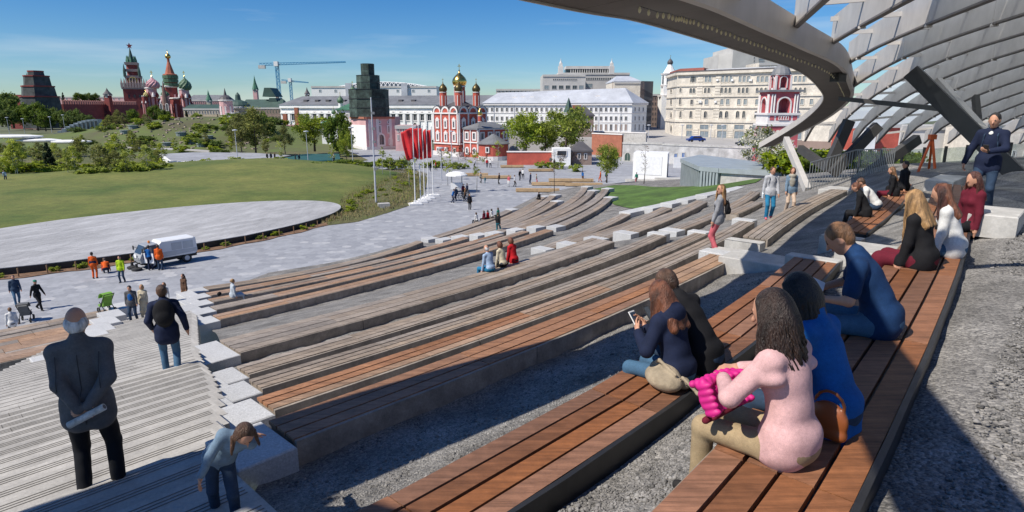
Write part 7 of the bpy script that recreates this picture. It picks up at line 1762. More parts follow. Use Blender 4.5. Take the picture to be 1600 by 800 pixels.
def nets(F, Lb, lo, h):
    ins = F < 0
    n = np.array(F.shape)-1
    cnt = np.zeros(n, np.float32); acc = np.zeros((*n, 3), np.float32)
    off = [(0,0,0),(1,0,0),(0,1,0),(1,1,0),(0,0,1),(1,0,1),(0,1,1),(1,1,1)]
    sub = lambda A, o: A[o[0]:o[0]+n[0], o[1]:o[1]+n[1], o[2]:o[2]+n[2]]
    tot = sum(sub(ins, o).astype(np.int8) for o in off)
    act = np.nonzero((tot > 0) & (tot < 8)); A = np.stack(act, 1)
    idx = np.full(n, -1, np.int64); idx[act] = np.arange(len(A))
    val = {o: F[A[:,0]+o[0], A[:,1]+o[1], A[:,2]+o[2]] for o in off}
    P = np.zeros((len(A), 3)); C = np.zeros(len(A))
    for a in off:
        for ax_ in range(3):
            if a[ax_] == 0:
                b = list(a); b[ax_] = 1; b = tuple(b); va, vb = val[a], val[b]; m = (va < 0) != (vb < 0)
                t = np.where(m, va/np.where(va-vb == 0, 1, va-vb), 0); q = np.tile(np.array(a, float), (len(A), 1)); q[:, ax_] = t
                P += q*m[:, None]; C += m
    P = lo+h*(A+P/np.maximum(C, 1)[:, None])
    Q = []
    for ax_ in range(3):
        o1, o2 = (ax_+1) % 3, (ax_+2) % 3
        s0 = [slice(None)]*3; s1 = [slice(None)]*3; s0[ax_] = slice(0, -1); s1[ax_] = slice(1, None)
        ch = ins[tuple(s0)] != ins[tuple(s1)]; E = np.stack(np.nonzero(ch), 1)
        E = E[(E[:, o1] > 0) & (E[:, o2] > 0) & (E[:, o1] < F.shape[o1]-1) & (E[:, o2] < F.shape[o2]-1)]
        e1 = np.zeros(3, int); e1[o1] = 1; e2 = np.zeros(3, int); e2[o2] = 1
        g = lambda M: idx[M[:,0], M[:,1], M[:,2]]
        q = np.stack([g(E-e1-e2), g(E-e2), g(E), g(E-e1)], 1)
        fl = ~ins[E[:,0], E[:,1], E[:,2]]; q[fl] = q[fl][:, ::-1]; Q.append(q)
    Q = np.concatenate(Q); Q = Q[(Q >= 0).all(1)]
    lb = Lb[A[:,0], A[:,1], A[:,2]]
    # one smoothing pass keeps the skin clean
    nb_s = np.zeros_like(P); nb_c = np.zeros(len(P))
    for i in range(4):
        a, b = Q[:, i], Q[:, (i+1) % 4]; np.add.at(nb_s, a, P[b]); np.add.at(nb_c, a, 1)
    P = P*0.55+0.45*nb_s/np.maximum(nb_c, 1)[:, None]
    fl_ = lb[Q[:, 0]]
    # clean hem lines: where two labels meet, let the border run smoothly
    E = np.concatenate([np.stack([Q[:, i], Q[:, (i+1) % 4]], 1) for i in range(4)]); Ef = np.tile(np.arange(len(Q)), 4)
    E.sort(axis=1); key = E[:, 0].astype(np.int64)*len(P)+E[:, 1]; od = np.argsort(key, kind='stable'); k_ = key[od]
    sm = np.nonzero(k_[1:] == k_[:-1])[0]; a_, b_ = Ef[od[sm]], Ef[od[sm+1]]; df = fl_[a_] != fl_[b_]; BE = E[od[sm[df]]]
    if len(BE):
        for _ in range(7):
            s_ = np.zeros_like(P); c_ = np.zeros(len(P))
            for i, j in ((0, 1), (1, 0)): np.add.at(s_, BE[:, i], P[BE[:, j]]); np.add.at(c_, BE[:, i], 1)
            m = c_ >= 2; P[m] = 0.4*P[m]+0.6*s_[m]/c_[m][:, None]
    return P, Q, fl_
def rotz(v, a): c, s = math.cos(a), math.sin(a); return V3(v[0]*c-v[1]*s, v[0]*s+v[1]*c, v[2])
def ik(a, target, l1, l2, pole):
    a, t = np.asarray(a, float), np.asarray(target, float); d = t-a; L = np.linalg.norm(d); L_ = min(max(L, 0.05), (l1+l2)*0.998); d = d/(L+1e-9); t = a+d*L_
    x = (l1*l1-l2*l2+L_*L_)/(2*L_); y = math.sqrt(max(0, l1*l1-x*x)); p = np.asarray(pole, float); p = p-d*(p@d); p = nrm(p)
    return a+d*x+p*y, t
M_skin = mat('skin', (0.50, 0.265, 0.175), 0.55, 0.06, 6, spec=0.35)
M_lip = mat('lip', (0.36, 0.13, 0.11), 0.5, 0.05, 6)
M_eye = mat('eye_dark', (0.03, 0.02, 0.018), 0.3, 0.05, 6)
HAIRC = {'brown': (0.075,0.038,0.022), 'dark': (0.030,0.017,0.013), 'blonde': (0.36,0.21,0.09), 'grey': (0.60,0.59,0.58), 'auburn': (0.15,0.055,0.028), 'black': (0.012,0.01,0.01), 'light': (0.17,0.085,0.04), 'darkred': (0.085,0.03,0.022)}
def M_hair(c): return mat('hair_'+c, HAIRC[c], 0.45, 0.45, 18, bump=0.8, bscale=120, stretch=(1, 1, 0.12), spec=0.5)
CL = {'navy': (0.012,0.018,0.045), 'black': (0.012,0.012,0.014), 'jeans': (0.055,0.12,0.20), 'darkjeans': (0.028,0.05,0.09), 'brightjeans': (0.02,0.16,0.30), 'grey': (0.09,0.09,0.095), 'suit': (0.11,0.11,0.115), 'light': (0.42,0.43,0.46),
 'white': (0.62,0.62,0.61), 'pink': (0.60,0.37,0.37), 'coral': (0.50,0.115,0.14), 'khaki': (0.33,0.25,0.15), 'blue': (0.01,0.10,0.33), 'polo': (0.010,0.035,0.10), 'denim': (0.15,0.22,0.30), 'orange': (0.62,0.10,0.015), 'lime': (0.38,0.55,0.02),
 'red': (0.42,0.012,0.018), 'skyblue': (0.30,0.40,0.55), 'cream': (0.52,0.46,0.34), 'brown': (0.10,0.055,0.035), 'marl': (0.26,0.265,0.285), 'beige': (0.52,0.40,0.31), 'green': (0.02,0.17,0.12), 'maroon': (0.12,0.012,0.025), 'shoe': (0.025,0.024,0.024), 'tan': (0.16,0.09,0.05), 'teal': (0.02,0.13,0.17), 'paleblue': (0.40,0.45,0.50), 'scarf': (0.34,0.32,0.27), 'trouser': (0.010,0.011,0.014)}
def M_cloth(c): return mat('cloth_'+c, CL[c], 0.85, 0.13, 5, bump=0.18, bscale=260, spec=0.2, fine=((45, 0.12), (220, 0.18)))
SKIN, TOP, BOT, SHOE, HAIR, EYE, LIP, EXTRA = range(8)
def person(label, loc, face, h=1.72, pose='stand', top='navy', bottom='jeans', hair='brown', shoes='shoe', extra='grey', res=0.03, hairstyle='short', lean=0.0, side=0.0, hunch=0.0, nod=0.0, turn=0.0,
           hands=None, feet=None, sleeve='long', jacket=0.0, skirt=0.0, coat=0.0, stride=0.0, seat=0.45, female=False, child=False, fat=1.0, group=None, bald=False, fine_hands=None, crook=0.0, drop=0.43, elbow=None, hood=False, more=None):
    """loc: point between the feet (standing) or on the seat under the hips (sitting); face: plan direction the figure faces"""
    s = h/1.75; B = Field(); J = {}
    sw = (0.142 if female else 0.166)*fat**0.5
    sit = pose == 'sit'
    pz_ = 0.105 if sit else 0.93
    P = V3(0, 0, pz_)
    if not sit and stride: P[2] -= 0.05*abs(stride)
    up = nrm(V3(math.sin(side), math.sin(lean), math.cos(lean)*math.cos(side))); rt = nrm(np.cross(V3(0, 1, 0), up)); fw = np.cross(up, rt)
    W = P+up*0.17
    l2 = lean+hunch; up2 = nrm(V3(math.sin(side*1.2), math.sin(l2), math.cos(l2)*math.cos(side))); rt2 = nrm(np.cross(V3(0, 1, 0), up2)); fw2 = np.cross(up2, rt2)
    if turn: c_, s_ = math.cos(turn*0.3), math.sin(turn*0.3); rt2, fw2 = rt2*c_+fw2*s_, fw2*c_-rt2*s_
    Ch = W+up2*0.20; N = W+up2*0.38; J['neck'] = N; J['chest'] = Ch
    a = l2*0.6+nod; hu = nrm(V3(math.sin(side*0.5), math.sin(a), math.cos(a))); hr = nrm(V3(math.cos(turn), math.sin(turn), 0)); hr = nrm(hr-hu*(hr@hu)); hf = np.cross(hu, hr)
    hs = 1.2 if child else 1.06
    Hc = N+up2*0.055+hu*0.125*hs+hf*0.02; J['head'] = Hc; J['hf'], J['hu'], J['hr'] = hf, hu, hr
    jx = 0.008+0.015*jacket; bl = 0.03
    Rt = np.stack([rt, fw, up], 1); R2 = np.stack([rt2, fw2, up2], 1); RH = np.stack([hr, hf, hu], 1)
    # trunk
    B.ell(P+up*0.02, (0.158*fat, 0.118*fat, 0.125), BOT, bl, Rt)
    if sit: B.ell(P-fw*0.03-up*0.02, (0.160*fat, 0.122*fat, 0.085), BOT, 0.04, Rt)
    B.ell(W, ((0.138 if sit else 0.125)*fat+jx, (0.106 if sit else 0.098)*fat+jx, 0.15), TOP, 0.06, Rt)
    B.ell(Ch, (0.150*fat+jx, 0.108*fat+jx, 0.19), TOP, 0.07, R2)
    if female: 
        for q in (-1, 1): B.ell(Ch+rt2*q*0.07+fw2*0.085+up2*0.02, (0.06, 0.055, 0.06), TOP, 0.05, R2)
    hem = P-up*(0.02+0.10*jacket+coat)
    if sit: B.ell(P+up*0.055-fw*0.032, (0.158*fat+jx, 0.125*fat+jx, 0.125), TOP, 0.03, Rt)
    else: B.ell(P+up*0.06, (0.160*fat+jx, 0.12*fat+jx, 0.13), TOP, 0.03, Rt)
    if jacket or coat:
        B.cone(P+up*0.05-rt*0.05, hem-rt*0.06, 0.115*fat+jx, 0.118*fat+jx+0.02*coat, TOP, 0.05); B.cone(P+up*0.05+rt*0.05, hem+rt*0.06, 0.115*fat+jx, 0.118*fat+jx+0.02*coat, TOP, 0.05)
    SH = {}
    for q in (-1, 1):
        S = N-up2*0.055+rt2*q*sw; SH[q] = S
        B.cone(N-up2*0.03+rt2*q*0.05, S, 0.062+jx, 0.058+jx, TOP, 0.05)
    B.cone(N-up2*0.05, N+up2*0.03+hu*0.05, 0.060, 0.054, SKIN, 0.02)
    if jacket: B.cone(N-up2*0.02-fw2*0.015, N+up2*0.025-fw2*0.012, 0.083, 0.076, TOP, 0.02)
    if hood: B.ell(N-fw2*0.085-up2*0.01, (0.13, 0.07, 0.085), TOP, 0.03, R2)
    # head
    B.ell(Hc+hu*0.01, (0.074*hs, 0.092*hs, 0.108*hs), SKIN, 0.03, RH); B.cone(Hc-hu*0.055*hs+hf*0.035, Hc-hu*0.075*hs+hf*0.05, 0.052*hs, 0.036*hs, SKIN, 0.03)
    fine = res <= 0.016
    B.cone(Hc+hf*0.088*hs+hu*0.012, Hc+hf*0.112*hs-hu*0.022, 0.009, 0.015, SKIN, 0.015)
    for q in (-1, 1):
        B.ell(Hc+hr*q*0.077*hs-hu*0.012-hf*0.005, (0.012, 0.024, 0.034), SKIN, 0.008, RH)
        if fine:
            B.ell(Hc+hr*q*0.032*hs+hf*0.082*hs+hu*0.012*hs, (0.014, 0.012, 0.009), EYE, 0.004, RH); B.cone(Hc+hr*q*0.018+hf*0.092*hs+hu*0.032*hs, Hc+hr*q*0.05+hf*0.08*hs+hu*0.034*hs, 0.006, 0.005, HAIR, 0.004)
    if fine: B.cone(Hc-hr*0.02+hf*0.088*hs-hu*0.048*hs, Hc+hr*0.02+hf*0.088*hs-hu*0.048*hs, 0.008, 0.008, LIP, 0.006)
    # hair
    if bald:
        for q in (-1, 1): B.ell(Hc+hr*q*0.045-hf*0.03-hu*0.02, (0.042, 0.068, 0.055), HAIR, 0.02, RH)
        B.ell(Hc-hf*0.065-hu*0.045, (0.062, 0.04, 0.052), HAIR, 0.02, RH)
    elif hairstyle == 'hat':
        B.ell(Hc+hu*0.05, (0.092, 0.108, 0.085), EXTRA, 0.01, RH); B.ell(Hc+hu*0.03+hf*0.09, (0.07, 0.06, 0.012), EXTRA, 0.01, RH)
    else:
        B.ell(Hc+hu*0.032*hs-hf*0.022*hs, (0.085*hs, 0.094*hs, 0.098*hs), HAIR, 0.012, RH)
        if hairstyle == 'short': B.ell(Hc-hf*0.05-hu*0.02, (0.073*hs, 0.055*hs, 0.07*hs), HAIR, 0.02, RH)
        if hairstyle == 'bob':
            B.ell(Hc-hf*0.035-hu*0.04, (0.112, 0.098, 0.125), HAIR, 0.03, RH)
        if hairstyle == 'long':
            B.ell(Hc-hf*0.035-hu*0.03, (0.098, 0.085, 0.105), HAIR, 0.03, RH)
            for q in (-0.06, 0, 0.06): B.cone(Hc-hf*0.055+hr*q-hu*0.05, N-up2*0.14-fw2*0.115+rt2*q*1.6, 0.055, 0.035, HAIR, 0.04)
        if hairstyle == 'bun': B.ell(Hc-hf*0.03-hu*0.01, (0.085, 0.08, 0.085), HAIR, 0.03, RH); B.ell(Hc-hf*0.12+hu*0.02, (0.045, 0.04, 0.045), HAIR, 0.01, RH)
        if hairstyle == 'braids':
            B.ell(Hc-hf*0.02-hu*0.01, (0.098, 0.10, 0.10), HAIR, 0.03, RH)
            for q in (-1, 1):
                a0 = Hc+hr*q*0.095*hs-hu*0.05-hf*0.02; d_ = nrm(V3(0, 0, -1)+0.25*hr*q+0.25*hf)
                for i in range(5): B.ell(a0+d_*0.045*i, (0.032-0.003*i, 0.032-0.003*i, 0.03), HAIR, 0.012)
    # arms
    HP = {}
    for q, nm in ((-1, 'L'), (1, 'R')):
        S = SH[q]; default = S+V3(q*0.07, 0.06+(-q*0.22*stride), -0.54)
        tgt = np.array(hands[nm], float) if hands and nm in hands else default
        pole = np.array(elbow[nm], float) if elbow and nm in elbow else V3(q*0.5, -0.9, -0.2)
        E, Wr = ik(S, tgt, 0.285, 0.255, pole); J['hand'+nm] = Wr; J['elbow'+nm] = E
        jm = jx
        if sleeve == 'long': B.cone(S, E, 0.054+jm, 0.044+jm, TOP, 0.035); B.cone(E, Wr, 0.044+jm, 0.033+jm*0.8, TOP, 0.02)
        elif sleeve == 'half': M_ = S+(E-S)*0.72; B.cone(S, M_, 0.058+jm, 0.058+jm, TOP, 0.03); B.cone(S+(E-S)*0.5, E, 0.043, 0.038, SKIN, 0.01); B.cone(E, Wr, 0.040, 0.027, SKIN, 0.02)
        else: B.cone(S, E, 0.045, 0.038, SKIN, 0.03); B.cone(E, Wr, 0.04, 0.027, SKIN, 0.02)
        d_ = nrm(Wr-E); HP[q] = (Wr, d_)
        if not (fine_hands and nm in fine_hands):
            hd_ = nrm(d_+V3(0, 0, -0.35)); e_ = Wr+hd_*0.085; B.cone(Wr, Wr+hd_*0.05, 0.027, 0.034, SKIN, 0.015); B.cone(Wr+hd_*0.05, Wr+hd_*0.145, 0.030, 0.016, SKIN, 0.015); B.cone(Wr+hd_*0.03, Wr+hd_*0.07+fw*0.05, 0.014, 0.011, SKIN, 0.01)
    # legs
    for q, nm in ((-1, 'L'), (1, 'R')):
        Hp = P+rt*q*0.088*fat-up*0.02
        if sit:
            ft = np.array(feet[nm], float) if feet and nm in feet else V3(q*0.11, 0.50, -drop+0.07)
            pole = V3(q*0.12, 0.35, 1)
        else:
            ft = np.array(feet[nm], float) if feet and nm in feet else V3(q*0.10, q*0.30*stride, 0.075+(0.05*abs(stride) if q*stride < 0 else 0)); pole = V3(q*0.08, 1, 0)
        K, A = ik(Hp, ft, 0.44, 0.43, pole)
        r0, r1, r2 = 0.088*fat, 0.062, 0.047
        if skirt: B.cone(Hp, K, 0.10*fat, 0.085, BOT, 0.07); B.cone(K, K+(A-K)*max(0.05, skirt), 0.085, 0.085+0.03*skirt, BOT, 0.06); B.cone(K+(A-K)*0.3*(skirt < 0.5), A, 0.045, 0.03, SKIN, 0.02)
        else: B.cone(Hp, K, r0, r1+0.006, BOT, 0.03); B.cone(K, A, r1+0.004, r2+0.012, BOT, 0.02)
        fd = nrm(V3(A[0]-K[0], A[1]-K[1], 0)*0.0+V3(q*0.15, 1, 0)); tz = -0.045
        if not sit and q*stride < 0: fd = nrm(fd+V3(0, 0, -0.5*abs(stride)))
        B.cone(A-fd*0.045+V3(0,0,tz+0.01), A+fd*0.14+V3(0,0,tz-0.002), 0.040, 0.034, SHOE, 0.02); B.cone(A+V3(0,0,0.0), A+fd*0.06+V3(0,0,tz+0.01), 0.042, 0.036, SHOE, 0.02)
        J['foot'+nm] = A; J['knee'+nm] = K
    if more: more(B, J, dict(P=P, N=N, Ch=Ch, W=W, up=up, rt=rt, fw=fw, up2=up2, rt2=rt2, fw2=fw2, Hc=Hc, hf=hf, hu=hu, hr=hr, SH=SH))
    Vv, Q, lb = B.mesh(res/s)
    if fine_hands:
        for q, nm in ((-1, 'L'), (1, 'R')):
            if nm not in fine_hands: continue
            hd_, pn, curl = fine_hands[nm]; Hf_ = hand_field(HP[q][0], nrm(np.array(hd_, float)), nrm(np.array(pn, float)), curl, q)
            v2, q2, l2_ = Hf_.mesh(0.0045); Q = np.concatenate([Q, q2+len(Vv)]); Vv = np.concatenate([Vv, v2]); lb = np.concatenate([lb, l2_])
    Vv = Vv*s
    me = np_mesh('person', Vv, Q, [M_skin, M_cloth(top), M_cloth(bottom), M_cloth(shoes), M_hair(hair), M_eye, M_lip, M_cloth(extra)], smooth=True, midx=lb)
    o = link('person', me); o.location = loc
    rz = math.atan2(face[1], face[0])-math.pi/2; o.rotation_euler = (0, 0, rz)
    tag(o, label, 'person', group)
    Rm = Matrix.Rotation(rz, 3, 'Z'); Lc = Vector(loc)
    o_J = {k: Lc+Rm @ Vector(v*s) for k, v in J.items() if k not in ('hf', 'hu', 'hr')}
    for k in ('hf', 'hu', 'hr'): o_J[k] = Rm @ Vector(J[k])
    o_J['loc'] = {k: v*s for k, v in J.items() if k not in ('hf', 'hu', 'hr')}; o_J['ax'] = (hr, hf, hu); o_J['R'] = Rm; o_J['o'] = o; o_J['s'] = s
    o_J['fr'] = (rt2, fw2, up2)
    return o_J
def hand_field(w, d, pn, curl, q):
    """palm, four unequal curled fingers and a thumb leaving the side of the palm"""
    B = Field(); sd = np.cross(d, pn)*q
    B.cone(w-d*0.02, w+d*0.03, 0.025, 0.028, SKIN, 0.02)
    for i in range(4): B.cone(w+d*0.025+sd*(0.010-0.007*i), w+d*0.088+sd*(0.029-0.019*i), 0.014, 0.0115, SKIN, 0.012)
    for i, L in enumerate((0.072, 0.080, 0.074, 0.058)):
        a = w+d*0.088+sd*(0.029-0.019*i); c1 = curl*(0.9+0.1*i); 
        d1 = d*math.cos(c1*0.8)+pn*math.sin(c1*0.8); b = a+d1*L*0.52; d2 = d*math.cos(c1*1.7)+pn*math.sin(c1*1.7); c = b+d2*L*0.30; d3 = d*math.cos(c1*2.3)+pn*math.sin(c1*2.3)
        B.cone(a, b, 0.0095, 0.0088, SKIN, 0.004); B.cone(b, c, 0.0088, 0.0080, SKIN, 0.004); B.cone(c, c+d3*L*0.24, 0.0080, 0.0068, SKIN, 0.004)
    t0 = w+d*0.025+sd*0.022; t1 = t0+d*0.030+sd*0.024+pn*0.012; B.cone(t0, t1, 0.013, 0.0105, SKIN, 0.012); B.cone(t1, t1+d*0.034+sd*0.004+pn*0.012*(1+curl), 0.0105, 0.008, SKIN, 0.006)
    return B
def locks(J, col, n=70, length=0.32, seed=1, wave=0.02, rad=0.011, spread=1.0, back=True, start=0.0):
    """separate strands laid over the skull and down past the neck"""
    rg_ = np.random.default_rng(seed); hr, hf, hu = J['ax']; Hc = J['loc']['head']/J['s']; rt2, fw2, up2 = J['fr']; mb = MB(); s = J['s']
    for i in range(n):
        a = rg_.uniform(-math.pi*0.98, -0.02) if back else rg_.uniform(-math.pi, math.pi)      # round the back from ear to ear
        a = -math.pi/2+(a+math.pi/2)*1.22
        d = hr*math.cos(a)+hf*math.sin(a); pts = []
        part = Hc+hu*0.128-hf*0.01+hr*rg_.uniform(-.02, .02)
        pts.append(part)
        pts.append(Hc+hu*0.085+d*0.088)
        pts.append(Hc-hu*0.005+d*0.112)
        L = length*rg_.uniform(0.75, 1.12); dn = nrm(V3(0, 0, -1)*0.9-hu*0.35); k = 6; ph = rg_.uniform(0, 6.28)
        p0 = Hc-hu*0.045+d*0.112*spread; pts.append(p0)
        for j in range(1, k+1):
            f = j/k; w = wave*(0.4+f); pts.append(p0+dn*L*f+d*(0.02*f*spread)+V3(math.cos(ph+f*7), math.sin(ph+f*7), 0)*w)
        pts = [Vector(p*s) for p in pts]; r0 = rad*rg_.uniform(0.7, 1.2)*s
        mb.tube(pts, [r0*0.8]+[r0*1.1]*(len(pts)-3)+[r0*0.8, r0*0.15], 5)
    o = mb.build('hair', M_hair(col), None, smooth=True); o.parent = J['o']; return o
def child_tube(J, name, pts, r, m, n=8):
    mb = MB(); mb.tube([Vector(p) for p in pts], r, n); o = mb.build(name, m, None, smooth=True); o.parent = J['o']; return o
def field_obj(name, B, h, mats, label, cat, loc, face, group=None):
    v, q, l = B.mesh(h); o = link(name, np_mesh(name, v, q, mats, smooth=True, midx=l)); o.location = loc; o.rotation_euler = (0, 0, math.atan2(face[1], face[0])-math.pi/2); tag(o, label, cat, group); return o
def seat_at(px, py, z, row=None): return at_z(px, py, z)
DN = (NV.x, NV.y)
# ---------------------------------------------------------------- the old man with the newspaper
fz_ = stair_z(to_tn(at_z(162, 776, rel(-3.45)))[1])
p = at_z(162, 778, fz_)
def _om(B, J, f):
    for q in (-1, 1): B.cone(f['P']-f['up']*0.02+f['rt']*q*0.09, f['P']-f['up']*0.12+f['rt']*q*0.085-f['fw']*0.01, 0.10, 0.105, TOP, 0.05)
om = person('elderly man in grey suit jacket holding a rolled newspaper behind his back', p, (-0.42, 0.91), 1.74, top='suit', bottom='trouser', hair='grey', extra='black', res=0.0115, bald=True, jacket=0.7, fat=1.06, lean=0.03, nod=0.12, hunch=0.05,
    hands={'L': (-0.02, -0.215, 0.985), 'R': (0.055, -0.225, 1.01)}, elbow={'L': (-1, -0.35, 0), 'R': (1, -0.35, 0)}, feet={'L': (-0.13, 0.0, 0.075), 'R': (0.13, 0.03, 0.075)}, more=_om,
    fine_hands={'L': ((0.85, -0.15, -0.35), (0.1, -1, 0.1), 0.75), 'R': ((-0.85, -0.15, -0.40), (-0.1, 1, 0.1), 0.5)})
def seam(J, path, m, side=-1, r=0.004):
    """a stitched line laid on the back of a garment: path of (x, z) in the figure's own frame"""
    co = np.empty(len(J['o'].data.vertices)*3, np.float32); J['o'].data.vertices.foreach_get('co', co); co = co.reshape(-1, 3); pts = []
    for x, z in path:
        d = np.hypot(co[:, 0]-x, co[:, 2]-z); c = co[d < 0.03]
        if len(c): q = c[np.argmin(c[:, 1]*(-side))]; pts.append((x, q[1]+side*0.001, z))
    if len(pts) > 1: child_tube(J, 'seam', pts, r, m, 5)
M_seam = mat('seam', (0.05, 0.05, 0.053), 0.9, 0.1, 5)
seam(om, [(0, z) for z in np.arange(1.02, 1.44, 0.03)], M_seam); seam(om, [(0, z) for z in np.arange(0.80, 0.94, 0.03)], M_seam, r=0.006)
for q in (-1, 1): seam(om, [(q*(0.15+0.05*abs(z-1.28)), z) for z in np.arange(1.14, 1.42, 0.03)], M_seam)
nw = MB(); hL = om['handL']; d_ = om['R'] @ Vector((0.86, -0.15, 0.42)).normalized(); c_ = om['handL']+om['R'] @ Vector((0.05, -0.05, -0.055))
M_news = mat('newsprint', (0.50, 0.49, 0.46), 0.8, 0.35, 14)
nw.tube([c_-d_*0.15, c_+d_*0.16], 0.03, 14); o = nw.build('newspaper', M_news)
for v in o.data.vertices: v.co -= c_
o.location = c_; tag(o, 'rolled newspaper held in the old man\'s hands behind his back', 'newspaper')
nw = MB(); nw.tube([c_+d_*0.158, c_+d_*0.1615], 0.02, 10); e_ = nw.build('roll_hollow', M_roofd, None)
for v in e_.data.vertices: v.co -= c_
e_.parent = o
# ---------------------------------------------------------------- the girl in denim by the granite blocks
gn = to_tn(at_z(372, 800, rel(-3.05)))[1]; p = at_z(356, 818, stair_z(gn))
gf = nrm(V3(0.42, -0.90, 0)); gh_ = 1.06; g_rz = math.atan2(gf[1], gf[0])-math.pi/2
def to_local(w, loc, rz, s): v = Matrix.Rotation(-rz, 3, 'Z') @ (w-Vector(loc)); return tuple(np.array(v)/s)
ghand = to_local(at_z(414, 628, rel(-3.12)), p, g_rz, gh_/1.75)
gl = person('little girl in denim jacket with brown braids reaching back to touch the granite block', p, gf, gh_, top='denim', bottom='darkjeans', hair='brown', res=0.010, hairstyle='braids', child=True, lean=0.55, hunch=0.25, nod=0.45, turn=0.3, jacket=0.3, side=-0.42,
    hands={'L': ghand, 'R': (0.30, 0.30, 0.72)}, elbow={'L': (-0.6, -0.3, 0.5), 'R': (1, -0.5, 0)}, feet={'L': (-0.11, 0.14, 0.075), 'R': (0.12, -0.18, 0.16)},
    fine_hands={'L': ((-0.75, -0.5, -0.25), (0, 0, -1), 0.25), 'R': ((0.25, 0.3, -0.9), (-0.8, 0.2, 0), 0.3)})
locks(gl, 'brown', 101, 0.10, 5, 0.0028, 0.0074)
# ---------------------------------------------------------------- man with the black backpack
fz2 = stair_z(to_tn(at_z(272, 586, rel(-5.1)))[1]); p = at_z(270, 588, fz2)
bm = person('man in navy hooded jacket and jeans with a black backpack walking down the stairs', p, (-0.45, 0.89), 1.80, top='navy', bottom='jeans', hair='brown', res=0.016, jacket=0.9, stride=-0.55, hood=True, fat=1.08, lean=0.06, hands={'R': (0.33, -0.05, 0.92), 'L': (-0.24, 0.16, 0.95)})
def backpack(J, label, m='black', w=1.0, h=0.02, dz=0.0):
    B = Field(); rt2, fw2, up2 = J['fr']; c = J['loc']['chest']/J['s']-fw2*0.185+up2*dz; R2 = np.stack([rt2, fw2, up2], 1)
    B.ell(c, (0.145*w, 0.075*w, 0.215*w), 0, 0.02, R2); B.ell(c-fw2*0.055-up2*0.07, (0.115*w, 0.055*w, 0.11*w), 0, 0.02, R2); B.cone(c+up2*0.19-rt2*0.03, c+up2*0.21+rt2*0.03, 0.014, 0.014, 0, 0.01)
    for q in (-1, 1):
        S = c+rt2*q*0.095+up2*0.15; B.cone(S, S+fw2*0.17+up2*0.07, 0.018, 0.018, 0, 0.01); B.cone(S+fw2*0.17+up2*0.07, S+fw2*0.30-up2*0.05, 0.018, 0.018, 0, 0.01); B.cone(S+fw2*0.30-up2*0.05, S+fw2*0.29+rt2*q*0.03-up2*0.28, 0.016, 0.012, 0, 0.01)
    v, q_, l = B.mesh(h); o = link('backpack', np_mesh('backpack', v*J['s'], q_, [M_cloth(m)], smooth=True)); o.location = J['o'].location; o.rotation_euler = J['o'].rotation_euler; tag(o, label, 'backpack'); return o
backpack(bm, 'black backpack worn by the man in the navy hooded jacket', 'black', 1.22, 0.016)
# ---------------------------------------------------------------- the woman in pink and the woman in blue on the near bench
zA = ROW['A'].z
p = seat_at(1228, 716, zA)
FA = (-0.58, 0.81)
def _pw(B, J, f):
    for q in (-1, 1): B.ell(f['SH'][q]-f['up2']*0.075+f['rt2']*q*0.02, (0.085, 0.085, 0.05), TOP, 0.02)
pk = person('woman in a pale pink frilled top and khaki trousers on the nearest bench', p, FA, 1.66, 'sit', 'pink', 'khaki', 'dark', res=0.0095, hairstyle='bob', female=True, lean=0.03, hunch=0.16, nod=0.30, turn=0.15, side=-0.02, jacket=0.05, drop=0.45, fat=1.0, more=_pw,
    hands={'L': (-0.16, 0.33, 0.40), 'R': (0.05, 0.36, 0.40)}, elbow={'L': (-1, -0.3, -0.4), 'R': (1, -0.3, -0.3)}, feet={'L': (-0.15, 0.45, -0.37), 'R': (0.06, 0.42, -0.37)}, 
    fine_hands={'L': ((0.6, 0.75, -0.1), (0.2, 0, -1), 0.5), 'R': ((-0.7, 0.7, 0.0), (0, 0, -1), 0.5)})
locks(pk, 'dark', 264, 0.30, 2, 0.0182, 0.0081, 1.12)
p = seat_at(1296, 664, zA)
bw_ = person('dark haired woman in a bright blue coat beside the pink topped woman', p, FA, 1.66, 'sit', 'blue', 'darkjeans', 'black', res=0.0115, hairstyle='bob', female=True, lean=0.16, hunch=0.25, nod=0.30, turn=0.1, jacket=0.5, coat=0.06, drop=0.45,
    hands={'L': (-0.12, 0.36, 0.36), 'R': (0.10, 0.36, 0.36)})
locks(bw_, 'black', 220, 0.24, 3, 0.0042, 0.0081, 1.08)
B = Field(); 
for i in range(9):
    for j in range(5): B.ell((-0.19+0.047*i, -0.05+0.05*math.sin(i*0.5)+0.0, -0.10+0.055*j), (0.036, 0.072, 0.036), 0, 0.012)
B.ell((0, 0.0, 0.0), (0.21, 0.075, 0.16), 0, 0.03); B.cone((-0.21, -0.06, -0.14), (0.21, -0.06, -0.12), 0.018, 0.018, 1, 0.01); B.cone((-0.19, 0.04, -0.15), (0.2, 0.04, -0.14), 0.03, 0.03, 1, 0.01)
for i in range(7):
    for j in range(3): B.ell((-0.18+0.06*i, -0.05+0.05*j, 0.15+0.01*math.sin(i*3)), (0.034, 0.030, 0.034), 0, 0.012)
pbp = pk['o'].location+pk['R'] @ Vector((-0.14, 0.34, 0.27)); bb = field_obj('bag', B, 0.010, [mat('magenta_quilt', (0.55, 0.012, 0.20), 0.6, 0.1, 6), M_cloth('maroon')], 'magenta quilted bubble backpack lying on the pink topped woman\'s lap', 'bag', pbp, (-0.6, 0.8)); bb.scale = (0.72, 0.72, 0.66); bb.rotation_euler[0] = -0.5
B = Field(); B.ell((0, 0, 0.16), (0.055, 0.15, 0.15), 0, 0.03); B.cone((0, -0.10, 0.06), (0, 0.10, 0.06), 0.05, 0.05, 0, 0.03)
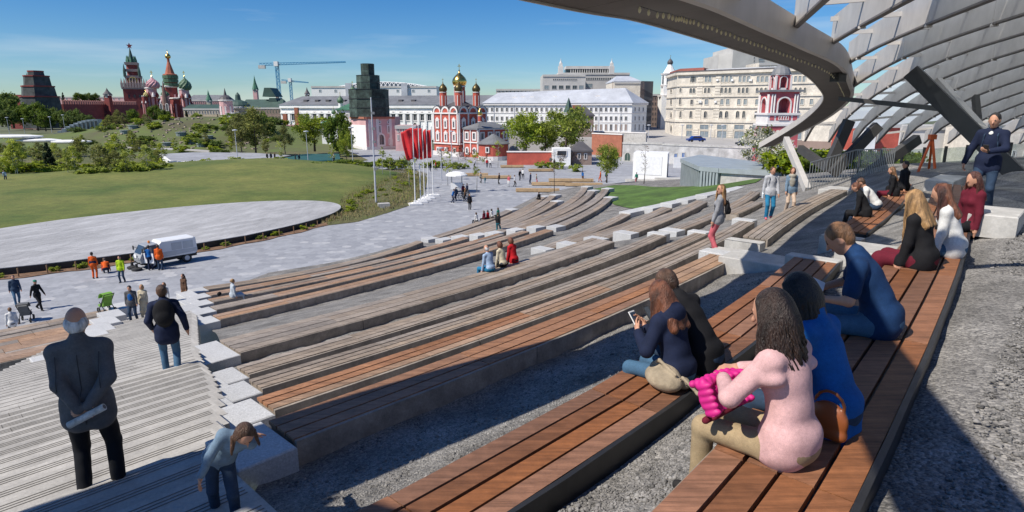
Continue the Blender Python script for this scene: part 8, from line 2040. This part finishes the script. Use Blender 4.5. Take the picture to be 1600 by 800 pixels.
for i in range(8): a0 = math.pi*i/8; a1 = math.pi*(i+1)/8; B.cone((0, 0.11*math.cos(a0), 0.27+0.12*math.sin(a0)), (0, 0.11*math.cos(a1), 0.27+0.12*math.sin(a1)), 0.012, 0.012, 0, 0.01)
hp_ = seat_at(1290, 684, zA); _hb = field_obj('handbag', B, 0.012, [mat('tan_leather', (0.26, 0.075, 0.02), 0.4, 0.1, 4)], 'brown leather handbag standing on the bench between pink and blue women', 'bag', hp_, FA); _hb.scale = (0.8, 0.75, 0.72)
# ---------------------------------------------------------------- man in the navy polo reading
p = seat_at(1372, 520, zA)
pm2 = person('short haired man in a navy polo shirt reading a white booklet on the near bench', p, (-0.86, 0.50), 1.80, 'sit', 'polo', 'jeans', 'light', res=0.0115, lean=0.22, hunch=0.30, nod=0.42, sleeve='half', drop=0.45, fat=1.10, jacket=0.1,
    hands={'L': (-0.14, 0.40, 0.26), 'R': (0.16, 0.44, 0.28)}, elbow={'L': (-1, -0.4, -0.6), 'R': (1, -0.4, -0.5)}, feet={'L': (-0.16, 0.48, -0.37), 'R': (0.18, 0.42, -0.37)},
    fine_hands={'L': ((0.35, 0.8, 0.1), (0.5, 0, 0.9), 0.5), 'R': ((-0.35, 0.8, 0.1), (-0.5, 0, 0.9), 0.5)})
bk = MB(); c_ = (pm2['handL']+pm2['handR'])/2+pm2['R'] @ Vector((0, 0.10, 0.05)); ax_, ay_ = pm2['R'] @ Vector((1, 0, 0.0)), pm2['R'] @ Vector((0, 0.9, 0.35)).normalized()
for q in (-1, 1): bk.loft([[c_+ay_*y+Vector((0,0,t)) for t in (0.0, 0.006)]+[c_+ax_*q*0.15+ay_*y+Vector((0,0,0.03+t)) for t in (0.006, 0.0)] for y in (-0.10, 0.11)])
o = bk.build('booklet', M_white)
for v in o.data.vertices: v.co -= c_
o.location = c_; tag(o, 'open white booklet held by the man in the navy polo', 'book')
# ---------------------------------------------------------------- couple with phones on the second bench
zB = ROW['B'].z
p = seat_at(1098, 574, zB); 
cm = person('man in a black jacket leaning over a phone on the second red brown bench', p, (-0.70, 0.71), 1.80, 'sit', 'black', 'darkjeans', 'brown', res=0.013, lean=0.30, hunch=0.35, nod=0.35, jacket=0.6, drop=0.45, fat=1.05, hands={'L': (-0.10, 0.50, 0.30), 'R': (0.12, 0.50, 0.28)}, feet={'L': (-0.08, 0.62, -0.30), 'R': (0.12, 0.55, -0.37)}, shoes='marl')
p = seat_at(1056, 596, zB)
cg = person('auburn haired girl in a navy jacket holding a white phone on the second bench', p, (-0.66, 0.75), 1.64, 'sit', 'navy', 'jeans', 'auburn', res=0.0115, hairstyle='long', female=True, lean=0.10, hunch=0.22, nod=0.30, jacket=0.8, drop=0.45, hood=True, hands={'L': (-0.15, 0.34, 0.42), 'R': (0.02, 0.38, 0.42)},
    fine_hands={'L': ((0.35, 0.6, 0.5), (0.8, 0, 0.3), 0.6), 'R': ((-0.2, 0.6, 0.6), (-0.8, 0, 0.3), 0.6)})
locks(cg, 'auburn', 198, 0.34, 4, 0.0056, 0.0074, 1.05)
def phone(c, R_, label, m):
    ph_ = MB(); M3 = (R_ @ Matrix.Rotation(0.9, 3, 'X')); ph_.cbox(c, 0.075, 0.15, 0.009, M=M3); ph_.cur = 1; ph_.cbox(c+M3 @ Vector((0, 0, 0.0055)), 0.066, 0.125, 0.003, M=M3); o = ph_.build('phone', [m, M_pane])
    for v in o.data.vertices: v.co -= c
    o.location = c; tag(o, label, 'phone')
phone((cg['handL']+cg['handR'])/2+cg['R'] @ Vector((0, 0.09, 0.09)), cg['R'], 'white phone in the hands of the girl in navy', M_white)
phone((cm['handL']+cm['handR'])/2+cm['R'] @ Vector((0, 0.10, 0.08)), cm['R'], 'dark phone in the hands of the man in black', M_black)
B = Field(); B.ell((0, 0, 0.09), (0.20, 0.13, 0.10), 0, 0.05); B.ell((0.05, -0.05, 0.15), (0.14, 0.08, 0.07), 0, 0.04); B.ell((-0.04, -0.13, 0.06), (0.13, 0.07, 0.06), 0, 0.03)
for a_, b_ in (((-0.18, -0.05, 0.16), (-0.30, -0.12, 0.05)), ((-0.30, -0.12, 0.05), (-0.12, -0.20, 0.02)), ((0.16, 0.0, 0.16), (0.05, 0.02, 0.24)), ((0.0, -0.16, 0.10), (0.08, -0.24, 0.02)), ((0.05, 0.02, 0.24), (-0.15, 0.0, 0.18))): B.cone(a_, b_, 0.016, 0.014, 0, 0.02)
field_obj('canvas_bag', B, 0.012, [mat('canvas', (0.33, 0.27, 0.19), 0.9, 0.2, 8, bump=0.6, bscale=14)], 'crumpled beige canvas bag lying on the bench behind the girl in navy', 'bag', seat_at(1036, 606, zB), (-0.9, -0.4))
# ---------------------------------------------------------------- three girls at the bend of the near bench
p = seat_at(1440, 418, zA); bg = person('long haired blonde girl in a black jacket sitting on the near bench', p, (-0.66, 0.75), 1.66, 'sit', 'black', 'maroon', 'blonde', res=0.016, hairstyle='long', female=True, lean=0.12, hunch=0.15, nod=0.15, jacket=0.5, turn=-0.3, skirt=0.2)
locks(bg, 'blonde', 198, 0.42, 6, 0.0084, 0.0081, 1.05)
p = seat_at(1487, 400, zA); wg = person('brown haired girl in a white blouse and jeans beside the blonde girl', p, (-0.80, 0.6), 1.68, 'sit', 'white', 'jeans', 'auburn', res=0.016, hairstyle='long', female=True, lean=0.16, hunch=0.15, nod=0.15, jacket=0.2)
locks(wg, 'darkred', 176, 0.30, 7, 0.0070, 0.0081, 1.05)
p = seat_at(1516, 360, zA); wg2 = person('girl in dark maroon half hidden behind the girl in the white blouse', p, (-0.95, -0.1), 1.62, 'sit', 'maroon', 'black', 'darkred', res=0.02, hairstyle='long', female=True, lean=0.10, jacket=0.3, nod=0.1)
locks(wg2, 'darkred', 110, 0.30, 8, 0.0070, 0.0087, 1.05)
# ---------------------------------------------------------------- pairs on the canopy bench
zB2 = ROW['B2'].z
p = seat_at(1352, 338, zB2); person('girl in black with hair tied back on the short canopy bench', p, (-0.85, 0.5), 1.62, 'sit', 'black', 'black', 'auburn', res=0.018, hairstyle='bun', female=True, lean=0.25, hunch=0.2, nod=0.25, jacket=0.4)
p = seat_at(1368, 328, zB2); person('boy in a white shirt bending beside the girl in black on the canopy bench', p, (-0.85, 0.5), 1.74, 'sit', 'white', 'darkjeans', 'brown', res=0.018, lean=0.40, hunch=0.25, nod=0.25)
p = seat_at(1397, 306, zB2); person('blonde girl in black and maroon at the far end of the canopy bench', p, (-0.9, 0.4), 1.64, 'sit', 'black', 'maroon', 'light', res=0.02, hairstyle='long', female=True, lean=0.2, nod=0.1, jacket=0.4)
p = seat_at(1412, 297, zB2); person('dark haired boy in black beyond the blonde girl on the canopy bench', p, (-0.9, 0.1), 1.74, 'sit', 'black', 'black', 'black', res=0.02, lean=0.05, jacket=0.4)
# ---------------------------------------------------------------- standing figures
p = at_z(1530, 333, rel(-1.72))
sm = person('young man in navy jacket and jeans with a phone stepping down the concrete steps', p, (-0.75, -0.66), 1.64, top='navy', bottom='darkjeans', hair='black', shoes='tan', res=0.0125, jacket=0.7, nod=0.25, stride=0.35, fat=1.05, extra='white', hands={'L': (-0.05, 0.30, 1.12), 'R': (0.36, 0.02, 0.86)}, elbow={'L': (-1, -0.3, -0.5), 'R': (1, -0.6, 0)},
    fine_hands={'L': ((0.5, 0.7, 0.1), (0.4, -0.2, 0.9), 0.6), 'R': ((0.05, 0.1, -1), (-1, 0, 0), 0.4)}, more=lambda B, J, f: B.ell(f['Ch']+f['fw2']*0.09+f['up2']*0.06, (0.045, 0.022, 0.12), EXTRA, 0.01, np.stack([f['rt2'], f['fw2'], f['up2']], 1)))
phone(sm['handL']+sm['R'] @ Vector((0.03, 0.09, 0.05)), sm['R'], 'phone in the raised hand of the young man on the steps', M_black)
backpack(sm, 'navy backpack on the shoulders of the young man on the steps', 'darkjeans', 0.9, 0.018)
p = at_z(1118, 397, rel(-3.50))
pw2 = person('woman in coral trousers and grey top with a black rucksack turning her head', p, (-0.35, 0.30), 1.70, top='marl', bottom='coral', hair='light', res=0.014, hairstyle='long', female=True, jacket=0.2, turn=1.1, stride=0.25, lean=-0.04, hands={'R': (0.30, 0.06, 0.86)}, extra='black', sleeve='long')
locks(pw2, 'blonde', 132, 0.34, 9, 0.0084, 0.0081, 1.0)
backpack(pw2, 'black leather rucksack on the woman in coral trousers', 'black', 0.8, 0.018, -0.08)
p = at_z(1200, 342, rel(-3.75)); wm = person('man in pale grey sweatshirt and bright blue jeans walking with a bottle', p, (-0.15, -0.99), 1.80, top='light', bottom='brightjeans', hair='brown', res=0.0145, stride=0.35, nod=0.25, shoes='coral', jacket=0.3, turn=0.3)
backpack(wm, 'dark rucksack straps on the man in the pale sweatshirt', 'navy', 0.85, 0.02)
b = MB(); c_ = wm['handR']+Vector((-0.03, -0.06, -0.16)); b.lathe((0,0,0), [(0.033,0),(0.035,0.02),(0.035,0.15),(0.014,0.19),(0.014,0.22)], 10); o = b.build('bottle', mat('bottle_plastic', (0.55, 0.62, 0.68), 0.2, 0.05, 5)); o.location = c_; tag(o, 'clear plastic bottle in the hand of the man in the pale sweatshirt', 'bottle')
def _scarf(B, J, f):
    for i in range(10):
        a = 2*math.pi*i/10; B.ell(f['N']+f['up2']*0.0+f['rt2']*0.09*math.cos(a)+f['fw2']*(0.03+0.09*math.sin(a)), (0.055, 0.055, 0.065), EXTRA, 0.02)
    B.ell(f['Ch']+f['fw2']*0.11-f['up2']*0.03, (0.10, 0.05, 0.20), EXTRA, 0.04)
p = at_z(1232, 334, rel(-3.72)); person('woman with a big knitted scarf and denim jacket in beige trousers walking beside the man', p, (-0.10, -0.99), 1.66, top='denim', bottom='beige', hair='auburn', res=0.0145, hairstyle='bob', female=True, stride=-0.3, nod=0.2, extra='scarf', jacket=0.4, turn=-0.2, more=_scarf)
# ---------------------------------------------------------------- smaller figures farther off
def far(label, px, py, z, face, h=1.72, **k): return person(label, at_z(px, py, z), face, h, res=k.pop('res', 0.03), **k)
zs5 = lambda px, py, z0=2: stair_z(to_tn(at_z(px, py, z0))[1])
gz_ = 1.4
far('man in grey jacket with a bright blue front and jeans walking up the stairs', 210, 502, gz_, (0.3, -0.95), 1.74, top='grey', bottom='darkjeans', extra='blue', stride=0.4, fat=1.12, hair='dark', jacket=0.6, nod=0.3, res=0.024, more=lambda B, J, f: B.ell(f['Ch']+f['fw2']*0.1-f['up2']*0.08, (0.11, 0.06, 0.2), EXTRA, 0.03))
far('blonde woman in a long cream coat carrying a white bag', 228, 498, gz_, (0.2, -0.98), 1.66, top='cream', bottom='cream', hair='blonde', hairstyle='bob', female=True, coat=0.5, stride=0.2, jacket=0.4, res=0.024)
far('woman in a patterned light top behind the backpack man', 262, 490, 1.0, (0.1, -1), 1.62, top='light', bottom='black', hair='light', hairstyle='bob', female=True, stride=0.2)
far('woman in short brown jacket standing with a small dog at the stair foot', 291, 474, 0.4, (-0.3, -0.95), 1.70, top='brown', bottom='tan', hair='brown', hairstyle='long', female=True, stride=0.2, jacket=0.3, res=0.024)
def dog(loc, face, m, label, sc=1.0):
    B = Field(); B.cone((0,-0.16,0.24),(0,0.12,0.25),0.075,0.09,0,0.03); B.cone((0,0.14,0.27),(0,0.24,0.37),0.055,0.05,0,0.03); B.ell((0,0.27,0.40),(0.05,0.06,0.05),0,0.02); B.cone((0,0.30,0.39),(0,0.37,0.37),0.03,0.02,0,0.02); B.cone((0,-0.22,0.28),(0,-0.34,0.40),0.02,0.012,0,0.02)
    for x in (-0.05, 0.05):
        B.cone((x,0.24,0.43),(x*1.3,0.23,0.48),0.02,0.01,0,0.01); B.cone((x,0.12,0.2),(x,0.13,0.02),0.032,0.02,0,0.02); B.cone((x,-0.14,0.22),(x,-0.10,0.12),0.045,0.03,0,0.02); B.cone((x,-0.10,0.12),(x,-0.17,0.08),0.028,0.02,0,0.02); B.cone((x,-0.17,0.08),(x,-0.15,0.02),0.02,0.02,0,0.02)
    field_obj('dog', B, 0.02, [m], label, 'dog', loc, face)
dog(at_z(299, 475, 0.35), (0.9, 0.2), mat('dog_fur', (0.28, 0.11, 0.04), 0.9, 0.2, 8), 'small ginger dog beside the woman in the brown jacket')
p = seat_at(364, 464, ROW['8'].z); person('blonde woman in a long pale blue dress sitting on the tan bench flight', p, (0.75, 0.65), 1.70, 'sit', 'paleblue', 'paleblue', 'blonde', res=0.022, hairstyle='bun', female=True, lean=0.08, skirt=0.9, jacket=0.3)
B = Field(); B.ell((0,0,0.1),(0.16,0.10,0.11),0,0.03); B.cone((-0.1,0,0.18),(0.1,0,0.2),0.02,0.02,0,0.02); field_obj('handbag', B, 0.02, [M_cloth('black')], 'black handbag beside the woman in the pale blue dress', 'bag', seat_at(343, 462, ROW['9'].z), (1, 0))
for px, py, t, bt_, hr_, lab, k in ((766,424,'skyblue','brightjeans','grey','bald man in a pale blue shirt sitting, left of three on the wide bench',dict(bald=True,fat=1.15)),(786,417,'cream','black','auburn','woman in a cream patterned blouse sitting in the middle of three',dict(female=True,hairstyle='bob')),(803,410,'red','black','auburn','woman in a bright red jacket sitting, right of three on the wide bench',dict(female=True,hairstyle='bob',jacket=0.4))):
    person(lab, seat_at(px, py, ROW['5'].z), (-0.75, 0.66), 1.7, 'sit', t, bt_, hr_, res=0.02, lean=0.15, hunch=0.1, nod=0.1, **k)
# workers round the sweeper van
far('worker in orange overalls standing with his back turned by the stage', 149, 435, 0, (-0.3, 0.95), 1.78, top='orange', bottom='orange', hair='dark', extra='navy', fat=1.1, res=0.022, more=lambda B, J, f: B.cone(f['W']-f['rt']*0.08, f['W']+f['rt']*0.08, 0.125, 0.125, EXTRA, 0.01))
p = at_z(166, 427, 0); person('worker in orange crouching beside the standing orange worker', p+Vector((0, 0, 0.22)), (-0.5, 0.85), 1.75, 'sit', 'orange', 'navy', 'dark', res=0.022, lean=0.55, hunch=0.3, drop=0.22, feet={'L': (-0.12, 0.22, -0.15), 'R': (0.12, 0.25, -0.15)}, fat=1.1)
far('worker in a lime yellow vest and dark trousers facing the stairs', 192, 441, 0, (0.2, -0.98), 1.76, top='lime', bottom='darkjeans', hair='dark', stride=0.3, jacket=0.4, res=0.022)
far('worker in dark blue leaning into the van door', 236, 422, 0, (-0.4, 0.9), 1.76, top='blue', bottom='navy', hair='dark', stride=0.2, lean=0.15, res=0.024)
far('worker in orange top and navy trousers with back turned at the van side', 251, 422, 0, (-0.2, 0.98), 1.80, top='orange', bottom='darkjeans', hair='brown', fat=1.12, jacket=0.4, res=0.022)
far('man in a dark blue jacket and jeans walking at the left edge', 28, 476, 0, (0.7, -0.7), 1.78, top='darkjeans', bottom='jeans', hair='dark', stride=0.8, jacket=0.5, fat=1.15, res=0.024)
far('man in black with a green cap striding across the plaza', 62, 484, 0, (0.95, -0.3), 1.78, top='black', bottom='black', extra='green', hairstyle='hat', stride=1.1, jacket=0.3, res=0.024)
p = at_z(20, 508, 0.4); person('person in a white jacket sitting beside the dark grey pushchair', p, (-0.7, 0.7), 1.68, 'sit', 'white', 'grey', 'light', res=0.024, jacket=0.4, lean=0.1, fat=1.1)
far('distant person in pale shirt playing at the far left of the lawn', 10, 284, 0.7, (0.3, -0.9), 1.75, top='skyblue', bottom='darkjeans', hair='dark', lean=0.4, stride=0.3, res=0.04)
# people along the far edge and on the plaza
far('man in black top and teal trousers stepping along the white blocks', 778, 366, 1.2, (0.4, 0.9), 1.78, top='black', bottom='teal', hair='brown', stride=0.6, res=0.028)
far('man in dark jacket standing alone on the plaza near the bicycles', 734, 328, 0, (0.3, -0.95), 1.80, top='black', bottom='black', hair='dark', jacket=0.5, stride=0.15)
PL = 'people strolling on the plaza'
tab = [(707,317,'blue','navy','man in a blue jacket bending over the vendor cart',dict(lean=0.3)),(713,314,'darkjeans','navy','man in dark blue beside the vendor cart counter',{}),(724,308,'maroon','black','woman in maroon behind the vendor cart',dict(female=True)),(730,307,'navy','black','man in navy at the far side of the vendor cart',{}),(727,315,'tan','black','woman with tan hair beside the parked bicycles',dict(female=True,hairstyle='long',hair='light')),
 (751,286,'cream','grey','person in a cream top walking past the timber plinth',{}),(758,287,'teal','teal','small child in teal by the timber plinth',dict(h_=1.05)),(795,292,'coral','white','woman in coral walking toward the timber plinths',dict(female=True)),(804,292,'light','black','man in pale grey beside the woman in coral',{}),(780,288,'brown','black','person in brown strolling behind the timber plinths',{}),
 (812,282,'black','grey','person in black pushing a pushchair near the plinths',dict(lean=0.2)),(817,280,'white','black','person in white among the group by the plinths',{}),(829,288,'navy','navy','person in navy standing behind the nearest plinth',{}),(838,287,'cream','coral','girl in cream standing behind the nearest plinth',dict(female=True,h_=1.5)),(866,262,'black','tan','person in black by the white gate house',{}),(860,258,'grey','grey','person in grey by the brick garden wall',{}),
 (910,284,'blue','tan','man in blue with a tan bag by the bare slim tree',{}),(938,284,'orange','orange','worker in orange left of the white exhibition cube',{}),(947,284,'teal','black','worker in teal beside the orange worker',{}),(994,287,'green','coral','person with a green bag in front of the exhibition cube',{}),
 (691,266,'navy','black','person in navy on the path behind the red flags',{}),(681,266,'red','black','person in red on the path behind the red flags',{}),(673,268,'black','navy','person in black nearest the red flags',{}),(761,262,'red','navy','person in red in front of the cathedral apse',{}),(766,262,'white','navy','person in white in front of the cathedral apse',{}),(742,262,'light','black','person in pale grey before the cathedral steps',{}),
 (418,252,'black','black','person in black at the left of the teal tarpaulin',{}),(424,252,'navy','black','person in navy beside the person in black near the tarpaulin',{}),(430,252,'black','black','third dark figure by the teal tarpaulin',{}),(462,254,'black','black','person in black in front of the teal tarpaulin',{}),(468,254,'navy','black','person in navy in front of the teal tarpaulin',{}),(522,254,'white','black','person in white right of the teal tarpaulin',{}),(612,256,'white','navy','person in white beside the gatehouse path',{}),(625,258,'black','black','person in black on the path before the gatehouse',{}),(650,252,'brown','black','person in brown behind the flag tops',{})]
for i, (px, py, t, bt_, lab, k) in enumerate(tab):
    k = dict(k); a = i*2.4; far(lab, px, py, 0.0 if not 400 < px < 540 else 0.9, (math.cos(a), math.sin(a)), k.pop('h_', 1.72), top=t, bottom=bt_, hair=k.pop('hair', random.choice(('brown', 'dark', 'light'))), stride=random.uniform(0.1, 0.7), res=0.04, group=PL, **k)
for px, py, t, lab in ((745,346,'white','girl with long hair and white top sitting at the plaza edge'),(757,343,'maroon','girl in maroon sitting among the small group at the plaza edge'),(763,342,'red','boy in red sitting in the small group at the plaza edge'),(769,340,'white','child in white sitting in the small group'),(779,338,'green','person in green sitting at the right of the small group')):
    person(lab, seat_at(px, py, ROW['F1'].z), (-0.75, 0.65), 1.62, 'sit', t, 'black', random.choice(('brown', 'auburn', 'dark')), res=0.032, female=True, hairstyle='bob', lean=0.12)
person('person in black sitting at the far end of the grey bench flight', seat_at(843, 312, ROW['F2'].z), (-0.6, 0.8), 1.7, 'sit', 'black', 'black', 'dark', res=0.035, lean=0.2)
# ---------------------------------------------------------------- look-alikes are told apart by their place
ORD = ['first','second','third','fourth','fifth','sixth','seventh','eighth','ninth','tenth','eleventh','twelfth','thirteenth','fourteenth','fifteenth','sixteenth','seventeenth','eighteenth','nineteenth','twentieth']
def ordinal(i):
    if i < 20: return ORD[i]
    t, u = (i+1)//10, (i+1) % 10; T = {2:'twent',3:'thirt',4:'fort',5:'fift',6:'sixt'}[t]
    return T+'ieth' if u == 0 else T+'y '+ORD[u-1]
by = {}
for o in COL.objects:
    if o.parent is None and 'label' in o: by.setdefault(o['label'], []).append(o)
def px_of(o):
    v = o.location-cam.location; return v.x/(v.y*CT-v.z*ST)
for lab, os_ in by.items():
    if 1 < len(os_) <= 16:
        os_.sort(key=px_of)
        for i, o in enumerate(os_): o['label'] = lab+', '+ordinal(i)+' from the left'
# ================================================================ loose gravel stones close to the camera
def stones(name, regions, m, smin, smax, seed):
    rg_ = np.random.default_rng(seed); base = np.array([(1,0,0),(-1,0,0),(0,1,0),(0,-1,0),(0,0,1),(0,0,-1)], float); tri = np.array([(0,2,4),(2,1,4),(1,3,4),(3,0,4),(2,0,5),(1,2,5),(3,1,5),(0,3,5)])
    Vs, Fs, o = [], [], 0
    for (t0, t1, n0, n1, cnt) in regions:
        t = rg_.uniform(t0, t1, cnt); n = rg_.uniform(n0, n1, cnt); z = ground_tn(t, n)
        s = rg_.uniform(smin, smax, (cnt, 1, 1))*(1+0.9*(rg_.random((cnt, 1, 1)) > 0.93)); q = base[None]*rg_.uniform(0.55, 1.25, (cnt, 6, 1)); a = rg_.uniform(0, 6.28, cnt); c_, s_ = np.cos(a), np.sin(a)
        x = q[:,:,0]*c_[:,None]-q[:,:,1]*s_[:,None]; y = q[:,:,0]*s_[:,None]+q[:,:,1]*c_[:,None]; P = np.stack([x, y, q[:,:,2]*0.7], -1)*s
        P[:,:,0] += (t*TV.x+n*NV.x)[:,None]; P[:,:,1] += (t*TV.y+n*NV.y)[:,None]; P[:,:,2] += z[:,None]+s[:,0]*0.15
        Vs.append(P.reshape(-1, 3)); Fs.append((tri[None]+(o+6*np.arange(cnt))[:,None,None]).reshape(-1, 3)); o += 6*cnt
    ob = link(name, np_mesh(name, np.concatenate(Vs), np.concatenate(Fs), [m])); ob['kind'] = 'stuff'
M_st = mat('gravel_stone', (0.195, 0.188, 0.18), 0.95, 0.5, 9)
stones('gravel_stones', [(2.2, 9.5, 3.05, 5.25, 16000), (9.5, 14, 3.4, 5.3, 5000), (0.3, 6, 0.95+0.55, 2.15, 9000), (6, 12, 1.8, 2.6, 4000), (2.5, 9, -4.5, 0.35, 26000), (9, 15, -4.0, 0.8, 12000), (0.2, 12, 5.98, 7.1, 8000), (3, 16, 11.3, 13.6, 9000)], M_st, 0.006, 0.017, 4)
